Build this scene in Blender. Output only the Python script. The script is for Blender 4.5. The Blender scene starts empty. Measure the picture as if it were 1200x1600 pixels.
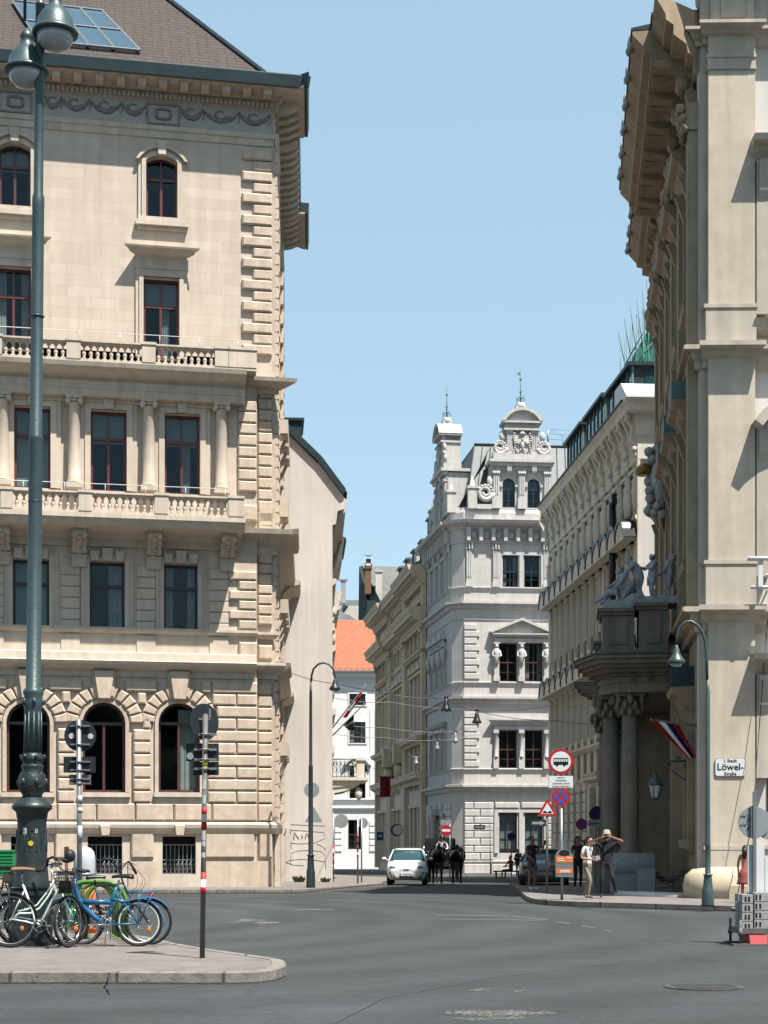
import bpy, bmesh, math, random
from mathutils import Vector, Matrix, noise
random.seed(7)
R = math.radians
sc = bpy.context.scene
COL = sc.collection
# ---------------------------------------------------------------- camera, sky, sun, exposure
FPX, HX, HY, CAMZ = 2600.0, 600.0, 1320.0, 1.5      # focal length / horizon measured on the 1200x1600 photograph
cd = bpy.data.cameras.new('camera'); cam = bpy.data.objects.new('camera', cd); COL.objects.link(cam)
cam.location = (0, 0, CAMZ); cam.rotation_euler = (R(90), 0, 0)
cd.sensor_fit = 'VERTICAL'; cd.sensor_height = 36; cd.sensor_width = 27; cd.lens = 36*FPX/1600
cd.shift_y = (HY-800)/1600; cd.clip_start = .2; cd.clip_end = 6000
sc.camera = cam
w = bpy.data.worlds.new('World'); sc.world = w; w.use_nodes = True
nt = w.node_tree; bg = nt.nodes['Background']
SUN = Vector((.323, -.36, 1)).normalized()
sky = nt.nodes.new('ShaderNodeTexSky'); sky.sky_type = 'NISHITA'; sky.sun_disc = False
sky.sun_elevation = math.asin(SUN.z); sky.sun_rotation = math.atan2(SUN.x, SUN.y)
sky.air_density = 1.0; sky.dust_density = 1.0; sky.ozone_density = 1.0; sky.altitude = 150
hz = nt.nodes.new('ShaderNodeMix'); hz.data_type = 'RGBA'; hz.inputs[0].default_value = .60; hz.inputs[7].default_value = (2.75, 4.0, 4.65, 1)   # summer haze evens the sky out
nt.links.new(sky.outputs[0], hz.inputs[6]); nt.links.new(hz.outputs[2], bg.inputs[0]); bg.inputs[1].default_value = .080
sl = bpy.data.lights.new('sun', 'SUN'); sl.energy = 5.0; sl.angle = R(.5); sl.color = (1, .955, .89)
so = bpy.data.objects.new('sun', sl); COL.objects.link(so)
so.rotation_euler = SUN.to_track_quat('Z', 'Y').to_euler(); so.location = (0, 0, 60)
vs = sc.view_settings; vs.view_transform = 'Standard'; vs.look = 'None'; vs.exposure = 1.27; vs.gamma = 1; vs.use_curve_mapping = False
sc.render.resolution_x = 768; sc.render.resolution_y = 1024

# ---------------------------------------------------------------- materials
def srgb(h):
    c = [int(h[i:i+2], 16)/255 for i in (0, 2, 4)]
    return tuple(v/12.92 if v <= .04045 else ((v+.055)/1.055)**2.4 for v in c)
ALB = .635
def mat(name, col, col2=None, scale=3.0, rough=.8, metal=0, bump=0, bscale=30, streak=0, brick=None, spec=.3, coat=0, joint=.75, mortar=.012, det=6):
    col = tuple(c*ALB for c in col); col2 = tuple(c*ALB for c in col2) if col2 else None
    m = bpy.data.materials.new(name); m.use_nodes = True; t = m.node_tree; N = t.nodes; Lk = t.links.new
    b = N['Principled BSDF']; b.inputs['Roughness'].default_value = rough; b.inputs['Metallic'].default_value = metal
    b.inputs['Specular IOR Level'].default_value = spec; b.inputs['Coat Weight'].default_value = coat
    if col2 is None: col2 = tuple(c*.86 for c in col)
    tc = N.new('ShaderNodeTexCoord'); co = tc.outputs['Object']
    n1 = N.new('ShaderNodeTexNoise'); n1.inputs['Scale'].default_value = scale; n1.inputs['Detail'].default_value = det; n1.inputs['Roughness'].default_value = .62
    Lk(co, n1.inputs['Vector'])
    rp = N.new('ShaderNodeValToRGB'); rp.color_ramp.elements[0].position = .32; rp.color_ramp.elements[1].position = .68
    rp.color_ramp.elements[0].color = (*col2, 1); rp.color_ramp.elements[1].color = (*col, 1)
    Lk(n1.outputs[0], rp.inputs[0]); cur = rp.outputs[0]; hgt = None
    if streak:
        mp = N.new('ShaderNodeMapping'); mp.inputs['Scale'].default_value = (2.2, 2.2, .16); Lk(co, mp.inputs[0])
        n2 = N.new('ShaderNodeTexNoise'); n2.inputs['Scale'].default_value = 1.6; n2.inputs['Detail'].default_value = 5; Lk(mp.outputs[0], n2.inputs['Vector'])
        r2 = N.new('ShaderNodeMapRange'); r2.inputs[1].default_value = .35; r2.inputs[2].default_value = .7; r2.inputs[3].default_value = 1-streak; r2.inputs[4].default_value = 1.03
        Lk(n2.outputs[0], r2.inputs[0])
        mx = N.new('ShaderNodeMix'); mx.data_type = 'RGBA'; mx.blend_type = 'MULTIPLY'; mx.inputs[0].default_value = 1
        Lk(cur, mx.inputs[6]); Lk(r2.outputs[0], mx.inputs[7]); cur = mx.outputs[2]
    if brick:
        sp = N.new('ShaderNodeSeparateXYZ'); cb = N.new('ShaderNodeCombineXYZ'); Lk(co, sp.inputs[0])
        if len(brick) > 2: Lk(sp.outputs[0], cb.inputs[0]); Lk(sp.outputs[1], cb.inputs[1])
        else: Lk(sp.outputs[0], cb.inputs[0]); Lk(sp.outputs[2], cb.inputs[1])
        bt = N.new('ShaderNodeTexBrick'); bt.inputs['Scale'].default_value = 1; bt.inputs['Brick Width'].default_value = brick[0]; bt.inputs['Row Height'].default_value = brick[1]
        bt.inputs['Mortar Size'].default_value = mortar; bt.inputs['Mortar Smooth'].default_value = .2
        bt.inputs['Color1'].default_value = (1, 1, 1, 1); bt.inputs['Color2'].default_value = (.90, .885, .86, 1); bt.inputs['Mortar'].default_value = (joint, joint*.98, joint*.95, 1)
        Lk(cb.outputs[0], bt.inputs['Vector'])
        mx = N.new('ShaderNodeMix'); mx.data_type = 'RGBA'; mx.blend_type = 'MULTIPLY'; mx.inputs[0].default_value = 1
        Lk(cur, mx.inputs[6]); Lk(bt.outputs[0], mx.inputs[7]); cur = mx.outputs[2]
        hgt = bt.outputs['Fac']
    Lk(cur, b.inputs['Base Color'])
    if bump or hgt:
        bp = N.new('ShaderNodeBump'); bp.inputs['Distance'].default_value = .02; bp.inputs['Strength'].default_value = bump or .3
        n3 = N.new('ShaderNodeTexNoise'); n3.inputs['Scale'].default_value = bscale; n3.inputs['Detail'].default_value = 4; Lk(co, n3.inputs['Vector'])
        if hgt:
            sb = N.new('ShaderNodeMath'); sb.operation = 'SUBTRACT'; Lk(n3.outputs[0], sb.inputs[0]); Lk(hgt, sb.inputs[1]); Lk(sb.outputs[0], bp.inputs['Height'])
        else: Lk(n3.outputs[0], bp.inputs['Height'])
        Lk(bp.outputs[0], b.inputs['Normal'])
    return m
def glassmat(name, tint=(.02, .03, .035), refl=.5, wob=.02):
    m = bpy.data.materials.new(name); m.use_nodes = True; t = m.node_tree; N = t.nodes; Lk = t.links.new
    for n in list(N):
        if n.type != 'OUTPUT_MATERIAL': N.remove(n)
    out = [n for n in N if n.type == 'OUTPUT_MATERIAL'][0]
    g = N.new('ShaderNodeBsdfGlossy'); g.inputs['Roughness'].default_value = .03; g.inputs['Color'].default_value = (.75, .9, .95, 1)
    tr = N.new('ShaderNodeBsdfTransparent'); tr.inputs['Color'].default_value = (.62, .68, .68, 1)
    fr = N.new('ShaderNodeFresnel'); fr.inputs['IOR'].default_value = 1.55
    ml = N.new('ShaderNodeMath'); ml.operation = 'MULTIPLY_ADD'; ml.inputs[1].default_value = .7; ml.inputs[2].default_value = (refl-.5)*.16; ml.use_clamp = True
    Lk(fr.outputs[0], ml.inputs[0])
    mx = N.new('ShaderNodeMixShader'); Lk(ml.outputs[0], mx.inputs[0]); Lk(tr.outputs[0], mx.inputs[1]); Lk(g.outputs[0], mx.inputs[2])
    tc = N.new('ShaderNodeTexCoord'); n = N.new('ShaderNodeTexNoise'); n.inputs['Scale'].default_value = 1.3; Lk(tc.outputs['Object'], n.inputs['Vector'])
    bp = N.new('ShaderNodeBump'); bp.inputs['Strength'].default_value = .1; bp.inputs['Distance'].default_value = wob; Lk(n.outputs[0], bp.inputs['Height']); Lk(bp.outputs[0], g.inputs['Normal'])
    Lk(mx.outputs[0], out.inputs[0])
    return m
M = {}
M['lb_wall'] = mat('warm_limestone', (.80, .675, .555), (.72, .60, .49), 1.3, .85, bump=.12, bscale=40, streak=.1, brick=(1.15, .36), joint=.84, mortar=.010)
M['lb_stone'] = mat('warm_dressed_stone', (.78, .64, .50), (.62, .49, .375), 3.5, .85, bump=.45, bscale=28, streak=.13)
M['lb_trim'] = mat('warm_trim_stone', (.79, .675, .55), (.68, .57, .455), 2.5, .8, bump=.1, streak=.16)
M['lb_frieze'] = mat('grey_frieze_stucco', (.56, .52, .47), (.47, .44, .40), 4, .85, bump=.1)
M['plaster'] = mat('pale_plaster', (.78, .72, .655), (.71, .655, .595), .7, .9, bump=.08, bscale=20, streak=.12)
M['white_stucco'] = mat('white_stucco', (.73, .695, .66), (.66, .63, .60), 1.1, .85, bump=.08, streak=.12, brick=(9, .42), joint=.86, mortar=.009)
M['white_trim'] = mat('white_trim', (.72, .685, .65), (.60, .57, .54), 2.5, .8, bump=.1, streak=.15)
M['yellow_stucco'] = mat('yellow_stucco', (.88, .72, .60), (.76, .62, .52), 1.1, .85, bump=.08, streak=.15)
M['yellow_trim'] = mat('yellow_trim', (.88, .68, .48), (.75, .58, .41), 2, .85, bump=.08, streak=.15)
M['cream'] = mat('cream_stucco', (.90, .85, .74), (.82, .77, .66), 1.0, .85, bump=.08, streak=.12)
M['cream_trim'] = mat('cream_trim', (.90, .84, .71), (.76, .70, .59), 2.2, .85, bump=.1, streak=.16)
M['pal_wall'] = mat('greyed_cream_render', (.70, .605, .48), (.57, .49, .385), 1.6, .9, bump=.12, bscale=30, streak=.13)
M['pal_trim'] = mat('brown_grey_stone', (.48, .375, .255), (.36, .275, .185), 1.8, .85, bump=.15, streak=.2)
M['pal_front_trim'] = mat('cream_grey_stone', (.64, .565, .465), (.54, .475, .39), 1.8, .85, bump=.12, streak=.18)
M['pal_pale'] = mat('pale_render', (.74, .71, .66), (.68, .65, .6), .9, .9, streak=.1)
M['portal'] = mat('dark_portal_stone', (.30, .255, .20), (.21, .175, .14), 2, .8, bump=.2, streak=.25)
M['statue'] = mat('weathered_marble', (.56, .56, .56), (.30, .31, .32), 6, .75, bump=.3, bscale=25)
M['endwhite'] = mat('bright_white_render', (1.0, .99, .96), (.94, .93, .90), 1, .9, streak=.06)
M['concrete'] = mat('concrete', (.42, .42, .41), (.33, .33, .32), 6, .9, bump=.3)
M['stone_grey'] = mat('grey_granite', (.34, .345, .35), (.25, .255, .26), 9, .8, bump=.2)
M['red_wood'] = mat('oxblood_window_paint', (.15, .034, .03), (.11, .024, .022), 5, .4, spec=.5)
M['brown_wood'] = mat('dark_brown_window_paint', (.10, .04, .034), (.07, .028, .024), 5, .4, spec=.5)
M['black_wood'] = mat('black_window_paint', (.022, .022, .024), None, 5, .4, spec=.5)
M['navy_wood'] = mat('deep_blue_window_paint', (.012, .03, .045), None, 5, .4, spec=.5)
M['white_wood'] = mat('grey_white_window_paint', (.42, .44, .42), None, 5, .5)
M['room'] = mat('unlit_room', (.018, .017, .016), (.008, .008, .008), .8, .9)
M['curtain'] = mat('net_curtain', (.62, .64, .62), (.5, .52, .5), 3, .9)
M['blind'] = mat('roller_blind', (.45, .53, .54), (.40, .47, .48), 2, .9)
M['glass'] = glassmat('window_glass')
M['skyglass'] = glassmat('skylight_glass', refl=3.5)
M['copper'] = mat('dark_copper_flashing', (.04, .065, .072), (.028, .046, .052), 3, .45, metal=.3, bump=.05)
M['verdigris'] = mat('verdigris_copper', (.17, .27, .25), (.12, .20, .19), 3, .6, bump=.05, streak=.15)
M['zinc'] = mat('zinc_roof_sheet', (.14, .16, .16), (.10, .12, .12), 1.5, .5, metal=.15, bump=.05, streak=.12)
M['whitezinc'] = mat('bright_flashing', (.75, .78, .79), None, 3, .4)
M['shingle'] = mat('brown_roof_shingle', (.10, .078, .07), (.07, .055, .05), 4, .85, brick=(.62, .16), joint=.45, mortar=.016, bump=.5)
M['clay'] = mat('orange_clay_tile', (.60, .19, .10), (.46, .13, .07), 3, .8, brick=(.22, .2), joint=.62, mortar=.016, bump=.4)
M['slate'] = mat('grey_slate', (.23, .24, .23), (.16, .165, .16), 2, .8, brick=(.5, .28), joint=.55, mortar=.02, bump=.3)
M['darksheet'] = mat('dark_green_sheet', (.035, .055, .055), (.025, .042, .042), 1.5, .55)
M['lamp_green'] = mat('grey_green_cast_iron', (.055, .095, .098), (.040, .072, .075), 5, .42, metal=.2, bump=.15, bscale=25, spec=.5)
M['lamp_dark'] = mat('dark_cast_iron', (.026, .040, .042), (.017, .027, .029), 6, .45, metal=.2, bump=.25, bscale=18, spec=.5)
M['opal'] = mat('opal_glass', (.50, .53, .52), (.42, .45, .44), 3, .2, spec=.6)
M['galv'] = mat('galvanised_steel', (.36, .38, .39), (.27, .29, .30), 12, .42, metal=.6)
M['pole_grey'] = mat('weathered_grey_pole', (.16, .155, .145), (.11, .105, .10), 9, .6)
M['black'] = mat('black_metal', (.012, .012, .014), None, 6, .4, spec=.5)
M['plate_back'] = mat('dark_sign_back', (.022, .028, .034), (.017, .022, .027), 4, .5)
M['plate_grey'] = mat('grey_sign_back', (.36, .40, .41), (.31, .35, .36), 4, .45, metal=.2)
M['white'] = mat('white_paint', (.78, .79, .78), (.72, .73, .72), 4, .4, spec=.5)
M['sticker'] = mat('scuffed_sticker', (.65, .66, .66), (.4, .42, .42), 14, .6)
M['red'] = mat('sign_red', (.50, .018, .025), (.43, .015, .02), 4, .45)
M['blue'] = mat('sign_blue', (.02, .11, .42), None, 4, .45)
M['yellow'] = mat('sign_yellow', (.80, .60, .02), None, 4, .45)
M['orange'] = mat('orange_vinyl', (.85, .22, .03), None, 4, .45)
M['gold'] = mat('dull_gilding', (.40, .23, .06), (.26, .14, .035), 7, .4, metal=.5)
M['wire'] = mat('steel_cable', (.30, .30, .29), None, 5, .5)
M['wiredark'] = mat('dark_cable', (.05, .05, .05), None, 5, .5)
M['asphalt'] = None
M['pave'] = mat('pale_asphalt_pavement', (.27, .24, .22), (.19, .168, .155), 2.4, .92, bump=.8, bscale=90, det=12)
M['kerb'] = mat('granite_kerb', (.33, .30, .27), (.17, .15, .13), 6, .85, bump=.3, brick=(1.15, 7), joint=.35, mortar=.02)
M['leaf'] = mat('weed_leaf', (.06, .11, .03), (.04, .08, .02), 8, .7)
M['skin'] = mat('skin', (.50, .28, .19), (.44, .24, .16), 6, .55)
M['skin2'] = mat('tanned_skin', (.34, .18, .12), (.29, .15, .10), 6, .55)
M['hair'] = mat('dark_hair', (.022, .014, .010), None, 20, .5)
M['net'] = mat('green_debris_netting', (.07, .36, .26), (.04, .26, .20), 6, .8)
M['rubber'] = mat('black_rubber', (.018, .018, .018), None, 10, .75)
M['chrome'] = mat('polished_steel', (.6, .61, .62), None, 5, .22, metal=1)
M['carglass'] = mat('tinted_windscreen', (.02, .075, .085), (.012, .045, .05), 1, .08, spec=.35)
M['carwhite'] = mat('white_car_paint', (.78, .79, .78), (.76, .77, .76), 1, .25, spec=.5, coat=.8)
M['cardark'] = mat('dark_blue_car_paint', (.018, .028, .036), None, 1, .22, spec=.5, coat=.8)
M['headlight'] = mat('headlamp_lens', (.32, .34, .36), (.12, .13, .14), 9, .1, spec=.8, coat=1)
M['mint'] = mat('pale_mint_bicycle_paint', (.95, 1.08, .98), None, 3, .3, coat=.5)
M['bikeblue'] = mat('blue_bicycle_paint', (.012, .13, .27), (.010, .11, .24), 3, .35, coat=.4)
M['rackgreen'] = mat('green_bike_stand_paint', (.12, .26, .055), (.10, .21, .045), 6, .45)
M['boxgreen'] = mat('green_plastic', (.02, .30, .10), None, 5, .5)
M['darkgreen'] = mat('dark_green_paint', (.02, .05, .045), None, 5, .5)
M['horse'] = mat('dark_bay_coat', (.018, .012, .010), (.012, .008, .007), 6, .45)
M['horse2'] = mat('black_coat', (.010, .010, .011), None, 6, .45)
M['tan'] = mat('tan_leather', (.22, .12, .06), None, 6, .6)

# asphalt of the crossing: worn tracks, patches and fine aggregate
def asphalt():
    m = bpy.data.materials.new('worn_asphalt'); m.use_nodes = True; t = m.node_tree; N = t.nodes; Lk = t.links.new
    b = N['Principled BSDF']; b.inputs['Roughness'].default_value = .82; b.inputs['Specular IOR Level'].default_value = .3
    g = N.new('ShaderNodeNewGeometry')
    def nz(s, sx=1, sy=1, d=5, dist=0):
        mp = N.new('ShaderNodeMapping'); mp.inputs['Scale'].default_value = (sx, sy, 1); Lk(g.outputs['Position'], mp.inputs[0])
        n = N.new('ShaderNodeTexNoise'); n.inputs['Scale'].default_value = s; n.inputs['Detail'].default_value = d; n.inputs['Distortion'].default_value = dist; Lk(mp.outputs[0], n.inputs['Vector']); return n.outputs[0]
    def rng(i, a, b_, c, d):
        r = N.new('ShaderNodeMapRange'); r.inputs[1].default_value = a; r.inputs[2].default_value = b_; r.inputs[3].default_value = c; r.inputs[4].default_value = d; Lk(i, r.inputs[0]); return r.outputs[0]
    def mul(a, c):
        n = N.new('ShaderNodeMath'); n.operation = 'MULTIPLY'; Lk(a, n.inputs[0]); Lk(c, n.inputs[1]); return n.outputs[0]
    v = mul(rng(nz(.22, 1, .35, 4, 1.2), .3, .7, .76, 1.2), rng(nz(1.3, .5, 1.6, 5, .6), .3, .7, .9, 1.1))
    v = mul(v, rng(nz(60, 1, 1, 3), .25, .75, .6, 1.4)); v = mul(v, rng(nz(28, 1, 1, 3), .3, .7, .72, 1.28)); v = mul(v, rng(nz(9, 1, 1, 5), .3, .7, .88, 1.14)); v = mul(v, rng(nz(.9, .5, 2.5, 6, 2.0), .35, .65, .93, 1.06))
    vo = N.new('ShaderNodeTexVoronoi'); vo.feature = 'DISTANCE_TO_EDGE'; vo.inputs['Scale'].default_value = .17; cm = N.new('ShaderNodeVectorMath'); cm.operation = 'MULTIPLY_ADD'; cm.inputs[1].default_value = (1.6, 1.6, 0)
    cn_ = N.new('ShaderNodeTexNoise'); cn_.inputs['Scale'].default_value = .8; cn_.inputs['Detail'].default_value = 6; Lk(g.outputs['Position'], cn_.inputs['Vector']); Lk(cn_.outputs['Color'], cm.inputs[0]); Lk(g.outputs['Position'], cm.inputs[2]); Lk(cm.outputs[0], vo.inputs['Vector'])
    v = mul(v, rng(vo.outputs['Distance'], .0, .006, .72, 1.0))
    v = mul(v, rng(nz(7, .12, 3.0, 3), .3, .75, .96, 1.05))
    # curved tyre tracks
    wv = N.new('ShaderNodeTexWave'); wv.wave_type = 'RINGS'; wv.rings_direction = 'SPHERICAL'; wv.inputs['Scale'].default_value = .16; wv.inputs['Distortion'].default_value = 1.6; wv.inputs['Detail'].default_value = 3
    mp = N.new('ShaderNodeMapping'); mp.inputs['Location'].default_value = (16, -34, 0); Lk(g.outputs['Position'], mp.inputs[0]); Lk(mp.outputs[0], wv.inputs['Vector'])
    v = mul(v, rng(wv.outputs['Fac'], 0, 1, .87, 1.1))
    c = N.new('ShaderNodeMix'); c.data_type = 'RGBA'; c.inputs[6].default_value = (0, 0, 0, 1); c.inputs[7].default_value = (.031, .0345, .0355, 1); Lk(v, c.inputs[0]); c.clamp_factor = False
    Lk(c.outputs[2], b.inputs['Base Color'])
    bp = N.new('ShaderNodeBump'); bp.inputs['Strength'].default_value = .6; bp.inputs['Distance'].default_value = .006; Lk(nz(90, 1, 1, 3), bp.inputs['Height']); Lk(bp.outputs[0], b.inputs['Normal'])
    return m
M['asphalt'] = asphalt()
M['patch'] = mat('bleached_asphalt_patch', (.16, .158, .15), (.085, .087, .085), 8, .9, bump=.5, bscale=90)
def speckle():                                        # worn aggregate showing through: patchy, soft-edged
    m = bpy.data.materials.new('exposed_aggregate'); m.use_nodes = True; t = m.node_tree; N = t.nodes; Lk = t.links.new; b = N['Principled BSDF']; b.inputs['Base Color'].default_value = (.115, .11, .10, 1); b.inputs['Roughness'].default_value = .9
    g = N.new('ShaderNodeTexCoord'); a = N.new('ShaderNodeTexNoise'); a.inputs['Scale'].default_value = 22; a.inputs['Detail'].default_value = 4; Lk(g.outputs['Object'], a.inputs['Vector'])
    c = N.new('ShaderNodeTexNoise'); c.inputs['Scale'].default_value = 1.6; c.inputs['Detail'].default_value = 4; Lk(g.outputs['Object'], c.inputs['Vector'])
    ad = N.new('ShaderNodeMath'); ad.operation = 'ADD'; Lk(a.outputs[0], ad.inputs[0]); Lk(c.outputs[0], ad.inputs[1]); r = N.new('ShaderNodeMapRange'); r.inputs[1].default_value = 1.0; r.inputs[2].default_value = 1.14; Lk(ad.outputs[0], r.inputs[0])
    tr = N.new('ShaderNodeBsdfTransparent'); mx = N.new('ShaderNodeMixShader'); Lk(r.outputs[0], mx.inputs[0]); Lk(tr.outputs[0], mx.inputs[1]); Lk(b.outputs[0], mx.inputs[2]); Lk(mx.outputs[0], [n for n in N if n.type == 'OUTPUT_MATERIAL'][0].inputs[0]); return m
M['patch'] = speckle()
M['line'] = mat('worn_road_paint', (.14, .14, .135), (.06, .063, .063), 7, .8)

# ---------------------------------------------------------------- geometry helpers
def P(px, py, Y): return Vector(((px-HX)*Y/FPX, Y, CAMZ+(HY-py)*Y/FPX))
def gz(Y): return -.008*max(0, Y-50)
def gY(py, z=0.0):                       # depth of a ground point seen at row py
    Y = (CAMZ-z)*FPX/(py-HY)
    if Y > 50: Y = (CAMZ-z-.4)*FPX/((py-HY)-.008*FPX)
    return Y
def G(px, py, z=0.0):
    Y = gY(py, z); return Vector(((px-HX)*Y/FPX, Y, gz(Y)+z))
class MB:
    def __init__(s): s.v = []; s.f = []; s.mi = 0; s.fm = []; s.fs = []; s.T = None; s.sm = False
    def add(s, vs, fs, sm=None):
        b = len(s.v)
        if s.T is not None: vs = [s.T @ Vector(q) for q in vs]
        s.v += [tuple(q) for q in vs]
        for f in fs: s.f.append([b+i for i in f]); s.fm.append(s.mi); s.fs.append(s.sm if sm is None else sm)
    def box(s, x0, x1, y0, y1, z0, z1):
        if x0 > x1: x0, x1 = x1, x0
        if y0 > y1: y0, y1 = y1, y0
        if z0 > z1: z0, z1 = z1, z0
        s.add([(x0,y0,z0),(x1,y0,z0),(x1,y1,z0),(x0,y1,z0),(x0,y0,z1),(x1,y0,z1),(x1,y1,z1),(x0,y1,z1)],
              [(0,3,2,1),(4,5,6,7),(0,1,5,4),(1,2,6,5),(2,3,7,6),(3,0,4,7)], False)
    def cbox(s, c, sx, sy, sz): s.box(c[0]-sx/2, c[0]+sx/2, c[1]-sy/2, c[1]+sy/2, c[2]-sz/2, c[2]+sz/2)
    def frus(s, x0, x1, z0, z1, d0, d1, bv):          # pillowed block standing out from the wall (outward = -y)
        if x0 > x1: x0, x1 = x1, x0
        if z0 > z1: z0, z1 = z1, z0
        b = min(bv, (x1-x0)*.4, (z1-z0)*.4)
        s.add([(x0,-d0,z0),(x1,-d0,z0),(x1,-d0,z1),(x0,-d0,z1),(x0,-(d1-b),z0),(x1,-(d1-b),z0),(x1,-(d1-b),z1),(x0,-(d1-b),z1),
               (x0+b,-d1,z0+b),(x1-b,-d1,z0+b),(x1-b,-d1,z1-b),(x0+b,-d1,z1-b)],
              [(0,1,5,4),(1,2,6,5),(2,3,7,6),(3,0,4,7),(4,5,9,8),(5,6,10,9),(6,7,11,10),(7,4,8,11),(8,9,10,11)], False)
    def pill(s, pts, d0, d1, bv):                     # the same on any convex outline (counter-clockwise seen from outside)
        n = len(pts); cx = sum(p[0] for p in pts)/n; cz = sum(p[1] for p in pts)/n
        ins = []
        for x, z in pts:
            L = math.hypot(x-cx, z-cz) or 1; k = 1-bv*1.3/L; ins.append((cx+(x-cx)*k, cz+(z-cz)*k))
        vs = [(x,-d0,z) for x, z in pts]+[(x,-(d1-bv),z) for x, z in pts]+[(x,-d1,z) for x, z in ins]
        fs = []
        for i in range(n):
            j = (i+1) % n; fs += [(i,j,n+j,n+i),(n+i,n+j,2*n+j,2*n+i)]
        s.add(vs, fs+[tuple(range(2*n, 3*n))], False)
    def mold(s, prof, x0, x1, ml=0, mr=0, caps=True):  # profile of (projection, z); ml / mr mitre the ends with the projection
        n = len(prof); vs = [(x0-ml*d, -d, z) for d, z in prof]+[(x1+mr*d, -d, z) for d, z in prof]
        fs = [(i, n+i, n+i+1, i+1) for i in range(n-1)]
        if caps: fs += [tuple(range(n)), tuple(range(2*n-1, n-1, -1))]
        s.add(vs, fs, False)
    def ext(s, pts, y0, y1):                          # outline in (x,z) extruded in depth
        n = len(pts); s.add([(x,y0,z) for x, z in pts]+[(x,y1,z) for x, z in pts],
            [tuple(range(n)), tuple(range(2*n-1, n-1, -1))]+[(i, n+i, n+(i+1)%n, (i+1)%n) for i in range(n)], False)
    def extx(s, pts, x0, x1):                         # outline in (y,z) extruded along x
        n = len(pts); s.add([(x0,y,z) for y, z in pts]+[(x1,y,z) for y, z in pts],
            [tuple(range(n)), tuple(range(2*n-1, n-1, -1))]+[(i, n+i, n+(i+1)%n, (i+1)%n) for i in range(n)], False)
    def lathe(s, prof, c=(0,0,0), n=12, ax='z', sm=True):
        vs = []
        for r, z in prof:
            for k in range(n):
                a = 2*math.pi*k/n; p = (r*math.cos(a), r*math.sin(a), z)
                if ax == 'x': p = (z, p[0], p[1])
                if ax == 'y': p = (p[0], z, p[1])
                vs.append((c[0]+p[0], c[1]+p[1], c[2]+p[2]))
        m = len(prof); fs = [(i*n+k, i*n+(k+1)%n, (i+1)*n+(k+1)%n, (i+1)*n+k) for i in range(m-1) for k in range(n)]
        s.add(vs, fs, sm); s.f.append([len(s.v)-m*n+k for k in range(n)][::-1]); s.fm.append(s.mi); s.fs.append(False)
        s.f.append([len(s.v)-n+k for k in range(n)]); s.fm.append(s.mi); s.fs.append(False)
    def tube(s, pts, r, n=8, closed=False, sm=True):
        pts = [Vector(p) for p in pts]; m = len(pts); rs = r if isinstance(r, (list, tuple)) else [r]*m; vs = []
        t0 = None
        for i, p in enumerate(pts):
            a = pts[(i-1) % m] if (closed or i > 0) else p; b = pts[(i+1) % m] if (closed or i < m-1) else p
            t = (b-a); t = t.normalized() if t.length > 1e-9 else Vector((0,0,1))
            if t0 is None:
                u = t.cross(Vector((0,0,1)) if abs(t.z) < .9 else Vector((1,0,0))).normalized()
            else: u = (u-t*u.dot(t)); u = u.normalized() if u.length > 1e-6 else t.orthogonal().normalized()
            t0 = t; v = t.cross(u)
            for k in range(n):
                q = 2*math.pi*k/n; vs.append(p+(u*math.cos(q)+v*math.sin(q))*rs[i])
        fs = [(i*n+k, i*n+(k+1)%n, ((i+1)%m)*n+(k+1)%n, ((i+1)%m)*n+k) for i in range(m if closed else m-1) for k in range(n)]
        if not closed: fs += [tuple(range(n-1, -1, -1)), tuple((m-1)*n+k for k in range(n))]
        s.add(vs, fs, sm)
    def ell(s, c, rx, ry, rz, n=10, m=7, z0=-1, z1=1, rug=0):
        vs = []; fs = []
        for i in range(m+1):
            t = math.asin(max(-1, min(1, z0+(z1-z0)*0)) ) if False else (-math.pi/2+math.pi*i/m)
            for k in range(n):
                a = 2*math.pi*k/n; q = 1+(rug*(random.random()-.5) if rug else 0)
                vs.append((c[0]+rx*q*math.cos(t)*math.cos(a), c[1]+ry*q*math.cos(t)*math.sin(a), c[2]+rz*q*math.sin(t)))
        for i in range(m):
            for k in range(n): fs.append((i*n+k, i*n+(k+1)%n, (i+1)*n+(k+1)%n, (i+1)*n+k))
        s.add(vs, fs, True)
    def quad(s, a, b, c, d): s.add([a, b, c, d], [(0,1,2,3)], False)
    def build(s, name, mats, parent=None, fr=None, loc=None, fix=True):
        if not isinstance(mats, (list, tuple)): mats = [mats]
        if loc is not None: s.v = [(a-loc[0], b-loc[1], c-loc[2]) for a, b, c in s.v]
        me = bpy.data.meshes.new(name); me.from_pydata(s.v, [], s.f)
        for m in mats: me.materials.append(M[m] if isinstance(m, str) else m)
        me.polygons.foreach_set('material_index', s.fm); me.polygons.foreach_set('use_smooth', s.fs)
        if fix:
            bm = bmesh.new(); bm.from_mesh(me); bmesh.ops.remove_doubles(bm, verts=bm.verts, dist=1e-5)
            bmesh.ops.recalc_face_normals(bm, faces=bm.faces); bm.to_mesh(me); bm.free()
        me.update()
        o = bpy.data.objects.new(name, me); COL.objects.link(o)
        if parent is not None: o.parent = parent
        if fr is not None:
            o.matrix_basis = W[parent.name].inverted() @ fr.M if parent is not None else fr.M
            W[o.name] = fr.M.copy()
        elif loc is not None: o.location = loc; W[o.name] = Matrix.Translation(Vector(loc))
        elif parent is not None and parent.name in W: W[o.name] = W[parent.name].copy()
        return o
W = {}                                                # world matrices of the thing roots
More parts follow.
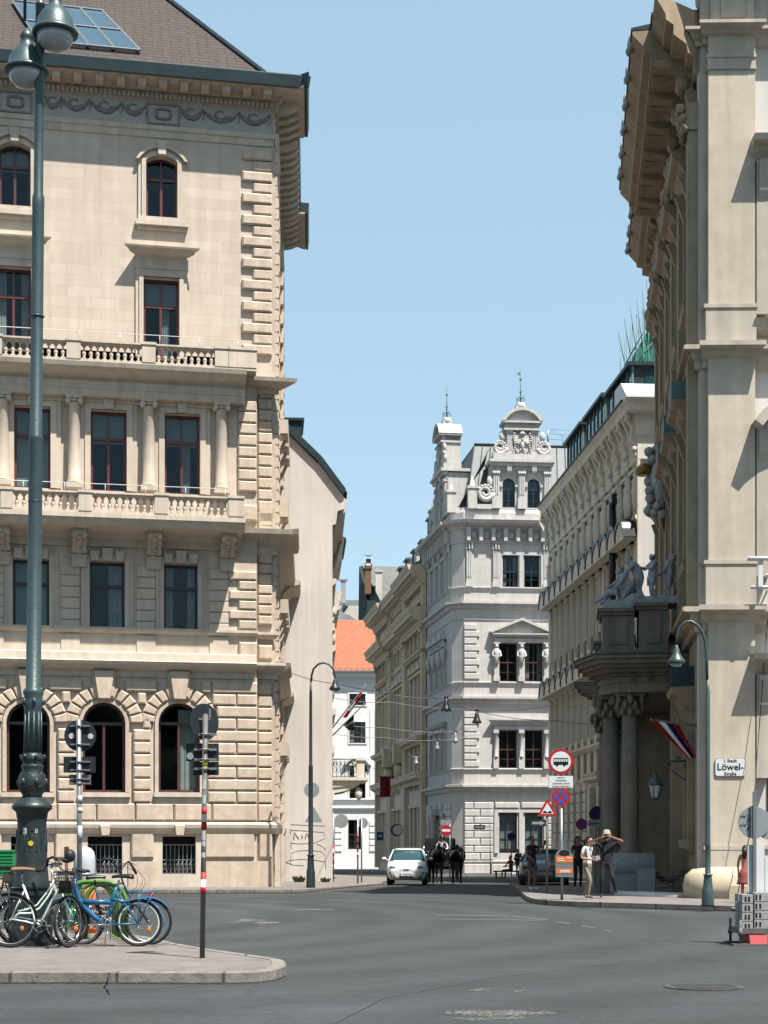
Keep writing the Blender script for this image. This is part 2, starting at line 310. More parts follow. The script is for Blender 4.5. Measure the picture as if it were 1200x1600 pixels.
class Fr:                                             # a facade plane: x right, y into the building, z up
    def __init__(s, o, ang, k=1): s.M = Matrix.Translation(Vector(o)) @ Matrix.Rotation(ang, 4, 'Z') @ Matrix.Scale(k, 4); s.I = s.M.inverted()
    def uz(s, px, py, d=0):
        o = s.I @ Vector((0, 0, CAMZ)); r = s.I.to_3x3() @ Vector(((px-HX)/FPX, 1, (HY-py)/FPX)); t = (-d-o.y)/r.y
        return o.x+t*r.x, o.z+t*r.z
    def u(s, px, d=0): return s.uz(px, HY, d)[0]
    def z(s, px, py, d=0): return s.uz(px, py, d)[1]
def tag(o, label, cat, group=None, kind=None):
    if label: o['label'] = label
    if cat: o['category'] = cat
    if group: o['group'] = group
    if kind: o['kind'] = kind
    return o
def thing(name, label, cat, loc=(0,0,0), rz=0, group=None, mtx=None):
    o = bpy.data.objects.new(name, None); COL.objects.link(o); o.empty_display_size = .3
    m = mtx if mtx is not None else Matrix.Translation(Vector(loc)) @ Matrix.Rotation(rz, 4, 'Z')
    o.matrix_basis = m; W[o.name] = m.copy(); return tag(o, label, cat, group)
def copytree(r, mtx, label=None):
    c = r.copy(); COL.objects.link(c); c.matrix_basis = mtx; W[c.name] = mtx.copy()
    if label: c['label'] = label
    for ch in list(r.children):
        k = ch.copy(); COL.objects.link(k); k.parent = c
        for g in ch.children:
            q = g.copy(); COL.objects.link(q); q.parent = k
    return c
def text_mesh(mb, txt, size, T, depth=.002, bold=False, align='CENTER', sx=1):
    c = bpy.data.curves.new('t', 'FONT'); c.body = txt; c.size = size; c.align_x = align; c.align_y = 'CENTER'; c.extrude = depth; c.resolution_u = 2
    if bold: c.offset = size*.02
    o = bpy.data.objects.new('t', c); COL.objects.link(o); dg = bpy.context.evaluated_depsgraph_get()
    me = bpy.data.meshes.new_from_object(o.evaluated_get(dg))
    old = mb.T; mb.T = T
    # text lies in x/y: stand it up facing -y
    mb.add([(v.co.x*sx, -v.co.z, v.co.y) for v in me.vertices], [tuple(p.vertices) for p in me.polygons], False); mb.T = old
    bpy.data.objects.remove(o); bpy.data.meshes.remove(me); bpy.data.curves.remove(c)

# wall sheet with openings and their reveals; openings = (x0,x1,z0,z1,rise)
def wall(mb, x0, x1, z0, z1, ops, d=0, rev=.35):
    xs = sorted(set([x0, x1]+[v for o in ops for v in o[:2] if x0 < v < x1])); zs = sorted(set([z0, z1]+[v for o in ops for v in o[2:4] if z0 < v < z1]))
    for i in range(len(xs)-1):
        k = 0
        while k < len(zs)-1:
            cx = (xs[i]+xs[i+1])/2
            def hole(kk): cz = (zs[kk]+zs[kk+1])/2; return any(o[0] < cx < o[1] and o[2] < cz < o[3] for o in ops)
            if hole(k): k += 1; continue
            mb.quad((xs[i],-d,zs[k]), (xs[i+1],-d,zs[k]), (xs[i+1],-d,zs[k+1]), (xs[i],-d,zs[k+1])); k += 1
    for o in ops:
        a, b, c, e = o[:4]; r = o[4] if len(o) > 4 else 0; y0, y1 = -d, -d+rev
        s = e-r
        mb.quad((a,y0,c),(a,y0,s),(a,y1,s),(a,y1,c)); mb.quad((b,y0,c),(b,y1,c),(b,y1,s),(b,y0,s)); mb.quad((a,y0,c),(a,y1,c),(b,y1,c),(b,y0,c))
        if r <= 0: mb.quad((a,y0,e),(b,y0,e),(b,y1,e),(a,y1,e))
        else:
            pts = arc(a, b, s, r)
            for (p, q) in zip(pts[:-1], pts[1:]):
                mb.quad((p[0],y0,p[1]),(q[0],y0,q[1]),(q[0],y0,e+1e-4),(p[0],y0,e+1e-4)); mb.quad((p[0],y0,p[1]),(p[0],y1,p[1]),(q[0],y1,q[1]),(q[0],y0,q[1]))
def arc(a, b, s, r, n=12):                            # arch from (a,s) over (mid,s+r) to (b,s)
    w_ = (b-a)/2; rad = (w_*w_+r*r)/(2*r); cz = s+r-rad; a0 = math.acos(max(-1, min(1, w_/rad)))
    if r > w_-1e-6: a0 = 0; rad = w_; cz = s
    return [((a+b)/2-rad*math.cos(a0+(math.pi-2*a0)*i/n), cz+rad*math.sin(a0+(math.pi-2*a0)*i/n)) for i in range(n+1)]
WC = {}
def window(root, fr, x0, x1, z0, z1, y, rise=0, fm='red_wood', style='cross', fw=.07, cur=0, name='window', vis=True, glass='glass'):
    """casement window: frame object with glass pane and curtain children; meshes shared by size"""
    if x0 > x1: x0, x1 = x1, x0
    w_, h = round(x1-x0, 2), round(z1-z0, 2); key = (w_, h, round(rise, 2), fm, style, cur, glass)
    if key not in WC:
        f = MB(); fd = .07
        s = h-rise; f.box(0, fw, 0, fd, 0, s); f.box(w_-fw, w_, 0, fd, 0, s); f.box(fw, w_-fw, 0, fd, 0, fw)
        if rise:
            o_ = arc(0, w_, s, rise); i_ = arc(fw, w_-fw, s, max(.02, rise-fw))
            for k in range(len(o_)-1): f.ext([o_[k], o_[k+1], i_[k+1], i_[k]], 0, fd)
        else: f.box(fw, w_-fw, 0, fd, h-fw, h)
        tz = {'cross': .66, 'arch': s/h, 'low': .5, 'T': .72}.get(style, .66)*h
        if style in ('cross', 'T', 'arch', 'low'):
            f.box(fw, w_-fw, -.025, fd, tz-fw*.6, tz+fw*.6)
            f.box(w_/2-fw*.5, w_/2+fw*.5, -.015, fd, fw, tz-fw*.6)
            if style in ('cross', 'low'): f.box(w_/2-fw*.4, w_/2+fw*.4, -.01, fd, tz+fw*.6, h-(fw if not rise else .01))
        if style == 'grid':
            f.box(w_/2-fw*.5, w_/2+fw*.5, -.015, fd, fw, h-fw*.5)
            for k in (1, 2, 3): f.box(fw, w_-fw, .01, fd-.01, h*k/4-.018, h*k/4+.018)
        if style == 'low': f.box(fw, w_-fw, .01, fd-.01, h*.25-.02, h*.25+.02)
        p = MB(); g = arc(fw*.6, w_-fw*.6, s, max(.02, rise-fw*.6)) if rise else [(fw*.6, h-fw*.6), (w_-fw*.6, h-fw*.6)]
        pts = [(w_-fw*.6, fw*.6), (fw*.6, fw*.6)]+g
        p.add([(a, fd*.5, b) for a, b in pts], [tuple(range(len(pts)))], False)
        c = None
        if cur:
            c = MB()
            def cloth(xa, xb, za, zb, amp=.02, nn=14):
                for k in range(nn):
                    t0, t1 = k/nn, (k+1)/nn; ya, yb = .2+amp*math.sin(k*2.1), .2+amp*math.sin((k+1)*2.1)
                    c.quad((xa+(xb-xa)*t0, ya, za), (xa+(xb-xa)*t1, yb, za), (xa+(xb-xa)*t1, yb, zb), (xa+(xb-xa)*t0, ya, zb))
            hh = h-rise*.3
            if cur == 1: cloth(0, w_*.3, 0, hh); cloth(w_*.72, w_, 0, hh)
            if cur == 2: cloth(0, w_, h*.62, hh, .004, 2)
            if cur == 3: cloth(w_*.5, w_, 0, hh)
            if cur == 4: cloth(0, w_, h*.05, hh, .004, 2)
            if cur == 5: cloth(w_*.5, w_*.75, .0, tz); cloth(0, w_, h*.68, hh, .004, 2)
        fo = f.build(name, fm); po = p.build('pane', glass, fix=False); co = c.build('curtain', 'curtain' if cur in (1, 3) else 'blind', fix=False) if c else None
        WC[key] = (fo.data, po.data, co.data if co else None)
        for o in (fo, po, co):
            if o: bpy.data.objects.remove(o)
    fd_, pd, cdta = WC[key]
    o = bpy.data.objects.new(name, fd_); COL.objects.link(o); o.parent = root
    o.matrix_basis = W[root.name].inverted() @ fr.M @ Matrix.Translation((x0, y, z0))
    q = bpy.data.objects.new('pane', pd); COL.objects.link(q); q.parent = o
    if cdta: q = bpy.data.objects.new('curtain', cdta); COL.objects.link(q); q.parent = o
    return o
def surround(mb, x0, x1, z0, z1, t, d0, d1, rise=0, sides=True, bottom=False):     # stepped architrave round an opening
    for k, (tt, dd) in enumerate(((t, d0+(d1-d0)*.6), (t*.55, d1))):
        s = z1-rise
        mb.box(x0-tt, x0, -dd, -d0, z0, s); mb.box(x1, x1+tt, -dd, -d0, z0, s)
        if rise:
            o_ = arc(x0-tt, x1+tt, s, rise+tt); i_ = arc(x0, x1, s, rise)
            for j in range(len(o_)-1): mb.ext([i_[j], i_[j+1], o_[j+1], o_[j]], -dd, -d0)
        else: mb.box(x0-tt, x1+tt, -dd, -d0, z1, z1+tt)
        if bottom: mb.box(x0-tt, x1+tt, -dd, -d0, z0-tt, z0)
def corn(z0, z1, d, n=None):                          # classical cornice profile from z0 (at the wall) up to z1, projecting d
    h = z1-z0
    return [(0, z0), (d*.12, z0), (d*.14, z0+h*.14), (d*.22, z0+h*.2), (d*.26, z0+h*.34), (d*.62, z0+h*.42), (d*.66, z0+h*.5), (d*.86, z0+h*.52), (d*.86, z0+h*.74), (d*.9, z0+h*.76), (d*.97, z0+h*.88), (d, z0+h*.94), (d, z1), (0, z1+.02)]
def baluster(mb, x, y, z0, z1, r=.075):
    h = z1-z0; mb.box(x-r, x+r, y-r, y+r, z0, z0+h*.1); mb.box(x-r, x+r, y-r, y+r, z1-h*.09, z1)
    mb.lathe([(r*.55, h*.1), (r*.7, h*.16), (r*.45, h*.2), (r*.95, h*.36), (r*.98, h*.44), (r*.42, h*.68), (r*.4, h*.78), (r*.7, h*.84), (r*.6, h*.91)], (x, y, z0), 8)
# ================================================================ SETTING: ground
def struct(o): o['kind'] = 'structure'; return o
def slab(name, pts, z0, z1, m, km=None):
    """flat slab on the ground: outline points are world (x, y); follows the gentle fall of the street"""
    mb = MB(); n = len(pts)
    top = [(x, y, gz(y)+z1) for x, y in pts]; bot = [(x, y, gz(y)+z0) for x, y in pts]
    mb.add(top+bot, [tuple(range(n))], False)
    mb.mi = 1 if km else 0
    b = len(mb.v)
    mb.add(top+bot, [(i, (i+1) % n, n+(i+1) % n, n+i) for i in range(n)], False)
    return struct(mb.build(name, [m, km] if km else m))
g = MB(); ys = [-60, 0, 20, 35, 50, 60, 70, 85, 100, 130, 170, 400, 3000]
for a, b in zip(ys[:-1], ys[1:]):
    for x0, x1 in ((-900, -60), (-60, -20), (-20, 0), (0, 20), (20, 60), (60, 900)):
        ga, gb = gz(min(a, 170)), gz(min(b, 170))
        g.quad((x0, a, ga), (x1, a, ga), (x1, b, gb), (x0, b, gb))
struct(g.build('road', 'asphalt'))
def gp(px, py, z=0.0): q = G(px, py, z); return (q.x, q.y)
def smooth(pts, n=6):
    out = []
    for i in range(len(pts)-1):
        p0, p1, p2, p3 = pts[max(0, i-1)], pts[i], pts[i+1], pts[min(len(pts)-1, i+2)]
        for k in range(n):
            t = k/n; out.append(tuple(.5*((2*p1[j])+(-p0[j]+p2[j])*t+(2*p0[j]-5*p1[j]+4*p2[j]-p3[j])*t*t+(-p0[j]+3*p1[j]-3*p2[j]+p3[j])*t**3) for j in (0, 1)))
    return out+[pts[-1]]
def kerb(name, pts, wd=.14, z0=-.02, z1=.126):       # granite kerb following a line, on the left of the walking direction
    mb = MB(); n = len(pts); nr = []
    for i in range(n):
        a, b = Vector(pts[max(0, i-1)]), Vector(pts[min(n-1, i+1)]); t = (b-a).normalized(); nr.append(Vector((-t.y, t.x)))
    vs = []
    for p, q in zip(pts, nr):
        x, y = p; xi, yi = x+q.x*wd, y+q.y*wd; zz = gz(y)
        vs += [(x, y, zz+z0), (x+q.x*.015, y+q.y*.015, zz+z1-.02), (x+q.x*.03, y+q.y*.03, zz+z1), (xi, yi, zz+z1), (xi, yi, zz+z0)]
    fs = [(i*5+k, i*5+k+1, (i+1)*5+k+1, (i+1)*5+k) for i in range(n-1) for k in range(4)]
    mb.add(vs, fs, False); return struct(mb.build(name, 'kerb'))
# unseen trees added behind the camera to darken window reflections and sky fill
pk = MB(); rnd = random.Random(21)
for k in range(90):
    x = -95+k*2.1; y = -48+rnd.uniform(-8, 8)
    pk.ell((x, y, rnd.uniform(4, 14)), rnd.uniform(3, 5), rnd.uniform(3, 5), rnd.uniform(3, 5.5), 8, 6, rug=.5)
tag(pk.build('added_trees', mat('added_foliage', (.05, .085, .03), (.02, .04, .015), 1.5, .8)), None, None, None, 'stuff')
# near traffic island with the lamp, the bicycles and the striped post
isl = smooth([gp(-260, 1545), gp(0, 1538), gp(230, 1538), gp(370, 1538), gp(425, 1534), gp(447, 1526)], 5)+smooth([gp(446, 1520), gp(436, 1514), gp(380, 1505), gp(310, 1494), gp(262, 1484), gp(215, 1474), gp(100, 1466), gp(-260, 1460)], 5)
slab('pavement', isl, -.02, .12, 'pave', 'kerb'); kerb('kerb', isl, .16)
# pavement along the corner house and into the street
lp = [gp(-700, 1399), gp(0, 1397), gp(470, 1396), gp(505, 1393), gp(548, 1389.5), gp(600, 1385.5), gp(612, 1380), gp(606, 1374)]
slab('pavement', lp+[(-1.5, 92), (-3.2, 100), (-12, 104), (-40, 80), (-40, 50)], -.02, .12, 'pave', 'kerb'); kerb('kerb', lp)
# pavement in front of the palace on the right, turning up the street
rp = [(60, 36.0)]+smooth([gp(1500, 1428), gp(1260, 1426), gp(1150, 1424), gp(1000, 1419.5), gp(880, 1415.5), gp(842, 1412)], 4)
rp2 = smooth([gp(832, 1408), gp(822, 1400), gp(812, 1391), gp(803, 1384), (6.3, 66), (7.2, 80), (7.6, 92)], 4)
slab('pavement', [(60, 60)]+rp+rp2+[(60, 92)], -.02, .12, 'pave', 'kerb'); kerb('kerb', (rp+rp2)[::-1], -.14)
slab('pavement', [(3.0, 102.2), (9.6, 103.4), (9.4, 125), (-3.2, 160), (-6, 160), (-1.5, 130), (1.0, 114)], -.02, .10, 'pave', 'kerb')
# bleached asphalt patches, worn road markings, a gully cover
def flat(name, pts, z, m):
    mb = MB(); mb.add([(x, y, gz(y)+z) for x, y in pts], [tuple(range(len(pts)))], False); return struct(mb.build(name, m))
def blob(px, py, rx, ry, n=22, sd=1):
    rnd = random.Random(sd); return [gp(px+rx*math.cos(6.283*k/n)*(.75+.4*rnd.random()), py+ry*math.sin(6.283*k/n)*(.7+.5*rnd.random())) for k in range(n)]
flat('road_patch', blob(775, 1584, 88, 11, sd=2), .004, 'patch'); flat('road_patch', blob(780, 1548, 46, 3.6, sd=3), .004, 'patch')
flat('road_patch', blob(478, 1421, 50, 2.2, sd=4), .004, 'patch'); flat('road_patch', blob(395, 1441, 40, 4.5, sd=5), .004, 'patch')
flat('road_patch', blob(470, 1535, 26, 3, sd=6), .004, 'patch')
for a, b, h in ((( 680, 1430), (795, 1431.5), .9), ((800, 1432), (858, 1438), 1.1), ((868, 1441), (892, 1443.4), 1), ((908, 1447.5), (930, 1450), 1), ((944, 1454), (956, 1455.5), 1), ((690, 1436.5), (850, 1438.5), .7)):
    flat('road_marking', [gp(a[0], a[1]+h), gp(b[0], b[1]+h), gp(b[0], b[1]-h), gp(a[0], a[1]-h)], .005, 'line')
def crack(name, pts, r, m='wiredark', z=.122):
    rnd = random.Random(len(pts)*7); mb = MB(); out = []
    for (a, b) in zip(pts[:-1], pts[1:]):
        for k in range(6): t = k/6; q = G(a[0]+(b[0]-a[0])*t+rnd.uniform(-2, 2), a[1]+(b[1]-a[1])*t+rnd.uniform(-.5, .5), z); out.append((q.x, q.y, q.z))
    for p, q in zip(out[:-1], out[1:]):
        d = Vector(q)-Vector(p); n_ = Vector((-d.y, d.x, 0)).normalized()*r*rnd.uniform(.5, 1.2); mb.quad(Vector(p)-n_, Vector(q)-n_, Vector(q)+n_, Vector(p)+n_)
    return struct(mb.build(name, m, fix=False))
crack('pavement_crack', [(176, 1536), (168, 1524), (172, 1519)], .012); crack('pavement_crack', [(40, 1530), (150, 1527), (280, 1529)], .006)
for pts in ([(520, 1600), (600, 1560), (760, 1530), (1000, 1500), (1200, 1490)], [(300, 1415), (520, 1425), (760, 1447), (1140, 1462)]): crack('road_seam', pts, .006, mat('tar_seam', (.03, .032, .034), None, 5, .7), .004)
gc = MB(); c0 = G(1100, 1543)
gc.lathe([(.42, .001), (.42, .012), (.36, .012), (.36, .008)], c0, 24, sm=False)
for k in range(-3, 4): gc.box(c0.x-.3, c0.x+.3, c0.y+k*.09-.02, c0.y+k*.09+.02, .009, .016)
tag(gc.build('manhole_cover', mat('worn_iron', (.10, .10, .10), (.05, .05, .05), 15, .6), loc=(c0.x, c0.y, 0)), 'round iron manhole cover set in the asphalt at lower right', 'manhole cover')

# ================================================================ LEFT CORNER HOUSE
A = math.atan2(1, 5.115)
LBo = Vector((-175/FPX*57-.0, 57, gz(57)+.12)); LF = Fr(LBo, A)
LB = thing('corner_apartment_house', 'cream stone corner apartment house with balustraded balconies and rusticated arched ground floor', 'building', mtx=LF.M)
sd = Vector((-.045, 1)).normalized(); LS = Fr(LBo, math.atan2(sd.y, sd.x)); SL = 13.2; X0 = -19.0
DR = .38                                              # projection of the lower storeys
ur = LF.u(402, DR)
U = LF.u
def Z(py, px=400, d=0): return LF.z(px, py, d)
zt = Z(133, 425, 0)                                   # top of wall under the eaves
# --- walls
w1 = MB()
ops_up = []
def opn(px0, px1, y0, y1, rise=0, d=0, pxr=None):
    xa, xb = U(px0, d), U(px1, d); pr = pxr or (px0+px1)/2; return (xa, xb, LF.z(pr, y1, d), LF.z(pr, y0, d), rise)
ops_up += [opn(228, 277, 245, 341, .18), opn(-2, 48, 224, 323, .18), opn(224, 280, 434, 560), opn(-7, 49, 417, 545)]
zs_b = Z(562, 400, 0)
wall(w1, X0, 0, zs_b, zt, ops_up); w1.build('wall', 'lb_wall', LB, LF)
w2 = MB(); d = DR
ops_p = [opn(257, 312.5, 647, 772, 0, d), opn(141.5, 198, 641, 767, 0, d), opn(22, 79, 635, 762, 0, d)]
ops_m = [opn(256, 309, 882, 990, 0, d), opn(140, 195, 878, 986, 0, d), opn(20, 77, 874, 983, 0, d)]
ops_g = [opn(247.5, 312.5, 1098, 1238, 0, d), opn(129, 196, 1097, 1238, 0, d), opn(10, 78, 1096, 1238, 0, d)]
ops_g = [(a, b, c, e, (b-a)/2-.001) for a, b, c, e, r in ops_g]
ops_b = [opn(254, 306, 1307, 1366, 0, d), opn(137, 191, 1307, 1366, 0, d), opn(17, 72, 1307, 1366, 0, d)]
wall(w2, X0, ur, -.3, Z(600, 400, d), ops_p+ops_m+ops_g+ops_b, d, .42); wall(w2, ur, 0, -.3, zs_b, [], 0)
w2.box(ur-.02, ur, -DR, 0, -.3, Z(600, 400, d)); w2.build('wall', 'lb_trim', LB, LF)
w3 = MB(); wall(w3, 0, SL, -.3, zt, []); w3.box(0, 3.0, -.1, 0, -.3, zt); w3.box(SL-3, SL, -.1, 0, -.3, zt)
w3.box(SL-.02, SL, 0, 12, -.3, zt); w3.build('side_wall', 'lb_wall', LB, LS)
# dark rooms behind the windows
rm = MB(); rm.box(X0, -.6, .9, 1.0, -.3, zt-.3)
for zz in (Z(345), Z(567), Z(800), Z(1000), Z(1262)): rm.box(X0, -.6, .35, .9, zz-.1, zz)
rm.build('room', 'room', LB, LF)
# --- windows
for k, (o, st, fmm, cu) in enumerate([(ops_up[0], 'cross', 'red_wood', 0), (ops_up[1], 'cross', 'brown_wood', 2), (ops_up[2], 'cross', 'red_wood', 5), (ops_up[3], 'cross', 'red_wood', 1),
     (ops_p[0], 'cross', 'red_wood', 5), (ops_p[1], 'cross', 'red_wood', 2), (ops_p[2], 'cross', 'red_wood', 4), (ops_m[0], 'cross', 'black_wood', 1), (ops_m[1], 'cross', 'black_wood', 3), (ops_m[2], 'cross', 'black_wood', 4),
     (ops_g[0], 'arch', 'brown_wood', 3), (ops_g[1], 'arch', 'brown_wood', 0), (ops_g[2], 'arch', 'brown_wood', 0)]):
    dd = 0 if o in ops_up else DR
    wo = window(LB, LF, o[0], o[1], o[2], o[3], -dd+.26, o[4], fmm, st, .085, cu)
for o in ops_b:                                       # basement openings behind iron grilles
    bk = MB(); bk.box(o[0], o[1], 0, .02, o[2], o[3]); b_ = bk.build('basement_window', 'room', LB, LF)
    gr = MB(); n = 8
    for k in range(n+1): x = o[0]+(o[1]-o[0])*k/n; gr.box(x-.012, x+.012, -.2, -.18, o[2], o[2]+(o[3]-o[2])*.78)
    for f in (.02, .38, .78): gr.box(o[0], o[1], -.2, -.18, o[2]+(o[3]-o[2])*f-.015, o[2]+(o[3]-o[2])*f+.015)
    for k in range(n):
        xa = o[0]+(o[1]-o[0])*(k+.5)/n; q = (o[1]-o[0])/n*.45
        gr.tube([(xa+q*math.cos(t*.7), -.19, o[2]+(o[3]-o[2])*.2+q*1.5*math.sin(t*.7)) for t in range(9)], .008, 4, True)
        gr.tube([(xa-q, -.19, o[2]+.03), (xa+q, -.19, o[2]+(o[3]-o[2])*.36)], .008, 4)
    gr.build('grille', 'galv', b_, LF)
# --- roof: cornice, modillions, dentils, frieze
zf0, zf1 = Z(137, 463, 1.1), Z(117, 463, 1.1)         # fascia bottom / top
PR = 1.12
cr = MB(); jog = .35
prof = [(0, zf0-.40), (.03, zf0-.40), (.1, zf0-.36), (.14, zf0-.2), (.16, zf0-.14), (.24, zf0-.12), (.28, zf0-.05), (.3, zf0-.02), (PR-.12, zf0-.0), (PR-.12, zf0+.06), (PR-.04, zf0+.1), (0, zf0+.1)]
zfr0, zfr1 = Z(212, 425), zf0-.40
lower = [(0, zfr0-.42), (.05, zfr0-.4), (.07, zfr0-.2), (.12, zfr0-.16), (.14, zfr0-.02), (.03, zfr0), (0, zfr0)]
top = prof[1:]
cr.mold([(0, zf0-.41)]+top, X0, 0, 0, 1); cr.mold(lower, X0, 0, 0, 1); cr.build('cornice', 'lb_trim', LB, LF)
cs = MB()
for fr_a, fr_b, ex in ((0, 3.0, .1), (3.0, SL-3, -.22), (SL-3, SL, .1)):
    t2 = [(0, zf0-.41)]+[(max(0, q+ex) if q > .3 else q+max(ex, 0), z) for q, z in top]; cs.mold(t2, fr_a, fr_b, 1 if fr_a == 0 else 0, 1 if fr_b == SL else 0)
    cs.mold([(q+max(ex, 0), z) for q, z in lower], fr_a, fr_b, 1 if fr_a == 0 else 0, 0)
    k = fr_a+.3
    while k < fr_b:
        cs.extx([(-.05-max(ex, 0), zf0-.40), (-.55, zf0-.32), (-(PR-.25), zf0-.16), (-(PR-.25), zf0-.0), (-.05, zf0-.0)], k-.17, k+.17); k += .67
cs.build('side_cornice', 'lb_trim', LB, LS)
md = MB(); x = -.25
while x > X0:                                         # modillions
    md.extx([(-.3, zf0-.02), (-.34, zf0-.14), (-.5, zf0-.22), (-.7, zf0-.24), (-(PR-.24), zf0-.2), (-(PR-.2), zf0-.0)], x-.13, x+.13)
    md.box(x-.17, x+.17, -(PR-.17), -.3, zf0-.04, zf0+.0); x -= .70
x = -.06
while x > X0: md.box(x-.055, x+.055, -.24, -.1, zf0-.35, zf0-.2); x -= .155
md.build('modillions', 'lb_stone', LB, LF)
fz = MB(); fz.box(X0, 0, -.035, 0, zfr0, zfr1); fz.build('frieze', 'lb_frieze', LB, LF)
gl = MB(); rnd = random.Random(3)
def garland(x0, x1, zt_, sag):
    n = 17
    for k in range(n+1):
        t = k/n; x = x0+(x1-x0)*t; z = zt_-sag*4*t*(1-t)*.9; r = .03+.05*math.sin(math.pi*t)
        for q in range(3): gl.ell((x+rnd.uniform(-.03, .03), -.05, z+rnd.uniform(-.03, .03)), r, r*.8, r, 5, 3)
    for k in range(5):                                # ribbons and rosette above
        a = k*.9; gl.tube([((x0+x1)/2+(.1+.05*k)*math.cos(a+t*.5)*.9, -.04, zt_-sag*.22+(.06+.03*k)*math.sin(a+t*.6)) for t in range(5)], .013, 4)
    for xx in (x0, x1):
        gl.ell((xx, -.05, zt_), .05, .03, .05, 6, 4)
        gl.tube([(xx, -.045, zt_), (xx+.04, -.045, zt_-.2), (xx-.03, -.045, zt_-.36)], [.028, .02, .012], 5)
zc = (zfr0+zfr1)/2
for pa, pb in ((282, 317), (317, 373), (373, 421)): garland(U(pa), U(pb), zfr1-.16, .34)
for pa, pb in ((70, 96), (96, 140), (140, 190), (190, 228), (-40, -18)): garland(U(pa), U(pb), zfr1-.16, .34)
for pc in (255, 24):
    xc = U(pc); gl.box(xc-.55, xc+.55, -.075, -.03, zfr0+.04, zfr0+.10); gl.box(xc-.55, xc+.55, -.075, -.03, zfr1-.12, zfr1-.06)
    gl.box(xc-.55, xc-.50, -.075, -.03, zfr0+.1, zfr1-.12); gl.box(xc+.5, xc+.55, -.075, -.03, zfr0+.1, zfr1-.12)
    gl.tube([(xc+.24*max(-1, min(1, 1.6*math.cos(a*.3927))), -.06, zc+.17*math.sin(a*.3927)) for a in range(16)], .045, 6, True)
gl.build('garland_relief', mat('dark_relief', (.34, .32, .29), (.24, .23, .21), 8, .85), LB, LF)  # relief coloured darker than the frieze behind it
rf = MB()                                             # gutter fascia and shingled hip
rf.mi = 0
fpr = [(PR-.1, zf0+.05), (PR, zf0+.02), (PR+.05, zf1-.04), (PR+.02, zf1), (PR-.2, zf1+.02), (0, zf1+.03), (0, zf0+.06)]
rf.mold(fpr, X0, 0, 0, 1); rf.build('gutter', 'copper', LB, LF)
rg = MB()
for fr_a, fr_b, ex in ((0, 3.0, .1), (3.0, SL-3, -.22), (SL-3, SL, .1)): rg.mold([(q+(ex if q > .5 else 0), z) for q, z in fpr], fr_a, fr_b, 1 if fr_a == 0 else 0, 1 if fr_b == SL else 0)
rg.build('gutter', 'copper', LB, LS)
zr = zf1+.05; yb = -PR+.5; pitch = math.tan(R(50)); RH = 7.5
xe = U(421, 1)                                        # lower end of the hip
rr = MB(); run = RH/pitch
rr.add([(X0, yb, zr), (xe, yb, zr), (xe-run*.95, yb+run, zr+RH), (X0, yb+run, zr+RH)], [(0,1,2,3)], False)
rr.add([(xe, yb, zr), (xe, yb+14, zr), (xe-run*.95, yb+14-run, zr+RH), (xe-run*.95, yb+run, zr+RH)], [(0,1,2,3)], False)
rfo = rr.build('roof', 'shingle', LB, LF)
hp = MB(); hp.tube([(xe+.03, yb, zr+.04), (xe-run*.95, yb+run, zr+RH+.04)], .10, 6, sm=False)
hp.box(X0, xe, yb-.12, yb+.02, zr-.02, zr+.03); hp.build('ridge_flashing', 'copper', rfo)
# skylight strip lying in the slope
sky_ = MB(); glz = MB()
def onroof(px, py, lift=.0):
    o = LF.I @ Vector((0, 0, CAMZ)); r = LF.I.to_3x3() @ Vector(((px-HX)/FPX, 1, (HY-py)/FPX)); n = Vector((0, -pitch, 1)).normalized(); p0 = Vector((0, yb, zr))+n*lift
    t = (p0-o).dot(n)/r.dot(n); return o+r*t
q = [onroof(60, 66, .06), onroof(219, 81, .06), onroof(160, 19, .06), onroof(20, 3, .06)]
nrm = Vector((0, -pitch, 1)).normalized()
for i in range(4):
    t0, t1 = i/4, (i+1)/4
    for (s0, s1) in ((0, .48), (.52, 1)):
        a = (q[0].lerp(q[1], t0)).lerp(q[3].lerp(q[2], t0), s0); b = (q[0].lerp(q[1], t1)).lerp(q[3].lerp(q[2], t1), s0); c = (q[0].lerp(q[1], t1)).lerp(q[3].lerp(q[2], t1), s1); e = (q[0].lerp(q[1], t0)).lerp(q[3].lerp(q[2], t0), s1)
        glz.quad(a+nrm*.06, b+nrm*.06, c+nrm*.06, e+nrm*.06)
for i in range(5):
    a = q[0].lerp(q[1], i/4); b = q[3].lerp(q[2], i/4); sky_.tube([a+nrm*.05, b+nrm*.05], .05, 4, sm=False)
for s0 in (0, .5, 1): sky_.tube([q[0].lerp(q[3], s0)+nrm*.05, q[1].lerp(q[2], s0)+nrm*.05], .05, 4, sm=False)
so_ = sky_.build('skylight', 'galv', LB, LF); glz.build('pane', 'skyglass', so_, fix=False)
cu_ = MB(); 0 and cu_.quad(q[0].lerp(q[3], .55)+nrm*.02, q[1].lerp(q[2], .55)+nrm*.02, q[2]+nrm*.02, q[3]+nrm*.02)
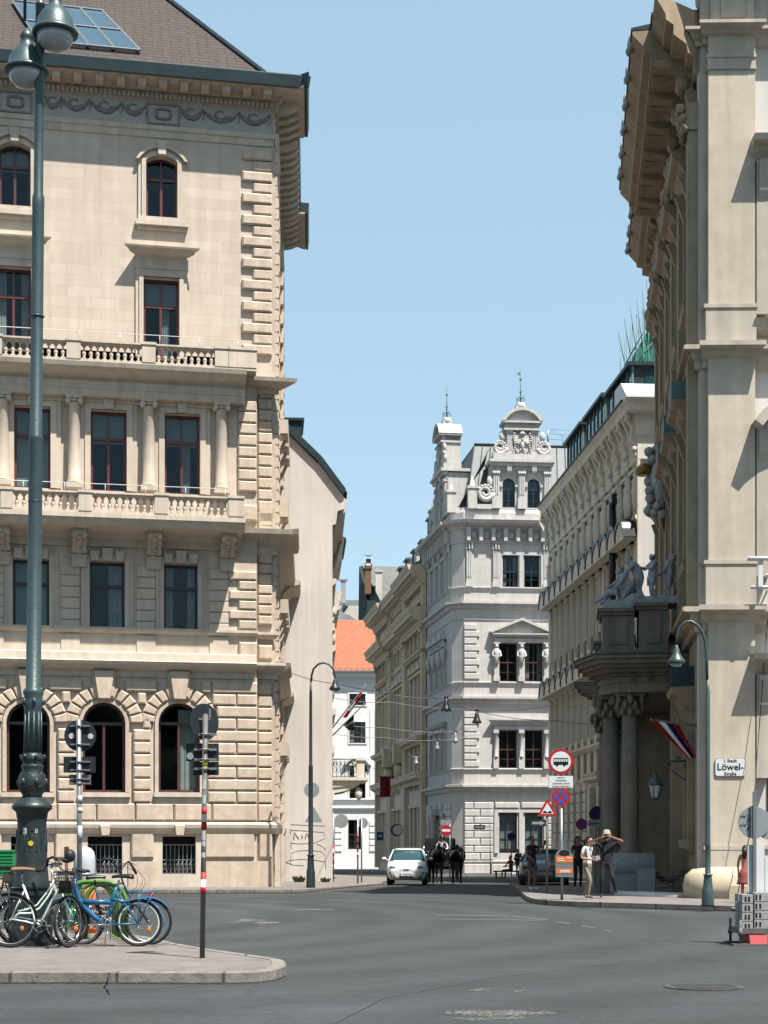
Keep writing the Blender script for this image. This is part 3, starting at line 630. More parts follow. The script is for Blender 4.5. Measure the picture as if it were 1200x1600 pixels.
# --- quoins, upper storeys and the corner pier below
qn = MB(); z = Z(238, 425); ph = .0; zend = Z(556, 400); pit = (Z(238, 400)-Z(540, 400))/17.9; k = 0
while z-pit > zend-.05:
    xa = U(378) if k % 2 == 0 else U(395); qn.frus(xa, -.0, z-pit*.93, z, 0, .12 if k % 2 == 0 else .1, .05); z -= pit; k += 1
z = Z(602, 410); zend = Z(832, 410); pit = (z-zend)/13.4
def qcol(px0, px1, za, zb, n, d0, d1, alt=None):
    p = (za-zb)/n
    for i in range(n):
        x_ = U(px0, d1) if not alt or i % 2 == 0 else U(alt, d1); qn.frus(x_, U(px1, d1) if px1 else 0, za-p*(i+.94), za-p*i, d0, d1, .05)
qcol(403, None, Z(606, 410), Z(836, 410), 13, 0, .13)
qcol(372, 401.5, Z(627, 390, d), Z(770, 390, d), 8, DR, DR+.12)
qcol(403, None, Z(866, 410), Z(978, 410), 7, 0, .13)
qcol(358, 401.5, Z(893, 390, d), Z(985, 390, d), 6, DR, DR+.12, 373)
for p0, p1, y0, y1, dd in ((373, 401.5, 1004, 1027, DR), (403, None, 1008, 1030, 0), (376, 401.5, 790, 815, DR), (403, None, 795, 825, 0)):
    qn.frus(U(p0, dd), U(p1, dd) if p1 else 0, Z(y1, 400, dd), Z(y0, 400, dd), dd, dd+.13, .05)
qn.build('quoins', 'lb_stone', LB, LF)
qs = MB()                                             # quoins of the street side, near and far corner
def qside(xa, xb, za, zb, n, d0=.1):
    p = (za-zb)/n
    for i in range(n):
        if xa == 0: qs.frus(0, xb-(.0 if i % 2 == 0 else .35), za-p*(i+.93), za-p*i, d0, d0+.13, .05)
        else: qs.frus(xa+(.0 if i % 2 == 0 else .35), xb, za-p*(i+.93), za-p*i, d0, d0+.13, .05)
for xa, xb in ((0, 1.1), (1.9, 3.0), (SL-3, SL-1.9), (SL-1.1, SL)):
    qside(xa, xb, Z(238, 425), Z(606), 21); qside(xa, xb, Z(606), Z(836), 13); qside(xa, xb, Z(866), Z(1035), 10); qside(xa, xb, Z(1064), Z(1280), 12)
qs.build('side_quoins', 'lb_stone', LB, LS)
# --- window dressings of the two upper floors
sr = MB()
for o in ops_up[:2]:
    surround(sr, *o[:4], .26, 0, .13, o[4]); xc = (o[0]+o[1])/2; s_ = o[3]
    sr.pill([(xc-.13, s_-.02), (xc+.13, s_-.02), (xc+.17, s_+.46), (xc-.17, s_+.46)], 0, .24, .02)
    sr.box(o[0]-.36, o[1]+.36, -.2, 0, o[2]-.30, o[2]-.14); sr.box(o[0]-.27, o[1]+.27, -.13, 0, o[2]-.14, o[2]); sr.box(o[0]-.30, o[1]+.30, -.1, 0, o[2]-.42, o[2]-.30)
    o_ = arc(o[0]-.34, o[1]+.34, o[3]-o[4], o[4]+.34); i_ = arc(o[0]-.24, o[1]+.24, o[3]-o[4], o[4]+.24)
    for j in range(len(o_)-1): sr.ext([i_[j], i_[j+1], o_[j+1], o_[j]], -.2, 0)
    sr.build('window_surround', 'lb_trim', LB, LF); sr = MB()
for o in ops_up[2:]:
    surround(sr, *o[:4], .26, 0, .13); w_ = o[1]-o[0]
    sr.box(o[0]-.3, o[1]+.3, -.1, 0, o[3]+.26, o[3]+.62); sr.mold([(a, b+o[3]+.60) for a, b in ((0, 0), (.1, 0), (.12, .07), (.34, .12), (.38, .2), (.5, .24), (.52, .3), (0, .34))], o[0]-.14, o[1]+.14, 1, 1)
    sr.build('window_surround', 'lb_trim', LB, LF); sr = MB()
# --- loggia storey: entablature, columns, balconies
PB = 1.28                                             # balcony edge in front of the wall plane
def balcony(zslab0, zslab1, zrail, pr, xr, name, piers, bt=.12):
    m_ = MB(); m_.box(X0, xr, -pr, -.02, zslab1, zslab1+.1); m_.box(X0, xr, -pr+.02, -pr+.26, zrail-.13, zrail); m_.box(X0, xr, -pr-.03, -pr+.3, zrail-.07, zrail-.02)
    m_.box(xr-.3, xr, -pr, -.02, zslab1+.1, zrail-.01)
    ed = []
    for a, b in piers: m_.box(a, b, -pr-.02, -pr+.28, zslab1+.1, zrail+.02); m_.box(a-.03, b+.03, -pr-.05, -pr+.3, zrail-.05, zrail+.035); ed += [a, b]
    ps = sorted(piers); edges = [X0]+[v for p in ps for v in p]
    for a, b in zip(edges[0::2], edges[1::2]):
        if b-a < .5: continue
        n = max(2, int((b-a)/.215)); h0, h1 = zslab1+.1, zrail-.13
        for k in range(n):
            x = a+(b-a)*(k+.5)/n
            if x < -13.2: continue
            baluster(m_, x, -pr+.14, h0, h1)
    return m_.build('balustrade', 'lb_trim', LB, LF)
# upper balcony
pr1 = PB+DR-.3
zr1, zs1 = Z(546, 400, pr1), Z(580, 400, pr1); xr1 = U(401, pr1)
b1 = balcony(0, zs1, zr1, pr1, xr1, '', [(U(336, pr1), U(357, pr1)), (U(357.6, pr1), xr1), (U(222, pr1), U(243, pr1)), (U(104, pr1), U(126, pr1)), (U(-15, pr1), U(3, pr1))])
en = MB(); zc0 = Z(640, 400, DR)
ent = [(0, zs1-.95), (DR+.42, zs1-.95), (DR+.42, zs1-.72), (DR+.46, zs1-.7), (DR+.46, zs1-.5), (DR+.5, zs1-.47), (DR+.42, zs1-.45), (DR+.5, zs1-.34), (DR+.7, zs1-.3), (pr1-.1, zs1-.16), (pr1, zs1-.12), (pr1+.04, zs1+.02), (0, zs1+.03)]
en.mold(ent, X0, U(383, .8)-.0, 0, .0)
ent2 = [(0, zs1-.42), (.2, zs1-.42), (.22, zs1-.3), (.45, zs1-.24), (.75, zs1-.12), (.78, zs1+.0), (0, zs1+.02)]
en.mold(ent2, U(370, .5), 0, 0, 1)
en.build('entablature', 'lb_trim', LB, LF)
co = MB(); dcol = DR+.22; zcb = Z(772, 350, DR+.3); zct = zs1-.95
for pc in (346, 232.5, 116, 4):
    x = U(pc, dcol); r = .2; h = zct-zcb
    co.box(x-.27, x+.27, -dcol-.27, -dcol+.25, zcb, zcb+.14); co.lathe([(.26, .14), (.27, .2), (.22, .26), (.235, .32), (.205, .38), (.205, h*.35), (.178, h-.28), (.2, h-.25), (.18, h-.22)], (x, -dcol, zcb), 20)
    co.box(x-.27, x+.27, -dcol-.24, -dcol+.24, zct-.09, zct)
    for s_ in (-1, 1): co.lathe([(.05, -.02), (.095, 0), (.095, .44), (.05, .46)], (x+s_*.2, -dcol-.22, zct-.17), 10, 'y')
    co.lathe([(.15, 0), (.21, .05), (.21, .1)], (x, -dcol, zct-.2), 14)
    co.build('column', 'lb_trim', LB, LF); co = MB()
sp = MB()
for o in ops_p:
    surround(sp, *o[:4], .34, DR, DR+.12); xc = (o[0]+o[1])/2
    sp.box(o[0]-.5, o[1]+.5, -DR-.14, -DR, o[3]+.2, o[3]+.42); sp.pill([(xc-.14, o[3]), (xc+.14, o[3]), (xc+.2, o[3]+.44), (xc-.2, o[3]+.44)], DR, DR+.24, .02)
    sp.build('window_surround', 'lb_trim', LB, LF); sp = MB()
for o in ops_m:
    surround(sp, *o[:4], .27, DR, DR+.10); xc = (o[0]+o[1])/2
    for dx, ww, hh in ((-.42, .24, .34), (0, .3, .44), (.42, .24, .34)):
        sp.pill([(xc+dx-ww/2, o[3]+.02), (xc+dx+ww/2, o[3]+.02), (xc+dx+ww/2+.04, o[3]+hh), (xc+dx-ww/2-.04, o[3]+hh)], DR, DR+.2, .02)
    sp.build('window_surround', 'lb_trim', LB, LF); sp = MB()
zbt, zbb = ops_m[0][3]-.1, ops_m[0][2]
for pa, pb in ((327, 357), (213, 243), (95, 125), (-22, 6)):        # panelled piers between the mezzanine windows
    n = 6; p = (zbt-zbb)/n
    for i in range(n): sp.frus(U(pa, DR), U(pb, DR), zbb+p*i+.01, zbb+p*(i+1)-.01, DR, DR+.06, .02)
    sp.frus(U(pa, DR), U(pb, DR), Z(1025, 340, DR), Z(996, 340, DR), DR, DR+.05, .02)
    sp.build('panelled_pier', 'lb_trim', LB, LF); sp = MB()
# lower balcony and its consoles
pr2 = 1.6+DR; zr2, zs2 = Z(777, 380, pr2), Z(812, 380, pr2); xr2 = U(381, pr2)
b2 = balcony(0, zs2, zr2, pr2, xr2, '', [(U(357, pr2), xr2), (U(242, pr2), U(263, pr2)), (U(123, pr2), U(144, pr2)), (U(1, pr2), U(20, pr2))])
s2 = MB(); zb = Z(842, 380, DR)
pf = [(0, zb-.45), (.12, zb-.44), (.14, zb-.2), (.2, zb-.16), (.3, zb-.04), (pr2-.15, zb+.02), (pr2-.03, zs2-.12), (pr2+.03, zs2-.1), (pr2+.03, zs2+.04), (0, zs2+.06)]
s2.mold([(q+ (0 if q > .5 or q == 0 else DR), z) for q, z in pf], X0, xr2+.06, 0, 0)
pf2 = [(0, zb-.5), (.1, zb-.48), (.14, zb-.22), (.3, zb-.1), (.42, zb+.06), (.78, zb+.14), (.82, zb+.3), (0, zb+.36)]
s2.mold(pf2, xr2+.06, 0, 0, 1)
s2.build('balcony_slab', 'lb_trim', LB, LF)
s3 = MB()
for zz, pq in ((0, pf2),):
    for fa, fb, ex in ((0, 3.0, .1), (3.0, SL-3, -.1), (SL-3, SL, .1)): s3.mold([(max(0, q+ex) if q else 0, z) for q, z in pq], fa, fb, 1 if fa == 0 else 0, 1 if fb == SL else 0)
zg1 = Z(1040, 400, .6); pg = [(0, zg1-.42), (.08, zg1-.4), (.12, zg1-.25), (.3, zg1-.16), (.5, zg1-.06), (.55, zg1+.02), (.55, zg1+.10), (.12, zg1+.16), (0, zg1+.17)]
zpl = Z(1294, 400, DR); pp = [(0, zpl-.2), (.1, zpl-.2), (.16, zpl-.1), (.2, zpl), (.22, zpl+.12), (.12, zpl+.2), (0, zpl+.22)]
for pq in (pg, pp):
    for fa, fb, ex in ((0, 3.0, .1), (3.0, SL-3, 0), (SL-3, SL, .1)): s3.mold([(q+ex if q else 0, z) for q, z in pq], fa, fb, 1 if fa == 0 else 0, 1 if fb == SL else 0)
for zz in (Z(628), Z(770), Z(930), Z(1170)):                        # hoods and balconies of the street side
    for xx in ((4.2, 6.2, 8.2) if zz != Z(770) else (4.0, 8.0)):
        s3.box(xx, xx+1.5, -.5, 0, zz, zz+.5 if zz != Z(770) else zz+.75); s3.extx([(0, zz-.7), (-.2, zz-.5), (-.42, zz), (0, zz)], xx+.1, xx+.4); s3.extx([(0, zz-.7), (-.2, zz-.5), (-.42, zz), (0, zz)], xx+1.1, xx+1.4)
s3.box(0, 3.1, -.28, 0, -.3, zpl-.2); s3.box(SL-3.1, SL, -.28, 0, -.3, zpl-.2); s3.box(3.0, SL-3, -.15, 0, -.3, zpl-.2)
s3.build('side_cornice', 'lb_trim', LB, LS)
cn = MB(); zk = zb-.02
for pc in (356, 241, 124, 4):                          # carved consoles
    x = U(pc, DR+.4); 
    out = [(-DR, zk), (-DR-.95, zk), (-DR-.98, zk-.12), (-DR-.86, zk-.24), (-DR-.62, zk-.28), (-DR-.45, zk-.42), (-DR-.36, zk-.62), (-DR-.14, zk-.72), (-DR, zk-.74)]
    cn.extx(out, x-.22, x+.22); cn.box(x-.28, x+.28, -DR-1.0, -DR, zk-.005, zk+.08)
    for sx in (-.23, .23):
        for (yy, zz, r) in ((-.84, -.14, .1), (-.2, -.56, .1), (-.5, -.3, .09)): cn.lathe([(.02, -.03), (r, -.02), (r, .02), (.02, .03)], (x+sx, -DR+yy, zk+zz), 12, 'x')
    for k in range(9): cn.ell((x, -DR-.9+.09*k, zk-.27-.055*k+.02*math.sin(k*2)), .10, .06, .05, 6, 4, rug=.3)
    cn.box(x-.24, x+.24, -DR-.2, -DR, zk-1.12, zk-.72); cn.box(x-.27, x+.27, -DR-.24, -DR, zk-.8, zk-.74)
    cn.build('console', 'lb_trim', LB, LF); cn = MB()
# --- mezzanine sill band, cornice over the ground floor
bd = MB(); zsl = Z(988, 380, DR)
bd.mold([(DR, zsl-.14), (DR+.1, zsl-.12), (DR+.16, zsl-.04), (DR+.16, zsl+.05), (DR, zsl+.06)], X0, ur, 0, 0); bd.mold([(0, zsl-.2), (.14, zsl-.16), (.22, zsl-.04), (.22, zsl+.04), (0, zsl+.05)], ur, 0, 0, 1)
zg = Z(1037, 400, DR+.5)
bd.mold([(DR, zg-.5), (DR+.06, zg-.48), (DR+.10, zg-.3), (DR+.3, zg-.22), (DR+.48, zg-.1), (DR+.52, zg), (DR+.45, zg+.03), (DR+.42, zg+.28), (DR, zg+.36)], X0, U(401, DR+.4), 0, 0)
bd.mold(pg, U(399, .4), 0, 0, 1)
bd.mold([(q+DR if q else 0, z) for q, z in pp], X0, ur, 0, 0); bd.mold(pp, ur, 0, 0, 1)
for o in ops_g: 
    bd.box(o[0]-.16, o[1]+.16, -DR-.22, -DR, o[2]-.16, o[2]-.01); bd.box(o[0]-.1, o[1]+.1, -DR-.12, -DR, o[2]-.42, o[2]-.16)
bd.build('string_course', 'lb_trim', LB, LF)
# --- rusticated ground floor
ru = MB(); zc1 = Z(1066, 400, DR); zc2 = ops_g[0][2]-.36; nrow = 10; rp_ = (zc1-zc2)/nrow; Ro = .93
cen = [((o[0]+o[1])/2, o[3]-(o[1]-o[0])/2, (o[1]-o[0])/2) for o in ops_g]
cen = [(c[0]-0, c[1], c[2]) for c in cen]; xs_ = sorted(cen); dx_ = (xs_[2][0]-xs_[0][0])/2
rows = [(zc1-rp_*(i+1), zc1-rp_*i) for i in range(nrow)]
def segs(z0, z1):                                      # free intervals of wall between the arches for a course
    zm = (z0+z1)/2; out = []; edges = [X0]
    for c in sorted(cen+[(xs_[0][0]-dx_, xs_[0][1]+.0, xs_[0][2]), (xs_[0][0]-2*dx_, xs_[0][1], xs_[0][2])]):
        zz = max(zm-c[1], 0); 
        if zm > c[1]+.0: h = math.sqrt(max(0, (c[2]+.56)**2-max(z0-c[1], 0)**2)) if z0-c[1] < c[2]+.56 else 0
        else: h = c[2]+.24
        if h > 0: edges += [c[0]-h, c[0]+h]
    edges.append(ur); return [(edges[i], edges[i+1]) for i in range(0, len(edges)-1, 2) if edges[i+1]-edges[i] > .06]
for i, (z0, z1) in enumerate(rows):
    for a, b in segs(z0, z1):
        L = b-a
        if b > ur-.01:
            cuts = [a, ur-.72, ur] if i % 2 else [a, ur-1.55, ur]
            if i % 2 == 0: cuts = [a]+([ur-1.55] if a < ur-1.9 else [])+[ur]
            if i % 2 == 1: cuts = [a]+([ur-1.55] if a < ur-1.9 else [])+[ur-.72, ur]
        elif L > 1.25: cuts = [a, (a+b)/2, b] if i % 2 else [a, b]
        elif L > .85 and i % 2: cuts = [a, (a+b)/2, b]
        else: cuts = [a, b]
        for p, q_ in zip(cuts[:-1], cuts[1:]): ru.frus(p+.012, q_-.012, z0+.012, z1-.012, DR, DR+.15, .055)
for c in cen:                                          # voussoirs and keystone
    n = 11
    for k in range(n):
        a0, a1 = math.pi*k/n+.02, math.pi*(k+1)/n-.02
        if k == n//2:
            x, z = c[0], c[1]; ri, ro = c[2]+.08, c[2]+1.03
            ru.pill([(x-.20, z+ri), (x+.20, z+ri), (x+.34, z+ro), (x-.34, z+ro)], DR, DR+.3, .03); ru.pill([(x-.30, z+ri+.1), (x+.30, z+ri+.1), (x+.42, z+ro-.03), (x-.42, z+ro-.03)], DR, DR+.18, .02); continue
        ri, ro = c[2]+.14, c[2]+.58
        ru.pill([(c[0]+r_*math.cos(a_), c[1]+r_*math.sin(a_)) for r_, a_ in ((ri, a0), (ro, a0), (ro, a1), (ri, a1))], DR, DR+.15, .055)
    o_ = arc(c[0]-c[2]-.12, c[0]+c[2]+.12, c[1], c[2]+.119); i_ = arc(c[0]-c[2], c[0]+c[2], c[1], c[2]-.001)
    for j in range(len(o_)-1): ru.ext([i_[j], i_[j+1], o_[j+1], o_[j]], -DR-.08, -DR)
    for s_ in (-1, 1): ru.box(c[0]+s_*c[2], c[0]+s_*(c[2]+.12), -DR-.08, -DR, ops_g[0][2], c[1])
z0, z1 = zpl+.24, zc2-.02; x = ur
k = 0
while x > -13:                                         # long blocks of the base course
    L = 1.55 if k == 0 else 1.28; ru.frus(x-L+.015, x-.015, z0, z1, DR, DR+.14, .05); x -= L; k += 1
for i, (za, zb_) in enumerate(rows): ru.frus(ur+.05, -.0, za+.012, zb_-.012, 0, .13, .05)
ru.frus(ur+.05, 0, z0, z1, 0, .13, .05)
zp0, zp1 = Z(1340, 400, DR), Z(1302, 400, DR); bx = sorted([(o[0], o[1]) for o in ops_b]); e_ = [X0]+[v for o in bx for v in (o[0]-.2, o[1]+.2)]+[ur]
for a, b in zip(e_[0::2], e_[1::2]): ru.frus(a+.1, b-.1, zp0, zp1, DR, DR+.12, .04); ru.box(a, b, -DR-.06, -DR, -.3, zp0-.12)
ru.frus(ur+.1, 0, zp0, zp1, 0, .12, .04); ru.box(ur+.02, 0, -.2, 0, -.3, zp0-.12)
for o in ops_b: xc = (o[0]+o[1])/2; ru.pill([(xc-.13, o[3]+.02), (xc+.13, o[3]+.02), (xc+.18, zpl+.1), (xc-.18, zpl+.1)], DR, DR+.32, .03)
ru.build('rusticated_masonry', 'lb_stone', LB, LF)
rl = MB()                                              # thin safety rails over the balustrades
for zz, pr_, xr_ in ((zr1+.32, pr1, xr1), (zr2+.28, pr2, xr2)):
    rl.tube([(X0, -pr_+.15, zz), (xr_-.6, -pr_+.15, zz)], .012, 4)
    x = xr_-.6
    while x > -13: rl.tube([(x, -pr_+.15, zz-.32), (x, -pr_+.15, zz)], .010, 4); x -= 1.3
rl.build('hand_rail', 'white', LB, LF)
# ================================================================ PALE GABLE WALL HOUSE behind the corner house
def rayY(px, py, Y): return P(px, py, Y)
GO = P(445, 1320, 70.5); GO = Vector((GO.x, 70.5, gz(70.5)+.1)); GF = Fr(GO, R(4))
GH = thing('gable_house', 'pale plastered house with a blank gable wall, dark roof edge and painted scrawl', 'building', mtx=GF.M)
gu, gzz = GF.u, lambda px, py, d=0: GF.z(px, py, d)
xr = gu(519.5); zb_ = -.3
zA = gzz(445, 671); xB, zB = GF.uz(497, 722); xC, zC = GF.uz(535, 768); xD, zD = GF.uz(519, 800)
sl_ = (zB-zA)/(xB-gu(445)); xL = -9; zL = zA-sl_*0+(-9)*sl_*-1*-1
m_ = MB(); rise_l = zA - sl_*(0-gu(445))
def rz(x): return zA+sl_*(x-gu(445))
xtop = -8.0
m_.ext([(xtop-9, zb_), (xr, zb_), (xr, zD-.55), (xr+.15, zD-.5), (xr+.22, zD+.05), (xr+.5, zD+.15), (xr+.56, zC-.35), (xC-.02, zC-.1), (xB, rz(xB)-.02), (xtop, rz(xtop)), (xtop-9, rz(xtop)-8)], 0, .5)
m_.build('gable_wall', 'plaster', GH, GF)
r_ = MB()
nn = [(xC+.15, zC-.02), (xC+.12, zC+.12), (xB+.15, rz(xB)+.22), (xtop, rz(xtop)+.25), (xtop, rz(xtop)+.02), (xB, rz(xB)), (xC, zC-.1)]
r_.ext(nn, -.16, 12); rfo = r_.build('roof', 'copper', GH, GF)
dm = MB(); a, z_ = GF.uz(459, 662, -3); dm.box(a-1.2, a+.35, 2.5, 5, z_-2, z_); dm.box(a-1.3, a+.45, 2.4, 5.1, z_, z_+.12); dm.build('dormer', 'copper', rfo)
tk = MB(); tk.tube([(gu(445), -.01, rz(gu(445))-.03), (xB, -.01, rz(xB)-.04)], .03, 4); tk.build('verge_strip', 'zinc', rfo)
# eaves box of the street side and string courses seen in profile
e_ = MB(); EL = 7.5
GS = Fr(GF.M @ Vector((xr, 0, 0)), R(92.5))
pe = [(0, zD-.9), (.1, zD-.85), (.15, zD-.5), (.28, zD-.42), (.32, zD-.02), (.55, zD+.1), (.62, zC-.22), (xC-xr, zC-.12), (xC-xr+.05, zC-.0), (0, zC)]
e_.mold(pe, .5, EL); e_.box(.5, EL, .0, 8, zb_, zC)
for pz in (905, 1010, 1110): z_ = gzz(519, pz); e_.mold([(0, z_-.2), (.14, z_-.1), (.18, z_+.1), (0, z_+.12)], .5, EL)
e_.build('street_wall', 'plaster', GH, GS)
gt = MB(); gt.tube([(.1, -(xC-xr)-.12, zC-.02), (EL, -(xC-xr)-.12, zC-.02)], .09, 6); gt.build('gutter', 'copper', GH, GS)
# graffiti scrawl low on the wall: thin painted strokes
gf = MB()
def gl_(pts, r=.012): gf.tube([(*(lambda q: (q[0], -.004, q[1]))(GF.uz(x, y)),) for x, y in pts], r, 4)
for s_ in ([(454, 1288), (480, 1289), (508, 1290)], [(454, 1290), (454, 1303)], [(455, 1297), (480, 1298), (506, 1300), (507, 1306)], [(454, 1308), (455, 1326)], [(455, 1317), (468, 1318), (490, 1317), (509, 1309)], [(454, 1351), (455, 1333), (465, 1329), (485, 1328), (503, 1330), (508, 1336), (509, 1359)], [(446, 1348), (452, 1344), (470, 1342), (490, 1343), (508, 1346)], [(447, 1347), (458, 1351), (475, 1352)], [(495, 1318), (504, 1322), (509, 1328)]): gl_(s_)
gf.mi = 0; gf.build('painted_scrawl', mat('faded_blue_spray', (.36, .44, .48), None, 5, .8), GH, GF)
g2 = MB()
def g2_(pts): g2.tube([(*(lambda q: (q[0], -.004, q[1]))(GF.uz(x, y)),) for x, y in pts], .025, 4)
for s_ in ([(459, 1311), (460, 1299), (467, 1310), (468, 1299)], [(472, 1310), (472, 1300)], [(477, 1310), (479, 1300), (484, 1309), (488, 1301)]): g2_(s_)
g2.build('painted_scrawl', mat('faded_pink_spray', (.70, .60, .54), None, 5, .85), GH, GF)
# ---- ornate palace beyond, seen only in profile past the gable wall
OF = Fr(Vector((GS.M @ Vector((EL+.1, 0, 0))).to_tuple()), R(93))
OP = thing('street_palace', 'ornate house glimpsed past the blank gable wall, with dark eaves and stone balcony', 'building', mtx=OF.M)
ow = MB(); zt_ = CAMZ+(HY-850)*79/FPX-OF.M.translation.z; OL = 22
ow.box(0, OL, 0, 9, -.4, zt_-.5); ow.build('wall', 'pal_pale', OP, OF)
oe = MB(); oe.mold(corn(zt_-2.1, zt_, .62), 0, 5, 1, 0); zt2 = zt_-1.6; oe.mold(corn(zt2-1.9, zt2, .65), 5, 12, 0, 0); oe.mold(corn(zt2-3, zt2-1.2, .55), 12, OL, 0, 0)
for z_ in (13.2, 11.9, 9.4, 6.1):
    for k in range(8): oe.box(.6+k*2.6, 1.7+k*2.6, -.22, 0, z_-.18, z_+.16); oe.ell((1.1+k*2.6, -.1, z_-.5), .3, .16, .35, 6, 5, rug=.4)
oe.build('cornice', 'cream_trim', OP, OF)
orf = MB(); orf.extx([(-.75, zt_), (-.72, zt_+.15), (2.4, zt_+1.3), (2.4, zt_-.3), (0, zt_-.3)], -.1, 5); orf.build('roof', 'copper', OP, OF)
ob = MB(); zb2 = CAMZ+(HY-1221)*80/FPX-OF.M.translation.z; zt3 = CAMZ+(HY-1187)*80/FPX-OF.M.translation.z
PJ = 1.5
ob.box(.3, 4.5, -PJ-.3, 0, zb2, zb2+.14); ob.mold([(0, zb2-.35), (PJ-.2, zb2-.2), (PJ+.1, zb2), (0, zb2)], .4, 4.4); 
for q in (.45, 4.0): ob.box(q, q+.35, -PJ-.12, -PJ+.24, zb2+.14, zt3); ob.box(q-.06, q+.41, -PJ-.18, -PJ+.3, zt3-.1, zt3+.02); ob.extx([(0, zb2-1.1), (-.15, zb2-1.0), (-.2, zb2-.6), (-.7, zb2-.5), (-PJ+.1, zb2-.2), (0, zb2-.2)], q, q+.35)
ob.ell((.6, -PJ+.15, zb2-.62), .14, .18, .3, 8, 6, rug=.3)
ob.build('balcony', 'cream_trim', OP, OF)
og = MB()
for k in range(7):
    y0 = -PJ+.24+k*.19; og.tube([(.5, y0, zb2+.14), (.5, y0, zt3-.05)], .014, 4); og.tube([(.5+.0, y0+.09+.06*math.cos(t), zb2+.5+.18*math.sin(t)) for t in range(6)], .013, 4, True); og.tube([(.5, y0+.09+.07*math.cos(t), zt3-.25+.12*math.sin(t)) for t in range(6)], .013, 4, True)
og.tube([(.5, -PJ, zt3-.04), (.5, -.05, zt3-.04)], .025, 5); og.tube([(.5, -PJ, zb2+.2), (.5, -.05, zb2+.2)], .02, 5)
og.build('balcony_railing', 'black', OP, OF)

# ================================================================ WHITE HOUSE WITH THE CLAY ROOF closing the street
EO = Vector((P(513, 0, 155).x, 155, gz(155)+.1)); EF = Fr(EO, R(1.5))
EH = thing('clay_roof_house', 'white house with orange clay tile roof closing the far end of the street', 'building', mtx=EF.M)
ew = MB(); ops = []
def eo(x0, x1, y0, y1): a, z1_ = EF.uz(x0, y0); b, z0_ = EF.uz(x1, y1); return (a, b, z0_, z1_, 0)
eops = [eo(546, 571, 1084, 1102), eo(546, 571, 1128, 1161), eo(546, 571, 1197, 1252), eo(544, 566, 1281, 1327)]
zE = EF.z(550, 1050); wall(ew, -8, 9, -.4, zE, eops, 0, .3); ew.build('wall', 'endwhite', EH, EF)
for o in eops: window(EH, EF, o[0], o[1], o[2], o[3], .15, 0, 'brown_wood', 'low', .07, 1 if o is eops[1] else 0)
bk = MB(); bk.box(-8, 9, .5, .6, -.4, zE); bk.build('room', 'room', EH, EF)
et = MB()
et.mold(corn(zE-.9, zE, .55), -8, 9)
for py in (1249, 1262): z_ = EF.z(560, py); et.mold([(0, z_-.3), (.1, z_-.25), (.2, z_-.05), (.2, z_+.08), (0, z_+.1)], -8, 9)
for o in eops[:3]:
    surround(et, *o[:4], .16, 0, .06, bottom=True)
o = eops[2]; xc = (o[0]+o[1])/2
o1 = arc(o[0]-.55, o[1]+.55, o[3]+.1, 1.0); i1 = arc(o[0]-.35, o[1]+.35, o[3]+.1, .6)
for j in range(len(o1)-1): et.ext([i1[j], i1[j+1], o1[j+1], o1[j]], -.35, 0)
et.box(o[0]-.5, o[1]+.5, -.2, 0, o[3]+.05, o[3]+.3)
for px_ in (578, 586, 592): a = EF.u(px_); et.box(a, a+.12, -.05, 0, EF.z(580, 1242), EF.z(580, 1108))
for k in range(5):
    for pa, pb in ((523, 534), (577, 596)):
        za, z_b = EF.z(560, 1283+k*10), EF.z(560, 1290.5+k*10); et.frus(EF.u(pa), EF.u(pb), z_b, za, 0, .08, .03)
et.build('stucco_mouldings', 'endwhite', EH, EF)
er = MB(); zR = EF.z(550, 968, -5); 
er.add([(-8, -.6, zE+.05), (9, -.6, zE+.05), (6.6, 5.4, zR), (-8, 5.4, zR)], [(0,1,2,3)], False)
er.add([(9, -.6, zE+.05), (9, 12, zE+.05), (6.6, 5.4, zR)], [(0,1,2)], False)
ero = er.build('roof', 'clay', EH, EF, fix=False)
eg = MB(); eg.box(-8, 9, -.72, -.55, zE-.06, zE+.08); 
for k in range(30): eg.box(-7.8+k*.55, -7.72+k*.55, -.72, -.66, zE+.1, zE+.28)
eg.box(-8, 9, -.7, -.67, zE+.26, zE+.3); eg.build('snow_guard', 'galv', ero)
# houses and roofs beyond it
BGF = Fr(Vector((P(520, 0, 166).x, 166, -.6)), 0)
BH = thing('sheet_roof_house', 'low rounded green sheet metal roof just above the orange tile roof', 'building', mtx=BGF.M)
b_ = MB(); x0, z0 = BGF.uz(516, 972); x1, _ = BGF.uz(590, 972); z1 = BGF.z(540, 938)
b_.box(x0-2, x1, 0, 8, 0, z0-.1); b_.build('wall', 'plaster', BH, BGF)
b_ = MB(); n = 10; x1 = BGF.u(572); b_.add([v for k in range(n+1) for v in ((x0-.6+(x1-x0+.6)*k/n, -.3, z0-.5*k/n), (x0+.6+(x1-x0-2.2)*k/n, 1.5, z0+(z1-z0)*.65*(1-.4*k/n)), (x0+1.5+(x1-x0-4.5)*k/n, 4, z0+(z1-z0)*(1-.62*k/n)))], [(k*3+j, k*3+3+j, k*3+4+j, k*3+1+j) for k in range(n) for j in (0, 1)], False)
bo = b_.build('roof', 'zinc', BH, BGF); b_ = MB(); b_.tube([(x0+1.5+(x1-x0-4.5)*k/n, 4, z0+(z1-z0)*(1-.62*k/n)+.1) for k in range(n+1)], .3, 6); b_.build('ridge_cap', 'darksheet', bo)
BGF = Fr(Vector((P(520, 0, 182).x, 182, -.6)), 0)
BH = thing('distant_sheet_roof_house', 'farthest pale green ridge with a small grey vent left of the dark roof', 'building', mtx=BGF.M)
x0, z0 = BGF.uz(530, 925); x1 = BGF.u(566); b_ = MB(); b_.box(x0-4, x1, 0, 6, 0, z0-1.5); b_.build('wall', 'plaster', BH, BGF)
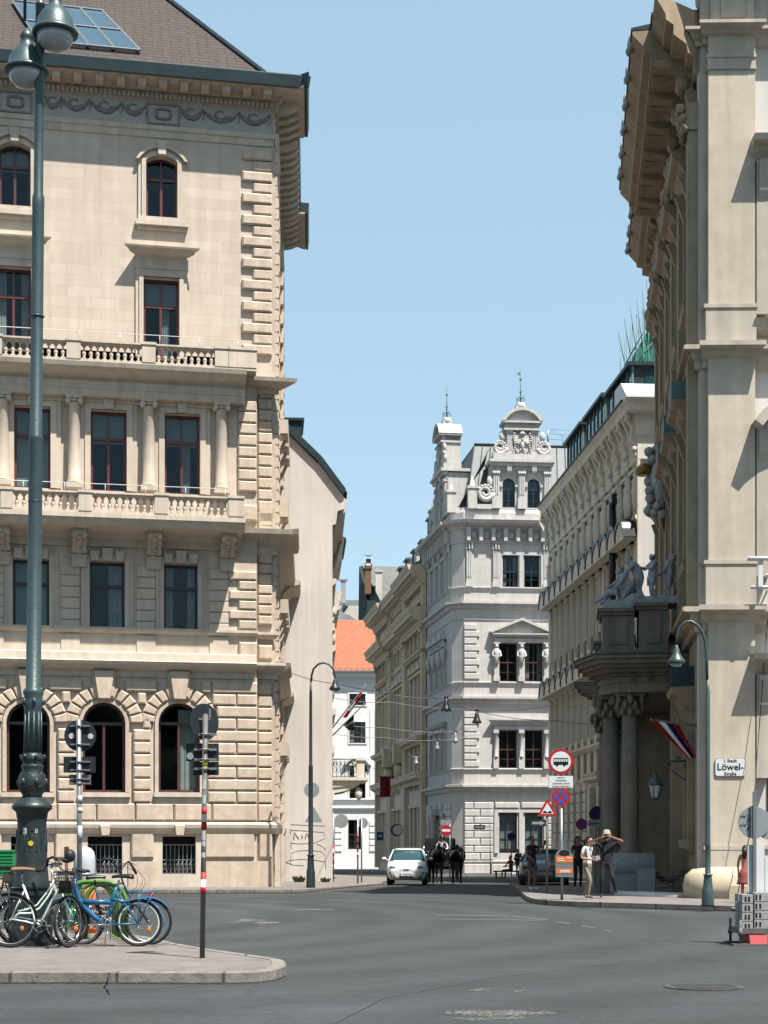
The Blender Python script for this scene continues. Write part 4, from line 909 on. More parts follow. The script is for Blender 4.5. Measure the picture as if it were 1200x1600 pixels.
b_ = MB(); b_.extx([(-1, z0-3.4), (0, z0-3.4), (6, z0-.0), (6, z0-3)], x0-4, x1); bo = b_.build('roof', 'zinc', BH, BGF)
b_ = MB(); a, z_ = BGF.uz(536, 908, -4); b_.box(a-.25, a+.3, 3.5, 4, z_-2.5, z_); b_.box(a-.5, a+.5, 3.4, 4.1, z_, z_+.18); b_.build('vent', 'concrete', bo)
BGF = Fr(Vector((P(560, 0, 172).x, 172, -.6)), 0)
BH = thing('slate_roof_house', 'house with grey slate roof, steep dark sheet flank and chimneys behind the clay roof', 'building', mtx=BGF.M)
def q_(px, py, d): a, z_ = BGF.uz(px, py, -d); return (a, d, z_)
b_ = MB(); x0 = BGF.u(596); b_.box(BGF.u(578), BGF.u(650), 3, 9, 0, q_(600, 930, 3)[2]); b_.build('wall', 'plaster', BH, BGF)
b_ = MB(); b_.add([q_(566, 884, 5), q_(630, 886, 5), q_(640, 960, 0), q_(594, 960, 0)], [(0,1,2,3)], False); bo = b_.build('roof', 'slate', BH, BGF, fix=False)
b_ = MB(); b_.add([q_(561, 886, 4), q_(566, 883, 4.5), q_(596, 942, 0), q_(592, 1010, 0), q_(560, 968, 3)], [(0,1,2,3,4)], False); b_.add([q_(574, 942, -1), q_(596, 940, -1), q_(600, 1005, -1), q_(583, 990, -1)], [(0,1,2,3)], False)
b_.box(BGF.u(574), BGF.u(588), -1.2, -.8, BGF.z(580, 992), BGF.z(580, 941))
b_.build('sheet_flank', 'darksheet', bo)
for px_, p2, y0, y1, mt in ((570, 581, 866, 884, 'whitezinc'), (587, 597, 891, 925, 'plaster'), (570, 580, 886, 905, 'tan')):
    b_ = MB(); a, z1 = BGF.uz(px_, y0, -1.5); c, z0 = BGF.uz(p2, y1, -1.5)
    if y0 == 866: b_.box(a, c, 1.5, 2.3, z0, z0+.25); b_.box(a, a+.1, 1.5, 2.3, z0, z1); b_.box(c-.1, c, 1.5, 2.3, z0, z1); b_.box(a, c, 1.5, 2.3, z1-.1, z1); b_.mi = 1; b_.box(a+.1, c-.1, 1.7, 1.9, z0+.2, z1-.45); b_.build('chimney', ['white', 'darksheet'], bo)
    else: b_.box(a, c, 1.5, 2.3, z0-1.5, z1); b_.box(a-.08, c+.08, 1.4, 2.4, z1-.15, z1); b_.build('chimney', 'plaster' if y0 == 891 else 'tan', bo)

# ================================================================ WHITE RENAISSANCE CORNER HOUSE
WO = Vector((P(725, 0, 104).x, 104, gz(104)+.05)); WF = Fr(WO, R(5.5))
WB = thing('gabled_corner_house', 'white neo-renaissance corner house with two sculpted gables and green spires at the street bend', 'building', mtx=WF.M)
def wz(py, px=800, d=0): return WF.z(px, py, d)
wu = WF.u
cham = .95                                             # chamfered corner, then the street side
cv = Vector((-.62, .56)).normalized()
WC_ = Fr(WF.M @ Vector((-cham*.72, cham*.62, 0)), R(5.5)-math.atan2(.62, .72))   # chamfer plane, x runs to the front corner
wdir = Vector((.146, -1)).normalized(); WSo = WC_.M.translation
WS = Fr(WSo, math.atan2(wdir.y, wdir.x)); WL = 9.7     # side plane: x = 0 at the corner, negative into the street
XW = 9.0
def wo(x0, x1, y0, y1, r=0): a, z1_ = WF.uz(x0, y0); b, z0_ = WF.uz(x1, y1); return (a, b, wz(y1, (x0+x1)/2), wz(y0, (x0+x1)/2), r)
wops = [wo(785.5, 809.5, 868, 918), wo(819, 843, 868, 918), wo(780, 808, 1005, 1065), wo(820, 848, 1005, 1065), wo(779.5, 808, 1141, 1201), wo(820, 848, 1141, 1201), wo(780, 808, 1270, 1333), wo(820, 848, 1270, 1333)]
zW = wz(815)
m_ = MB(); wall(m_, 0, XW, -.4, zW, wops, 0, .3); m_.build('wall', 'white_stucco', WB, WF)
m_ = MB(); m_.box(.4, XW, .5, .6, 0, zW); m_.build('room', 'room', WB, WF)
for i, o in enumerate(wops): window(WB, WF, o[0], o[1], o[2], o[3], .16, 0, 'brown_wood' if i > 1 else 'navy_wood', 'low' if i < 6 else 'grid', .07, [1, 0, 0, 1, 0, 0, 4, 4][i])
m_ = MB(); wall(m_, -.0, cham*.95, -.4, zW, []); m_.build('corner_wall', 'white_stucco', WB, WC_)
sops = []
for xx in (-2.6, -4.6, -6.6):
    for y0, y1 in ((868, 918), (1005, 1065), (1141, 1201), (1270, 1333)): sops.append((xx-.55, xx+.55, wz(y1), wz(y0), 0))
m_ = MB(); wall(m_, -WL, 0, -.4, zW, sops, 0, .25); m_.build('side_wall', 'white_stucco', WB, WS)
for o in sops: window(WB, WS, o[0], o[1], o[2], o[3], .12, 0, 'brown_wood', 'low', .07, 0)
m_ = MB(); m_.box(-WL, -.4, .5, .6, 0, zW)
m_.box(-WL, -WL+.1, .6, 6, 0, zW); m_.build('room', 'room', WB, WS)
# mouldings that run round all three faces
def ring(prof, name, mt='white_trim'):
    m_ = MB(); m_.mold(prof, 0, XW, .35, 0); m_.build(name, mt, WB, WF)
    m_ = MB(); m_.mold(prof, 0, cham*.95, .35, .35); m_.build(name, mt, WB, WC_)
    m_ = MB(); m_.mold(prof, -WL, 0, 0, .35); m_.build(name, mt, WB, WS)
z1 = wz(812, 800, .8); z0 = wz(847)
ring([(0, z0-.12), (.06, z0-.1), (.1, z0), (.04, z0+.02), (.04, z0+.75), (.14, z0+.78), (.2, z0+.9), (.42, z0+.95), (.46, z0+1.0), (.72, z1-.2), (.8, z1), (0, z1+.04)], 'main_cornice')
za = wz(796); ring([(0, z1), (.1, z1+.02), (.12, z1+.55), (0, za+.1)], 'attic_parapet')
for py, dd, hh in ((918, .12, .2), (941, .42, .5), (1066, .12, .2), (1089, .34, .45), (1201, .12, .2), (1226, .4, .5), (1345, .1, .2), (968, .06, .1)):
    z_ = wz(py); ring([(0, z_-hh), (dd*.4, z_-hh*.8), (dd*.5, z_-hh*.45), (dd, z_-hh*.3), (dd, z_), (0, z_+.03)], 'string_course')
# frieze brackets and medallions
m_ = MB(); xx = .25
while xx < XW: m_.box(xx-.11, xx+.11, -.4, 0, z0+.0, z0+.85); m_.extx([(0, z0+.1), (-.25, z0+.2), (-.42, z0+.7), (0, z0+.7)], xx-.14, xx+.14); m_.lathe([(.02, 0), (.23, 0), (.26, -.03), (.2, -.06), (.05, -.07)], (xx+.39, -.04, z0+.4), 14, 'y'); xx += .78
xx = -.4
m_.build('frieze_brackets', 'white_trim', WB, WF); m_ = MB()
while xx > -WL: m_.box(xx-.11, xx+.11, -.4, 0, z0, z0+.85); m_.extx([(0, z0+.1), (-.25, z0+.2), (-.42, z0+.7), (0, z0+.7)], xx-.14, xx+.14); xx -= .78
m_.build('frieze_brackets', 'white_trim', WB, WS)
def pilaster(m_, xc, w_, z0, z1, d, flutes=3):
    m_.box(xc-w_*.62, xc+w_*.62, -d-.05, 0, z0, z0+.25); m_.box(xc-w_/2, xc+w_/2, -d, 0, z0+.25, z1-.5)
    for k in range(flutes): x = xc-w_/2+w_*(k+.5)/flutes; m_.box(x-w_*.09, x+w_*.09, -d-.035, -d, z0+.6, z1-.6)
    for k in range(9): m_.ell((xc-w_*.5+w_*(k % 3)*.5, -d-.05, z1-.42+.13*(k//3)), w_*.2, .08, .1, 6, 4, rug=.4)
    m_.box(xc-w_*.66, xc+w_*.66, -d-.12, 0, z1-.1, z1)
zp0, zp1 = wz(918), wz(848)
for pc in (732.5, 774, 853.5):
    m_ = MB(); pilaster(m_, wu(pc), .36, zp0, zp1, .12); m_.build('pilaster', 'white_trim', WB, WF)
for xx in (-.4, -1.4, -3.6, -5.6, -7.8):
    m_ = MB(); pilaster(m_, xx, .34, zp0, zp1, .12); m_.build('pilaster', 'white_trim', WB, WS)
# quoins down the front edge, rusticated ground floor
m_ = MB()
for ya, yb_, n in ((975, 1063, 8), (1112, 1200, 8)):
    za_, zb_ = wz(ya, 735), wz(yb_, 735); p = (za_-zb_)/n
    for k in range(n): m_.frus(0, wu(749 if k % 2 else 745), za_-p*(k+.82), za_-p*k, 0, .09, .03)
m_.build('quoins', 'white_trim', WB, WF)
m_ = MB(); za_, zb_ = wz(1253, 740), wz(1344, 740); n = 8; p = (za_-zb_)/n
for k in range(n):
    z1_, z0_ = za_-p*k-.02, za_-p*(k+1)+.02
    cuts = [0, wu(750), wu(771)] if k % 2 else [0, wu(740), wu(771)]
    for a, b in zip(cuts[:-1], cuts[1:]): m_.frus(a+.02, b-.02, z0_, z1_, 0, .1, .04)
    m_.frus(wu(856), XW, z0_, z1_, 0, .1, .04)
    if k == 0:
        m_.frus(wu(773), wu(811), z0_+.05, z1_, 0, .14, .04); m_.frus(wu(814), wu(853), z0_+.05, z1_, 0, .14, .04)
m_.frus(0, wu(765), wz(1365), wz(1350), 0, .1, .03); m_.frus(wu(768), wu(800), wz(1365), wz(1350), 0, .1, .03)
m_.build('rusticated_masonry', 'white_trim', WB, WF)
m_ = MB()
for k in range(n):
    for a, b in ((-1.9, -.1), (-9.1, -7.3), (-5.9, -5.3), (-3.9, -3.3)): m_.frus(a, b, za_-p*(k+1)+.02, za_-p*k-.02, 0, .1, .04)
m_.build('rusticated_masonry', 'white_trim', WB, WS)
def herm(m_, x, z0, z1, d=.1):                         # little caryatid carrying the hood
    h = z1-z0; m_.box(x-.2, x+.2, -d-.2, 0, z0, z0+h*.14); m_.box(x-.13, x+.13, -d-.12, 0, z0+h*.14, z0+h*.42)
    m_.lathe([(.10, 0), (.14, h*.1), (.2, h*.2), (.17, h*.27), (.23, h*.38), (.09, h*.43)], (x, -d-.12, z0+h*.42), 10); m_.ell((x, -d-.17, z0+h*.9), .12, .13, .15, 8, 6)
    for s_ in (-1, 1): m_.tube([(x+s_*.2, -d-.14, z0+h*.78), (x+s_*.28, -d-.2, z0+h*.66), (x+s_*.1, -d-.3, z0+h*.62)], .055, 6)
    m_.box(x-.2, x+.2, -d-.25, 0, z1-h*.04, z1)
def dressing(fr, kind, xa, xb, z0, z1, xm):
    m_ = MB()
    if kind == 'ped':
        m_.box(xa-.2, xb+.2, -.16, 0, z1+.02, z1+.3); m_.mold([(0, z1+.3), (.3, z1+.42), (.45, z1+.5), (.45, z1+.58), (0, z1+.6)], xa-.25, xb+.25, .3, .3)
        c = (xa+xb)/2; za_ = z1+.6; m_.ext([(xa-.42, za_), (xb+.42, za_), (c, za_+.78)], -.12, 0)
        for a, b, zc, zd in ((xa-.45, c, za_, za_+.8), (xb+.45, c, za_, za_+.8)): m_.ext([(a, zc), (b, zd), (b, zd+.16), (a-(.1 if a < c else -.1), zc+.10)], -.42, 0)
        for x in (xa-.1, xm, xb+.1): herm(m_, x, z0, z1+.02)
    if kind == 'hood':
        m_.box(xa-.22, xb+.22, -.14, 0, z1+.02, z1+.26); m_.mold([(0, z1+.26), (.12, z1+.28), (.3, z1+.5), (.42, z1+.6), (.42, z1+.72), (0, z1+.76)], xa-.22, xb+.22, 1, 1)
        for x in (xa-.1, xm, xb+.1):
            m_.box(x-.16, x+.16, -.2, 0, z0, z0+.7); m_.lathe([(.14, 0), (.15, .05), (.12, .1), (.125, .6), (.1, z1-z0-.95), (.14, z1-z0-.9)], (x, -.13, z0+.7), 12); m_.box(x-.17, x+.17, -.27, 0, z1-.2, z1+.02)
    if kind == 'plain':
        m_.box(xa-.2, xb+.2, -.1, 0, z1+.02, z1+.2); 
        for x in (xa-.1, xm, xb+.1): m_.box(x-.12, x+.12, -.1, 0, z0, z1+.02)
    m_.build('window_surround', 'white_trim', WB, fr)
for kind, i in (('plain', 0), ('ped', 2), ('hood', 4), ('plain', 6)):
    a, b = wops[i], wops[i+1]; dressing(WF, kind, a[0]-.1, b[1]+.1, a[2], a[3], (a[1]+b[0])/2)
for xx in (-2.6, -4.6, -6.6):
    for (y0, y1), kind in (((868, 918), 'plain'), ((1005, 1065), 'ped'), ((1141, 1201), 'hood')):
        m_ = MB(); z0_, z1_ = wz(y1), wz(y0)
        m_.box(xx-.8, xx-.62, -.16, 0, z0_, z1_+.1); m_.box(xx+.62, xx+.8, -.16, 0, z0_, z1_+.1); m_.box(xx-.8, xx+.8, -.2, 0, z1_+.1, z1_+.3)
        if kind == 'ped':
            m_.ext([(xx-.9, z1_+.5), (xx+.9, z1_+.5), (xx, z1_+1.15)], -.4, 0)
            for k in range(7): m_.ell((xx-.75+.25*k, -.2, z1_+.38), .09, .1, .13, 6, 4)
            for s_ in (-1, 1): m_.lathe([(.1, 0), (.16, .5), (.2, .9), (.1, 1.1)], (xx+s_*.71, -.2, z1_-1.2), 8)
        if kind == 'hood': m_.mold([(0, z1_+.3), (.3, z1_+.5), (.4, z1_+.65), (0, z1_+.7)], xx-.85, xx+.85, .5, .5)
        m_.build('window_surround', 'white_trim', WB, WS)
m_ = MB()                                              # doorway columns on the street side
for xx in (-5.0, -6.2): m_.lathe([(.24, 0), (.2, .3), (.17, 2.7), (.26, 2.9), (.28, 3.2)], (xx, -.3, .6), 12)
m_.box(-6.6, -4.6, -.5, 0, 3.8, 4.2); m_.box(-6.6, -4.6, -.5, 0, 0, .6); m_.build('doorway', 'white_trim', WB, WS)
# --- gable storeys
def scroll(m_, cx, cz, r, s_, y=-.35, turns=1.6, t=.1):
    pts = []; n = 22
    for k in range(n): a = k/n*turns*2*math.pi; rr = r*(1-.78*k/n); pts.append((cx+s_*rr*math.cos(a+math.pi), y, cz+rr*math.sin(a+math.pi)*1.0))
    m_.tube(pts, [t*(1-.5*k/n)*1.5 for k in range(n)], 6)
    for k in range(7): a = .6+k*.45; m_.ell((cx+s_*r*.9*math.cos(a), y-.03, cz+r*.9*math.sin(a)), t*1.1, t, t*.9, 6, 4, rug=.5)
GW = Fr(WF.M @ Vector((0, 0, 0)), R(5.5))
def gable(root, fr, u0, zf, y0=-.05, name='gable', arms=True, mirror=1):
    """two-storey sculpted dormer gable; u0 = its centre, zf(py) = height for a row of the photograph"""
    s = lambda px: u0+(px-814.5)/24.95
    m_ = MB(); zz = {k: zf(k) for k in (795, 793.5, 748, 727, 720, 711, 674, 657, 661, 639, 631, 676, 718)}
    hw = 2.0; op = [(s(784.5), s(804.5), zf(793.5), zf(748), (s(804.5)-s(784.5))/2-.01), (s(824), s(844), zf(793.5), zf(748), (s(844)-s(824))/2-.01)]
    wall(m_, s(767), s(862), zf(796), zf(726), op, -y0, .3)
    m_.box(s(767), s(768), y0, y0+1.5, zf(796), zf(726)); m_.box(s(861), s(862), y0, y0+1.5, zf(796), zf(726)); m_.box(s(767), s(862), y0+1.4, y0+1.5, zf(796), zf(726))
    m_.box(s(788), s(841), y0, y0+1.0, zf(722), zf(662))
    g_ = m_.build(name, 'white_trim', root, fr)
    for o in op: 
        w1_ = window(root, fr, o[0], o[1], o[2], o[3], y0+.16, o[4], 'navy_wood', 'grid', .08, 2)
    bk = MB(); bk.box(s(775), s(855), y0+.5, y0+.55, zf(795), zf(730)); bk.build('dark_loft', 'room', g_)
    t = MB(); t.box(s(763), s(866), y0-.45, y0+1.6, zf(727)+.1, zf(720)); t.box(s(765), s(864), y0-.3, y0, zf(727)-.1, zf(727)+.1); t.box(s(767), s(862), y0-.1, y0, zf(736), zf(727)-.1)
    for pc in (774, 814.5, 855): 
        x = s(pc); t.box(x-.2, x+.2, y0-.16, y0, zf(796), zf(736)); t.box(x-.26, x+.26, y0-.22, y0, zf(796), zf(780)); t.box(x-.25, x+.25, y0-.24, y0, zf(740), zf(736))
        for k in range(3): t.box(x-.15+.12*k, x-.09+.12*k, y0-.2, y0-.16, zf(774), zf(745))
        for k in range(4): t.ell((x-.18+.12*k, y0-.22, zf(741)), .07, .05, .09, 6, 4)
    for pc in (794.5, 834): t.extx([(y0, zf(742)), (y0-.3, zf(738)), (y0-.36, zf(727)), (y0, zf(727))], s(pc)-.15, s(pc)+.15)
    for o in op: t.box(o[0]-.15, o[0]-.0, y0-.12, y0, o[3]-.55, o[3]-.43); t.box(o[1], o[1]+.15, y0-.12, y0, o[3]-.55, o[3]-.43)
    t.box(s(769), s(861), y0-.25, y0+.9, zf(720), zf(711)); t.box(s(769), s(790), y0-.3, y0-.02, zf(720), zf(711)+.05)
    for pc in (795.5, 834.5):
        x = s(pc); t.box(x-.19, x+.19, y0-.14, y0, zf(711), zf(674)); t.box(x-.24, x+.24, y0-.18, y0, zf(711), zf(706)); t.box(x-.24, x+.24, y0-.2, y0, zf(678), zf(674))
        for k in range(3): t.box(x-.15+.12*k, x-.09+.12*k, y0-.18, y0-.14, zf(705), zf(680))
    t.box(s(786), s(843), y0-.3, y0+1.05, zf(674), zf(671)); t.box(s(788), s(841), y0-.16, y0+1.0, zf(671), zf(663)); t.box(s(784), s(846), y0-.42, y0+1.1, zf(663), zf(660))
    o_ = arc(s(783), s(847), zf(660), zf(639)-zf(660)); i_ = arc(s(788), s(842), zf(660), zf(643.5)-zf(660)); j_ = arc(s(792), s(838), zf(658), zf(646)-zf(658))
    for k in range(len(o_)-1): t.ext([i_[k], i_[k+1], o_[k+1], o_[k]], y0-.45, y0+1.1)
    for k in range(len(i_)-1): t.ext([(i_[k][0], zf(660)), (i_[k+1][0], zf(660)), i_[k+1], i_[k]], y0-.15, y0+1.0)
    t.box(s(806), s(822), y0+.0, y0+.6, zf(639)-.1, zf(637)+.1); t.lathe([(.3, 0), (.38, .1), (.26, .2), (.3, .32)], (s(814.5), y0+.3, zf(637)+.02), 10)
    if arms:                                            # carved shield with a spread-winged bird and a crown
        x, z = s(815), zf(697); sh = [(-.48, .72), (.48, .72), (.55, .2), (.45, -.35), (.0, -.86), (-.45, -.35), (-.55, .2)]
        t.pill([(x+a, z+b) for a, b in sh[::-1]], -y0, -y0+.18, .05)
        for s_ in (-1, 1):
            for k in range(6): a = .35+k*.3; t.tube([(x+s_*.1, y0-.24, z+.05), (x+s_*(.12+.36*math.cos(a)), y0-.27, z+.1+.40*math.sin(a)-.1)], [.06, .03], 5)
            for k in range(9): t.ell((x+s_*(.5+.06*math.sin(k)), y0-.2, z+.7-.15*k), .08, .07, .08, 6, 4, rug=.5)
            t.tube([(x+s_*.06, y0-.24, z-.2), (x+s_*.2, y0-.26, z-.42)], .04, 5)
        t.ell((x, y0-.24, z-.02), .14, .1, .27, 8, 6); t.ell((x, y0-.28, z+.34), .08, .08, .09, 6, 5); t.lathe([(.16, 0), (.2, .1), (.1, .2)], (x, y0-.24, z+.62), 8)
    for s_, cx, cz, r in ((-1, 780, 701, .42), (1, 850, 701, .42)): scroll(t, s(cx), zf(cz), r, s_, y0-.12); t.ell((s(cx-3*s_), y0-.1, zf(683)), .2, .12, .3, 7, 5, rug=.4)
    scroll(t, s(757), zf(772), .5, -1, y0-.12, t=.12); t.ell((s(764), y0-.1, zf(755)), .22, .14, .4, 7, 5, rug=.4)
    scroll(t, s(872), zf(772), .5, 1, y0-.12, t=.12)
    t.box(s(740), s(767), y0-.2, y0+.3, zf(797), zf(790)); t.box(s(862), s(889), y0-.2, y0+.3, zf(797), zf(790))
    for pc in (736.5, 893): 
        x = s(pc); t.box(x-.28, x+.28, y0-.3, y0+.26, zf(797), zf(765)); t.box(x-.34, x+.34, y0-.36, y0+.3, zf(766), zf(762)); t.add([(x-.18, y0-.2, zf(762)), (x+.18, y0-.2, zf(762)), (x+.18, y0+.16, zf(762)), (x-.18, y0+.16, zf(762)), (x, y0-.02, zf(743))], [(0,1,4),(1,2,4),(2,3,4),(3,0,4)], False)
    t.build('gable_ornament', 'white_trim', g_)
    sp_ = MB(); x = s(814.5); zb_ = zf(633); zt_ = zf(577)
    sp_.tube([(x, y0+.3, zb_), (x, y0+.3, zb_+1.0), (x, y0+.3, zt_)], [.07, .035, .02], 6); sp_.ell((x, y0+.3, zb_+.55), .1, .1, .1, 8, 5); sp_.ell((x, y0+.3, zt_-.55), .07, .07, .12, 6, 5)
    sp_.add([(x, y0+.3, zt_-.35), (x-.2, y0+.3, zt_-.28), (x-.2, y0+.3, zt_-.15), (x, y0+.3, zt_-.1)], [(0,1,2,3)], False)
    for k in range(4):
        a = k*math.pi/2+.4; sp_.tube([(x+math.cos(a)*.05, y0+.3+math.sin(a)*.05, zb_+.1), (x+math.cos(a)*.3, y0+.3+math.sin(a)*.3, zb_+.25), (x+math.cos(a)*.36, y0+.3+math.sin(a)*.36, zb_+.5), (x+math.cos(a)*.22, y0+.3+math.sin(a)*.22, zb_+.55), (x+math.cos(a)*.24, y0+.3+math.sin(a)*.24, zb_+.4)], .022, 4)
        sp_.tube([(x, y0+.3, zb_+.8), (x+math.cos(a)*.16, y0+.3+math.sin(a)*.16, zb_+.95)], .014, 4)
    sp_.build('spire', 'verdigris', g_)
gable(WB, WF, wu(814.5), lambda py: wz(py, 814, 0))
gable(WB, WS, -3.1, lambda py: WF.z(814, py+4, 0), name='side_gable')
# mansard behind, in standing-seam sheet
m_ = MB(); zr0 = wz(797); zr1 = WF.z(740, 693, -2.0); x0 = .1
def mans(m_, pts): m_.add(pts, [tuple(range(len(pts)))], False)
mans(m_, [(.2, .5, zr0), (XW, .5, zr0), (XW, 2.3, zr1), (1.0, 2.3, zr1)])
mans(m_, [(.2, .5, zr0), (1.0, 2.3, zr1), (1.0, 9, zr1), (-.8, 9, zr0)]); mans(m_, [(1.0, 2.3, zr1), (XW, 2.3, zr1), (XW, 9, zr1+.2), (1, 9, zr1+.2)])
wr = m_.build('roof', 'zinc', WB, WF, fix=False)
m_ = MB()
for k in range(16): a = k/15; x1_ = .2+(XW-.2)*a; x2_ = 1.0+(XW-1.0)*a; m_.tube([(x1_, .47, zr0), (x2_, 2.27, zr1)], .028, 4, sm=False)
m_.tube([(1.0, 2.27, zr1+.03), (XW, 2.27, zr1+.03)], .07, 6); m_.build('standing_seams', 'zinc', wr)
# roof terrace behind with railing and dome light
tr = MB(); 
RFm = Fr(WF.M @ Vector((wu(862), 2.5, 0)), R(5.5)); za_ = RFm.z(880, 697); 
tr.box(-.2, 5, .3, 5, za_-5, za_); tr.box(-.3, 5, .2, .4, za_-.05, za_+.1); tr.build('terrace_block', 'zinc', WB, RFm)
tr = MB()
tr.ell((1.5, 2.0, za_), 1.1, 1.2, .42, 12, 6); tr.build('dome_light', 'whitezinc', WB, RFm)
tr = MB()
for k in range(7): tr.tube([(-.5+.17*k, 1+.3*k, za_), (-.5+.17*k, 1+.3*k, za_+1.2-.05*k)], .02, 4)
tr.tube([(.35, .5, za_-.1), (.35, .5, za_+1.25)], .06, 6)
for zz in (1.2, .9, .55): tr.tube([(.35, .5, za_+zz), (4.5, 1.2, za_+zz)], .012, 4)
for k in range(5): tr.tube([(.35+k, .5+.17*k, za_), (.35+k, .5+.17*k, za_+1.2)], .012, 4)
tr.tube([(.35, .5, za_+1.2), (2.3, .9, za_+.4)], .01, 4); tr.tube([(2.3, .9, za_+.4), (4.2, .5, za_+1.1)], .01, 4); tr.build('terrace_railing', 'galv', WB, RFm)
# dormers along the street roof
m_ = MB(); m_.add([(-WL, .2, zr0-.3), (-.6, .2, zr0-.3), (-.6, 2.6, zr1-.4), (-WL, 2.6, zr1-.4)], [(0,1,2,3)], False); m_.box(-WL, -WL+.15, .2, 3, 5, zr0+.2); sr_ = m_.build('side_roof', 'zinc', WB, WS, fix=False)
m_ = MB()
for k in range(14): m_.tube([(-.9-k*.25, -.1, z1+.5), (-.9-k*.25, -.1, z1+1.25)], .02, 4)
m_.tube([(-.8, -.1, z1+1.25), (-4.4, -.1, z1+1.25)], .03, 4); m_.build('roof_railing', 'verdigris', WB, WS)
def dormer(root, fr, x, z, w_=1.1, h=1.5, y=-.1, m1='white_trim', m2='verdigris', dep=2.4):
    m_ = MB(); m_.box(x-w_/2, x+w_/2, y, y+dep, z, z+h); o = m_.build('dormer', m1, root, fr)
    r = MB(); r.extx([(y-.25, z+h-.05), (y-.25, z+h+.06), (y+dep, z+h+.45), (y+dep, z+h-.05)], x-w_/2-.15, x+w_/2+.15); r.box(x-w_/2-.08, x-w_/2, y-.1, y+dep, z+.1, z+h); r.build('dormer_roof', m2, o)
    g = MB(); g.box(x-w_*.32, x+w_*.32, y-.03, y, z+.25, z+h-.2); g.build('dormer_window', 'carglass', o)
for k in range(4): dormer(WB, WS, -5.6-k*1.0, z1+.1, .7, 1.75, .1)

# ================================================================ YELLOW HOUSE up the street
YO = Vector((P(666, 0, 113.5).x, 113.6, gz(113.5)+.1)); ydir = Vector((.121, -1)).normalized(); YF = Fr(YO, math.atan2(ydir.y, ydir.x), 1.05); YL = 26.5
YB = thing('yellow_apartment_house', 'shaded yellow-grey apartment house in the street, with heavy cornices and tall brown windows', 'building', mtx=YF.M)
Yz = lambda py: (CAMZ+(HY-py)*113.5/FPX-YO.z)/1.05
yT = Yz(873)-.35
yops = []
bays = [(-2.0, 1.3), (-4.0, 1.3), (-6.0, 1.3), (-11.0, 1.2), (-13.0, 1.2), (-15.0, 1.2), (-20.0, 1.2), (-22.2, 1.2), (-24.4, 1.2)]
for xc, ww in bays:
    for (z0, z1_) in ((.6, 4.1), (5.6, 8.6), (9.6, 12.9), (15.0, 17.6)): yops.append((xc-ww/2, xc+ww/2, z0, z1_, 0))
m_ = MB(); wall(m_, -YL, 0, -.5, yT, yops, 0, .3); m_.box(-YL, -YL+.1, 0, 10, -.5, yT); m_.build('wall', 'yellow_stucco', YB, YF)
m_ = MB(); m_.box(-YL+.2, 0, .6, .7, -.5, yT-.2); m_.build('room', 'room', YB, YF)
for i, o in enumerate(yops): window(YB, YF, o[0], o[1], o[2], o[3], .14, 0, 'red_wood' if i % 4 == 3 else 'brown_wood', 'low', .08, 0)
m_ = MB()
for z_, dd, hh in ((yT, 1.0, 1.3), (Yz(948), .95, 1.3), (8.95, .45, .5), (Yz(1205), .5, .8), (14.6, .2, .3)):
    for a, b, ex in ((-YL, -17.5, .25), (-17.5, -9, 0), (-9, 0, .25)): m_.mold([(q+ex if q > 0 else 0, z) for q, z in corn(z_-hh, z_, dd)], a, b, 0, 0)
m_.build('cornice', 'yellow_trim', YB, YF)
for xx in (-.3, -8.7, -9.5, -17.0, -18.1, -26):
    m_ = MB(); m_.box(xx-.35, xx+.35, -.35, 0, 0, Yz(1205)-.8); m_.box(xx-.3, xx+.3, -.32, 0, Yz(1205), Yz(948)-1.3)
    for k in range(4): m_.ell((xx-.25+.17*k, -.38, Yz(948)-1.5), .1, .1, .16, 6, 4)
    m_.box(xx-.42, xx+.42, -.45, 0, Yz(948)-1.3, Yz(948)-.9); m_.box(xx-.3, xx+.3, -.28, 0, Yz(948), yT-1.2); m_.build('pilaster', 'yellow_trim', YB, YF)
for i, (xc, ww) in enumerate(bays):
    m_ = MB()
    for (z0, z1_) in ((.6, 4.1), (5.6, 8.6), (9.6, 12.9), (15.0, 17.6)):
        m_.box(xc-ww/2-.25, xc-ww/2, -.14, 0, z0-.1, z1_+.2); m_.box(xc+ww/2, xc+ww/2+.25, -.14, 0, z0-.1, z1_+.2); m_.box(xc-ww/2-.3, xc+ww/2+.3, -.26, 0, z1_+.2, z1_+.42)
    m_.ext([(xc-1, 13.4), (xc+1, 13.4), (xc, 13.95)], -.35, 0); m_.build('window_surround', 'yellow_trim', YB, YF)
m_ = MB(); m_.box(-YL, .0, 1.0, 9, yT, yT+.3); m_.extx([(-.9, yT+.02), (0, yT+.5), (5, yT+3.0), (5, yT)], -YL-.2, 0); yr = m_.build('roof', 'verdigris', YB, YF)
for k in range(4): dormer(YB, YF, -1.6-k*3.6, yT+.2, 1.3, 1.55, .0)
for xx in (-10.2, -16.2):                               # dark balcony lanterns on consoles
    m_ = MB(); m_.box(xx-.35, xx+.35, -.9, -.2, 7.6, 9.0); m_.ell((xx, -.45, 7.0), .35, .4, .6, 8, 6, rug=.3); m_.build('balcony_console', 'yellow_trim', YB, YF)
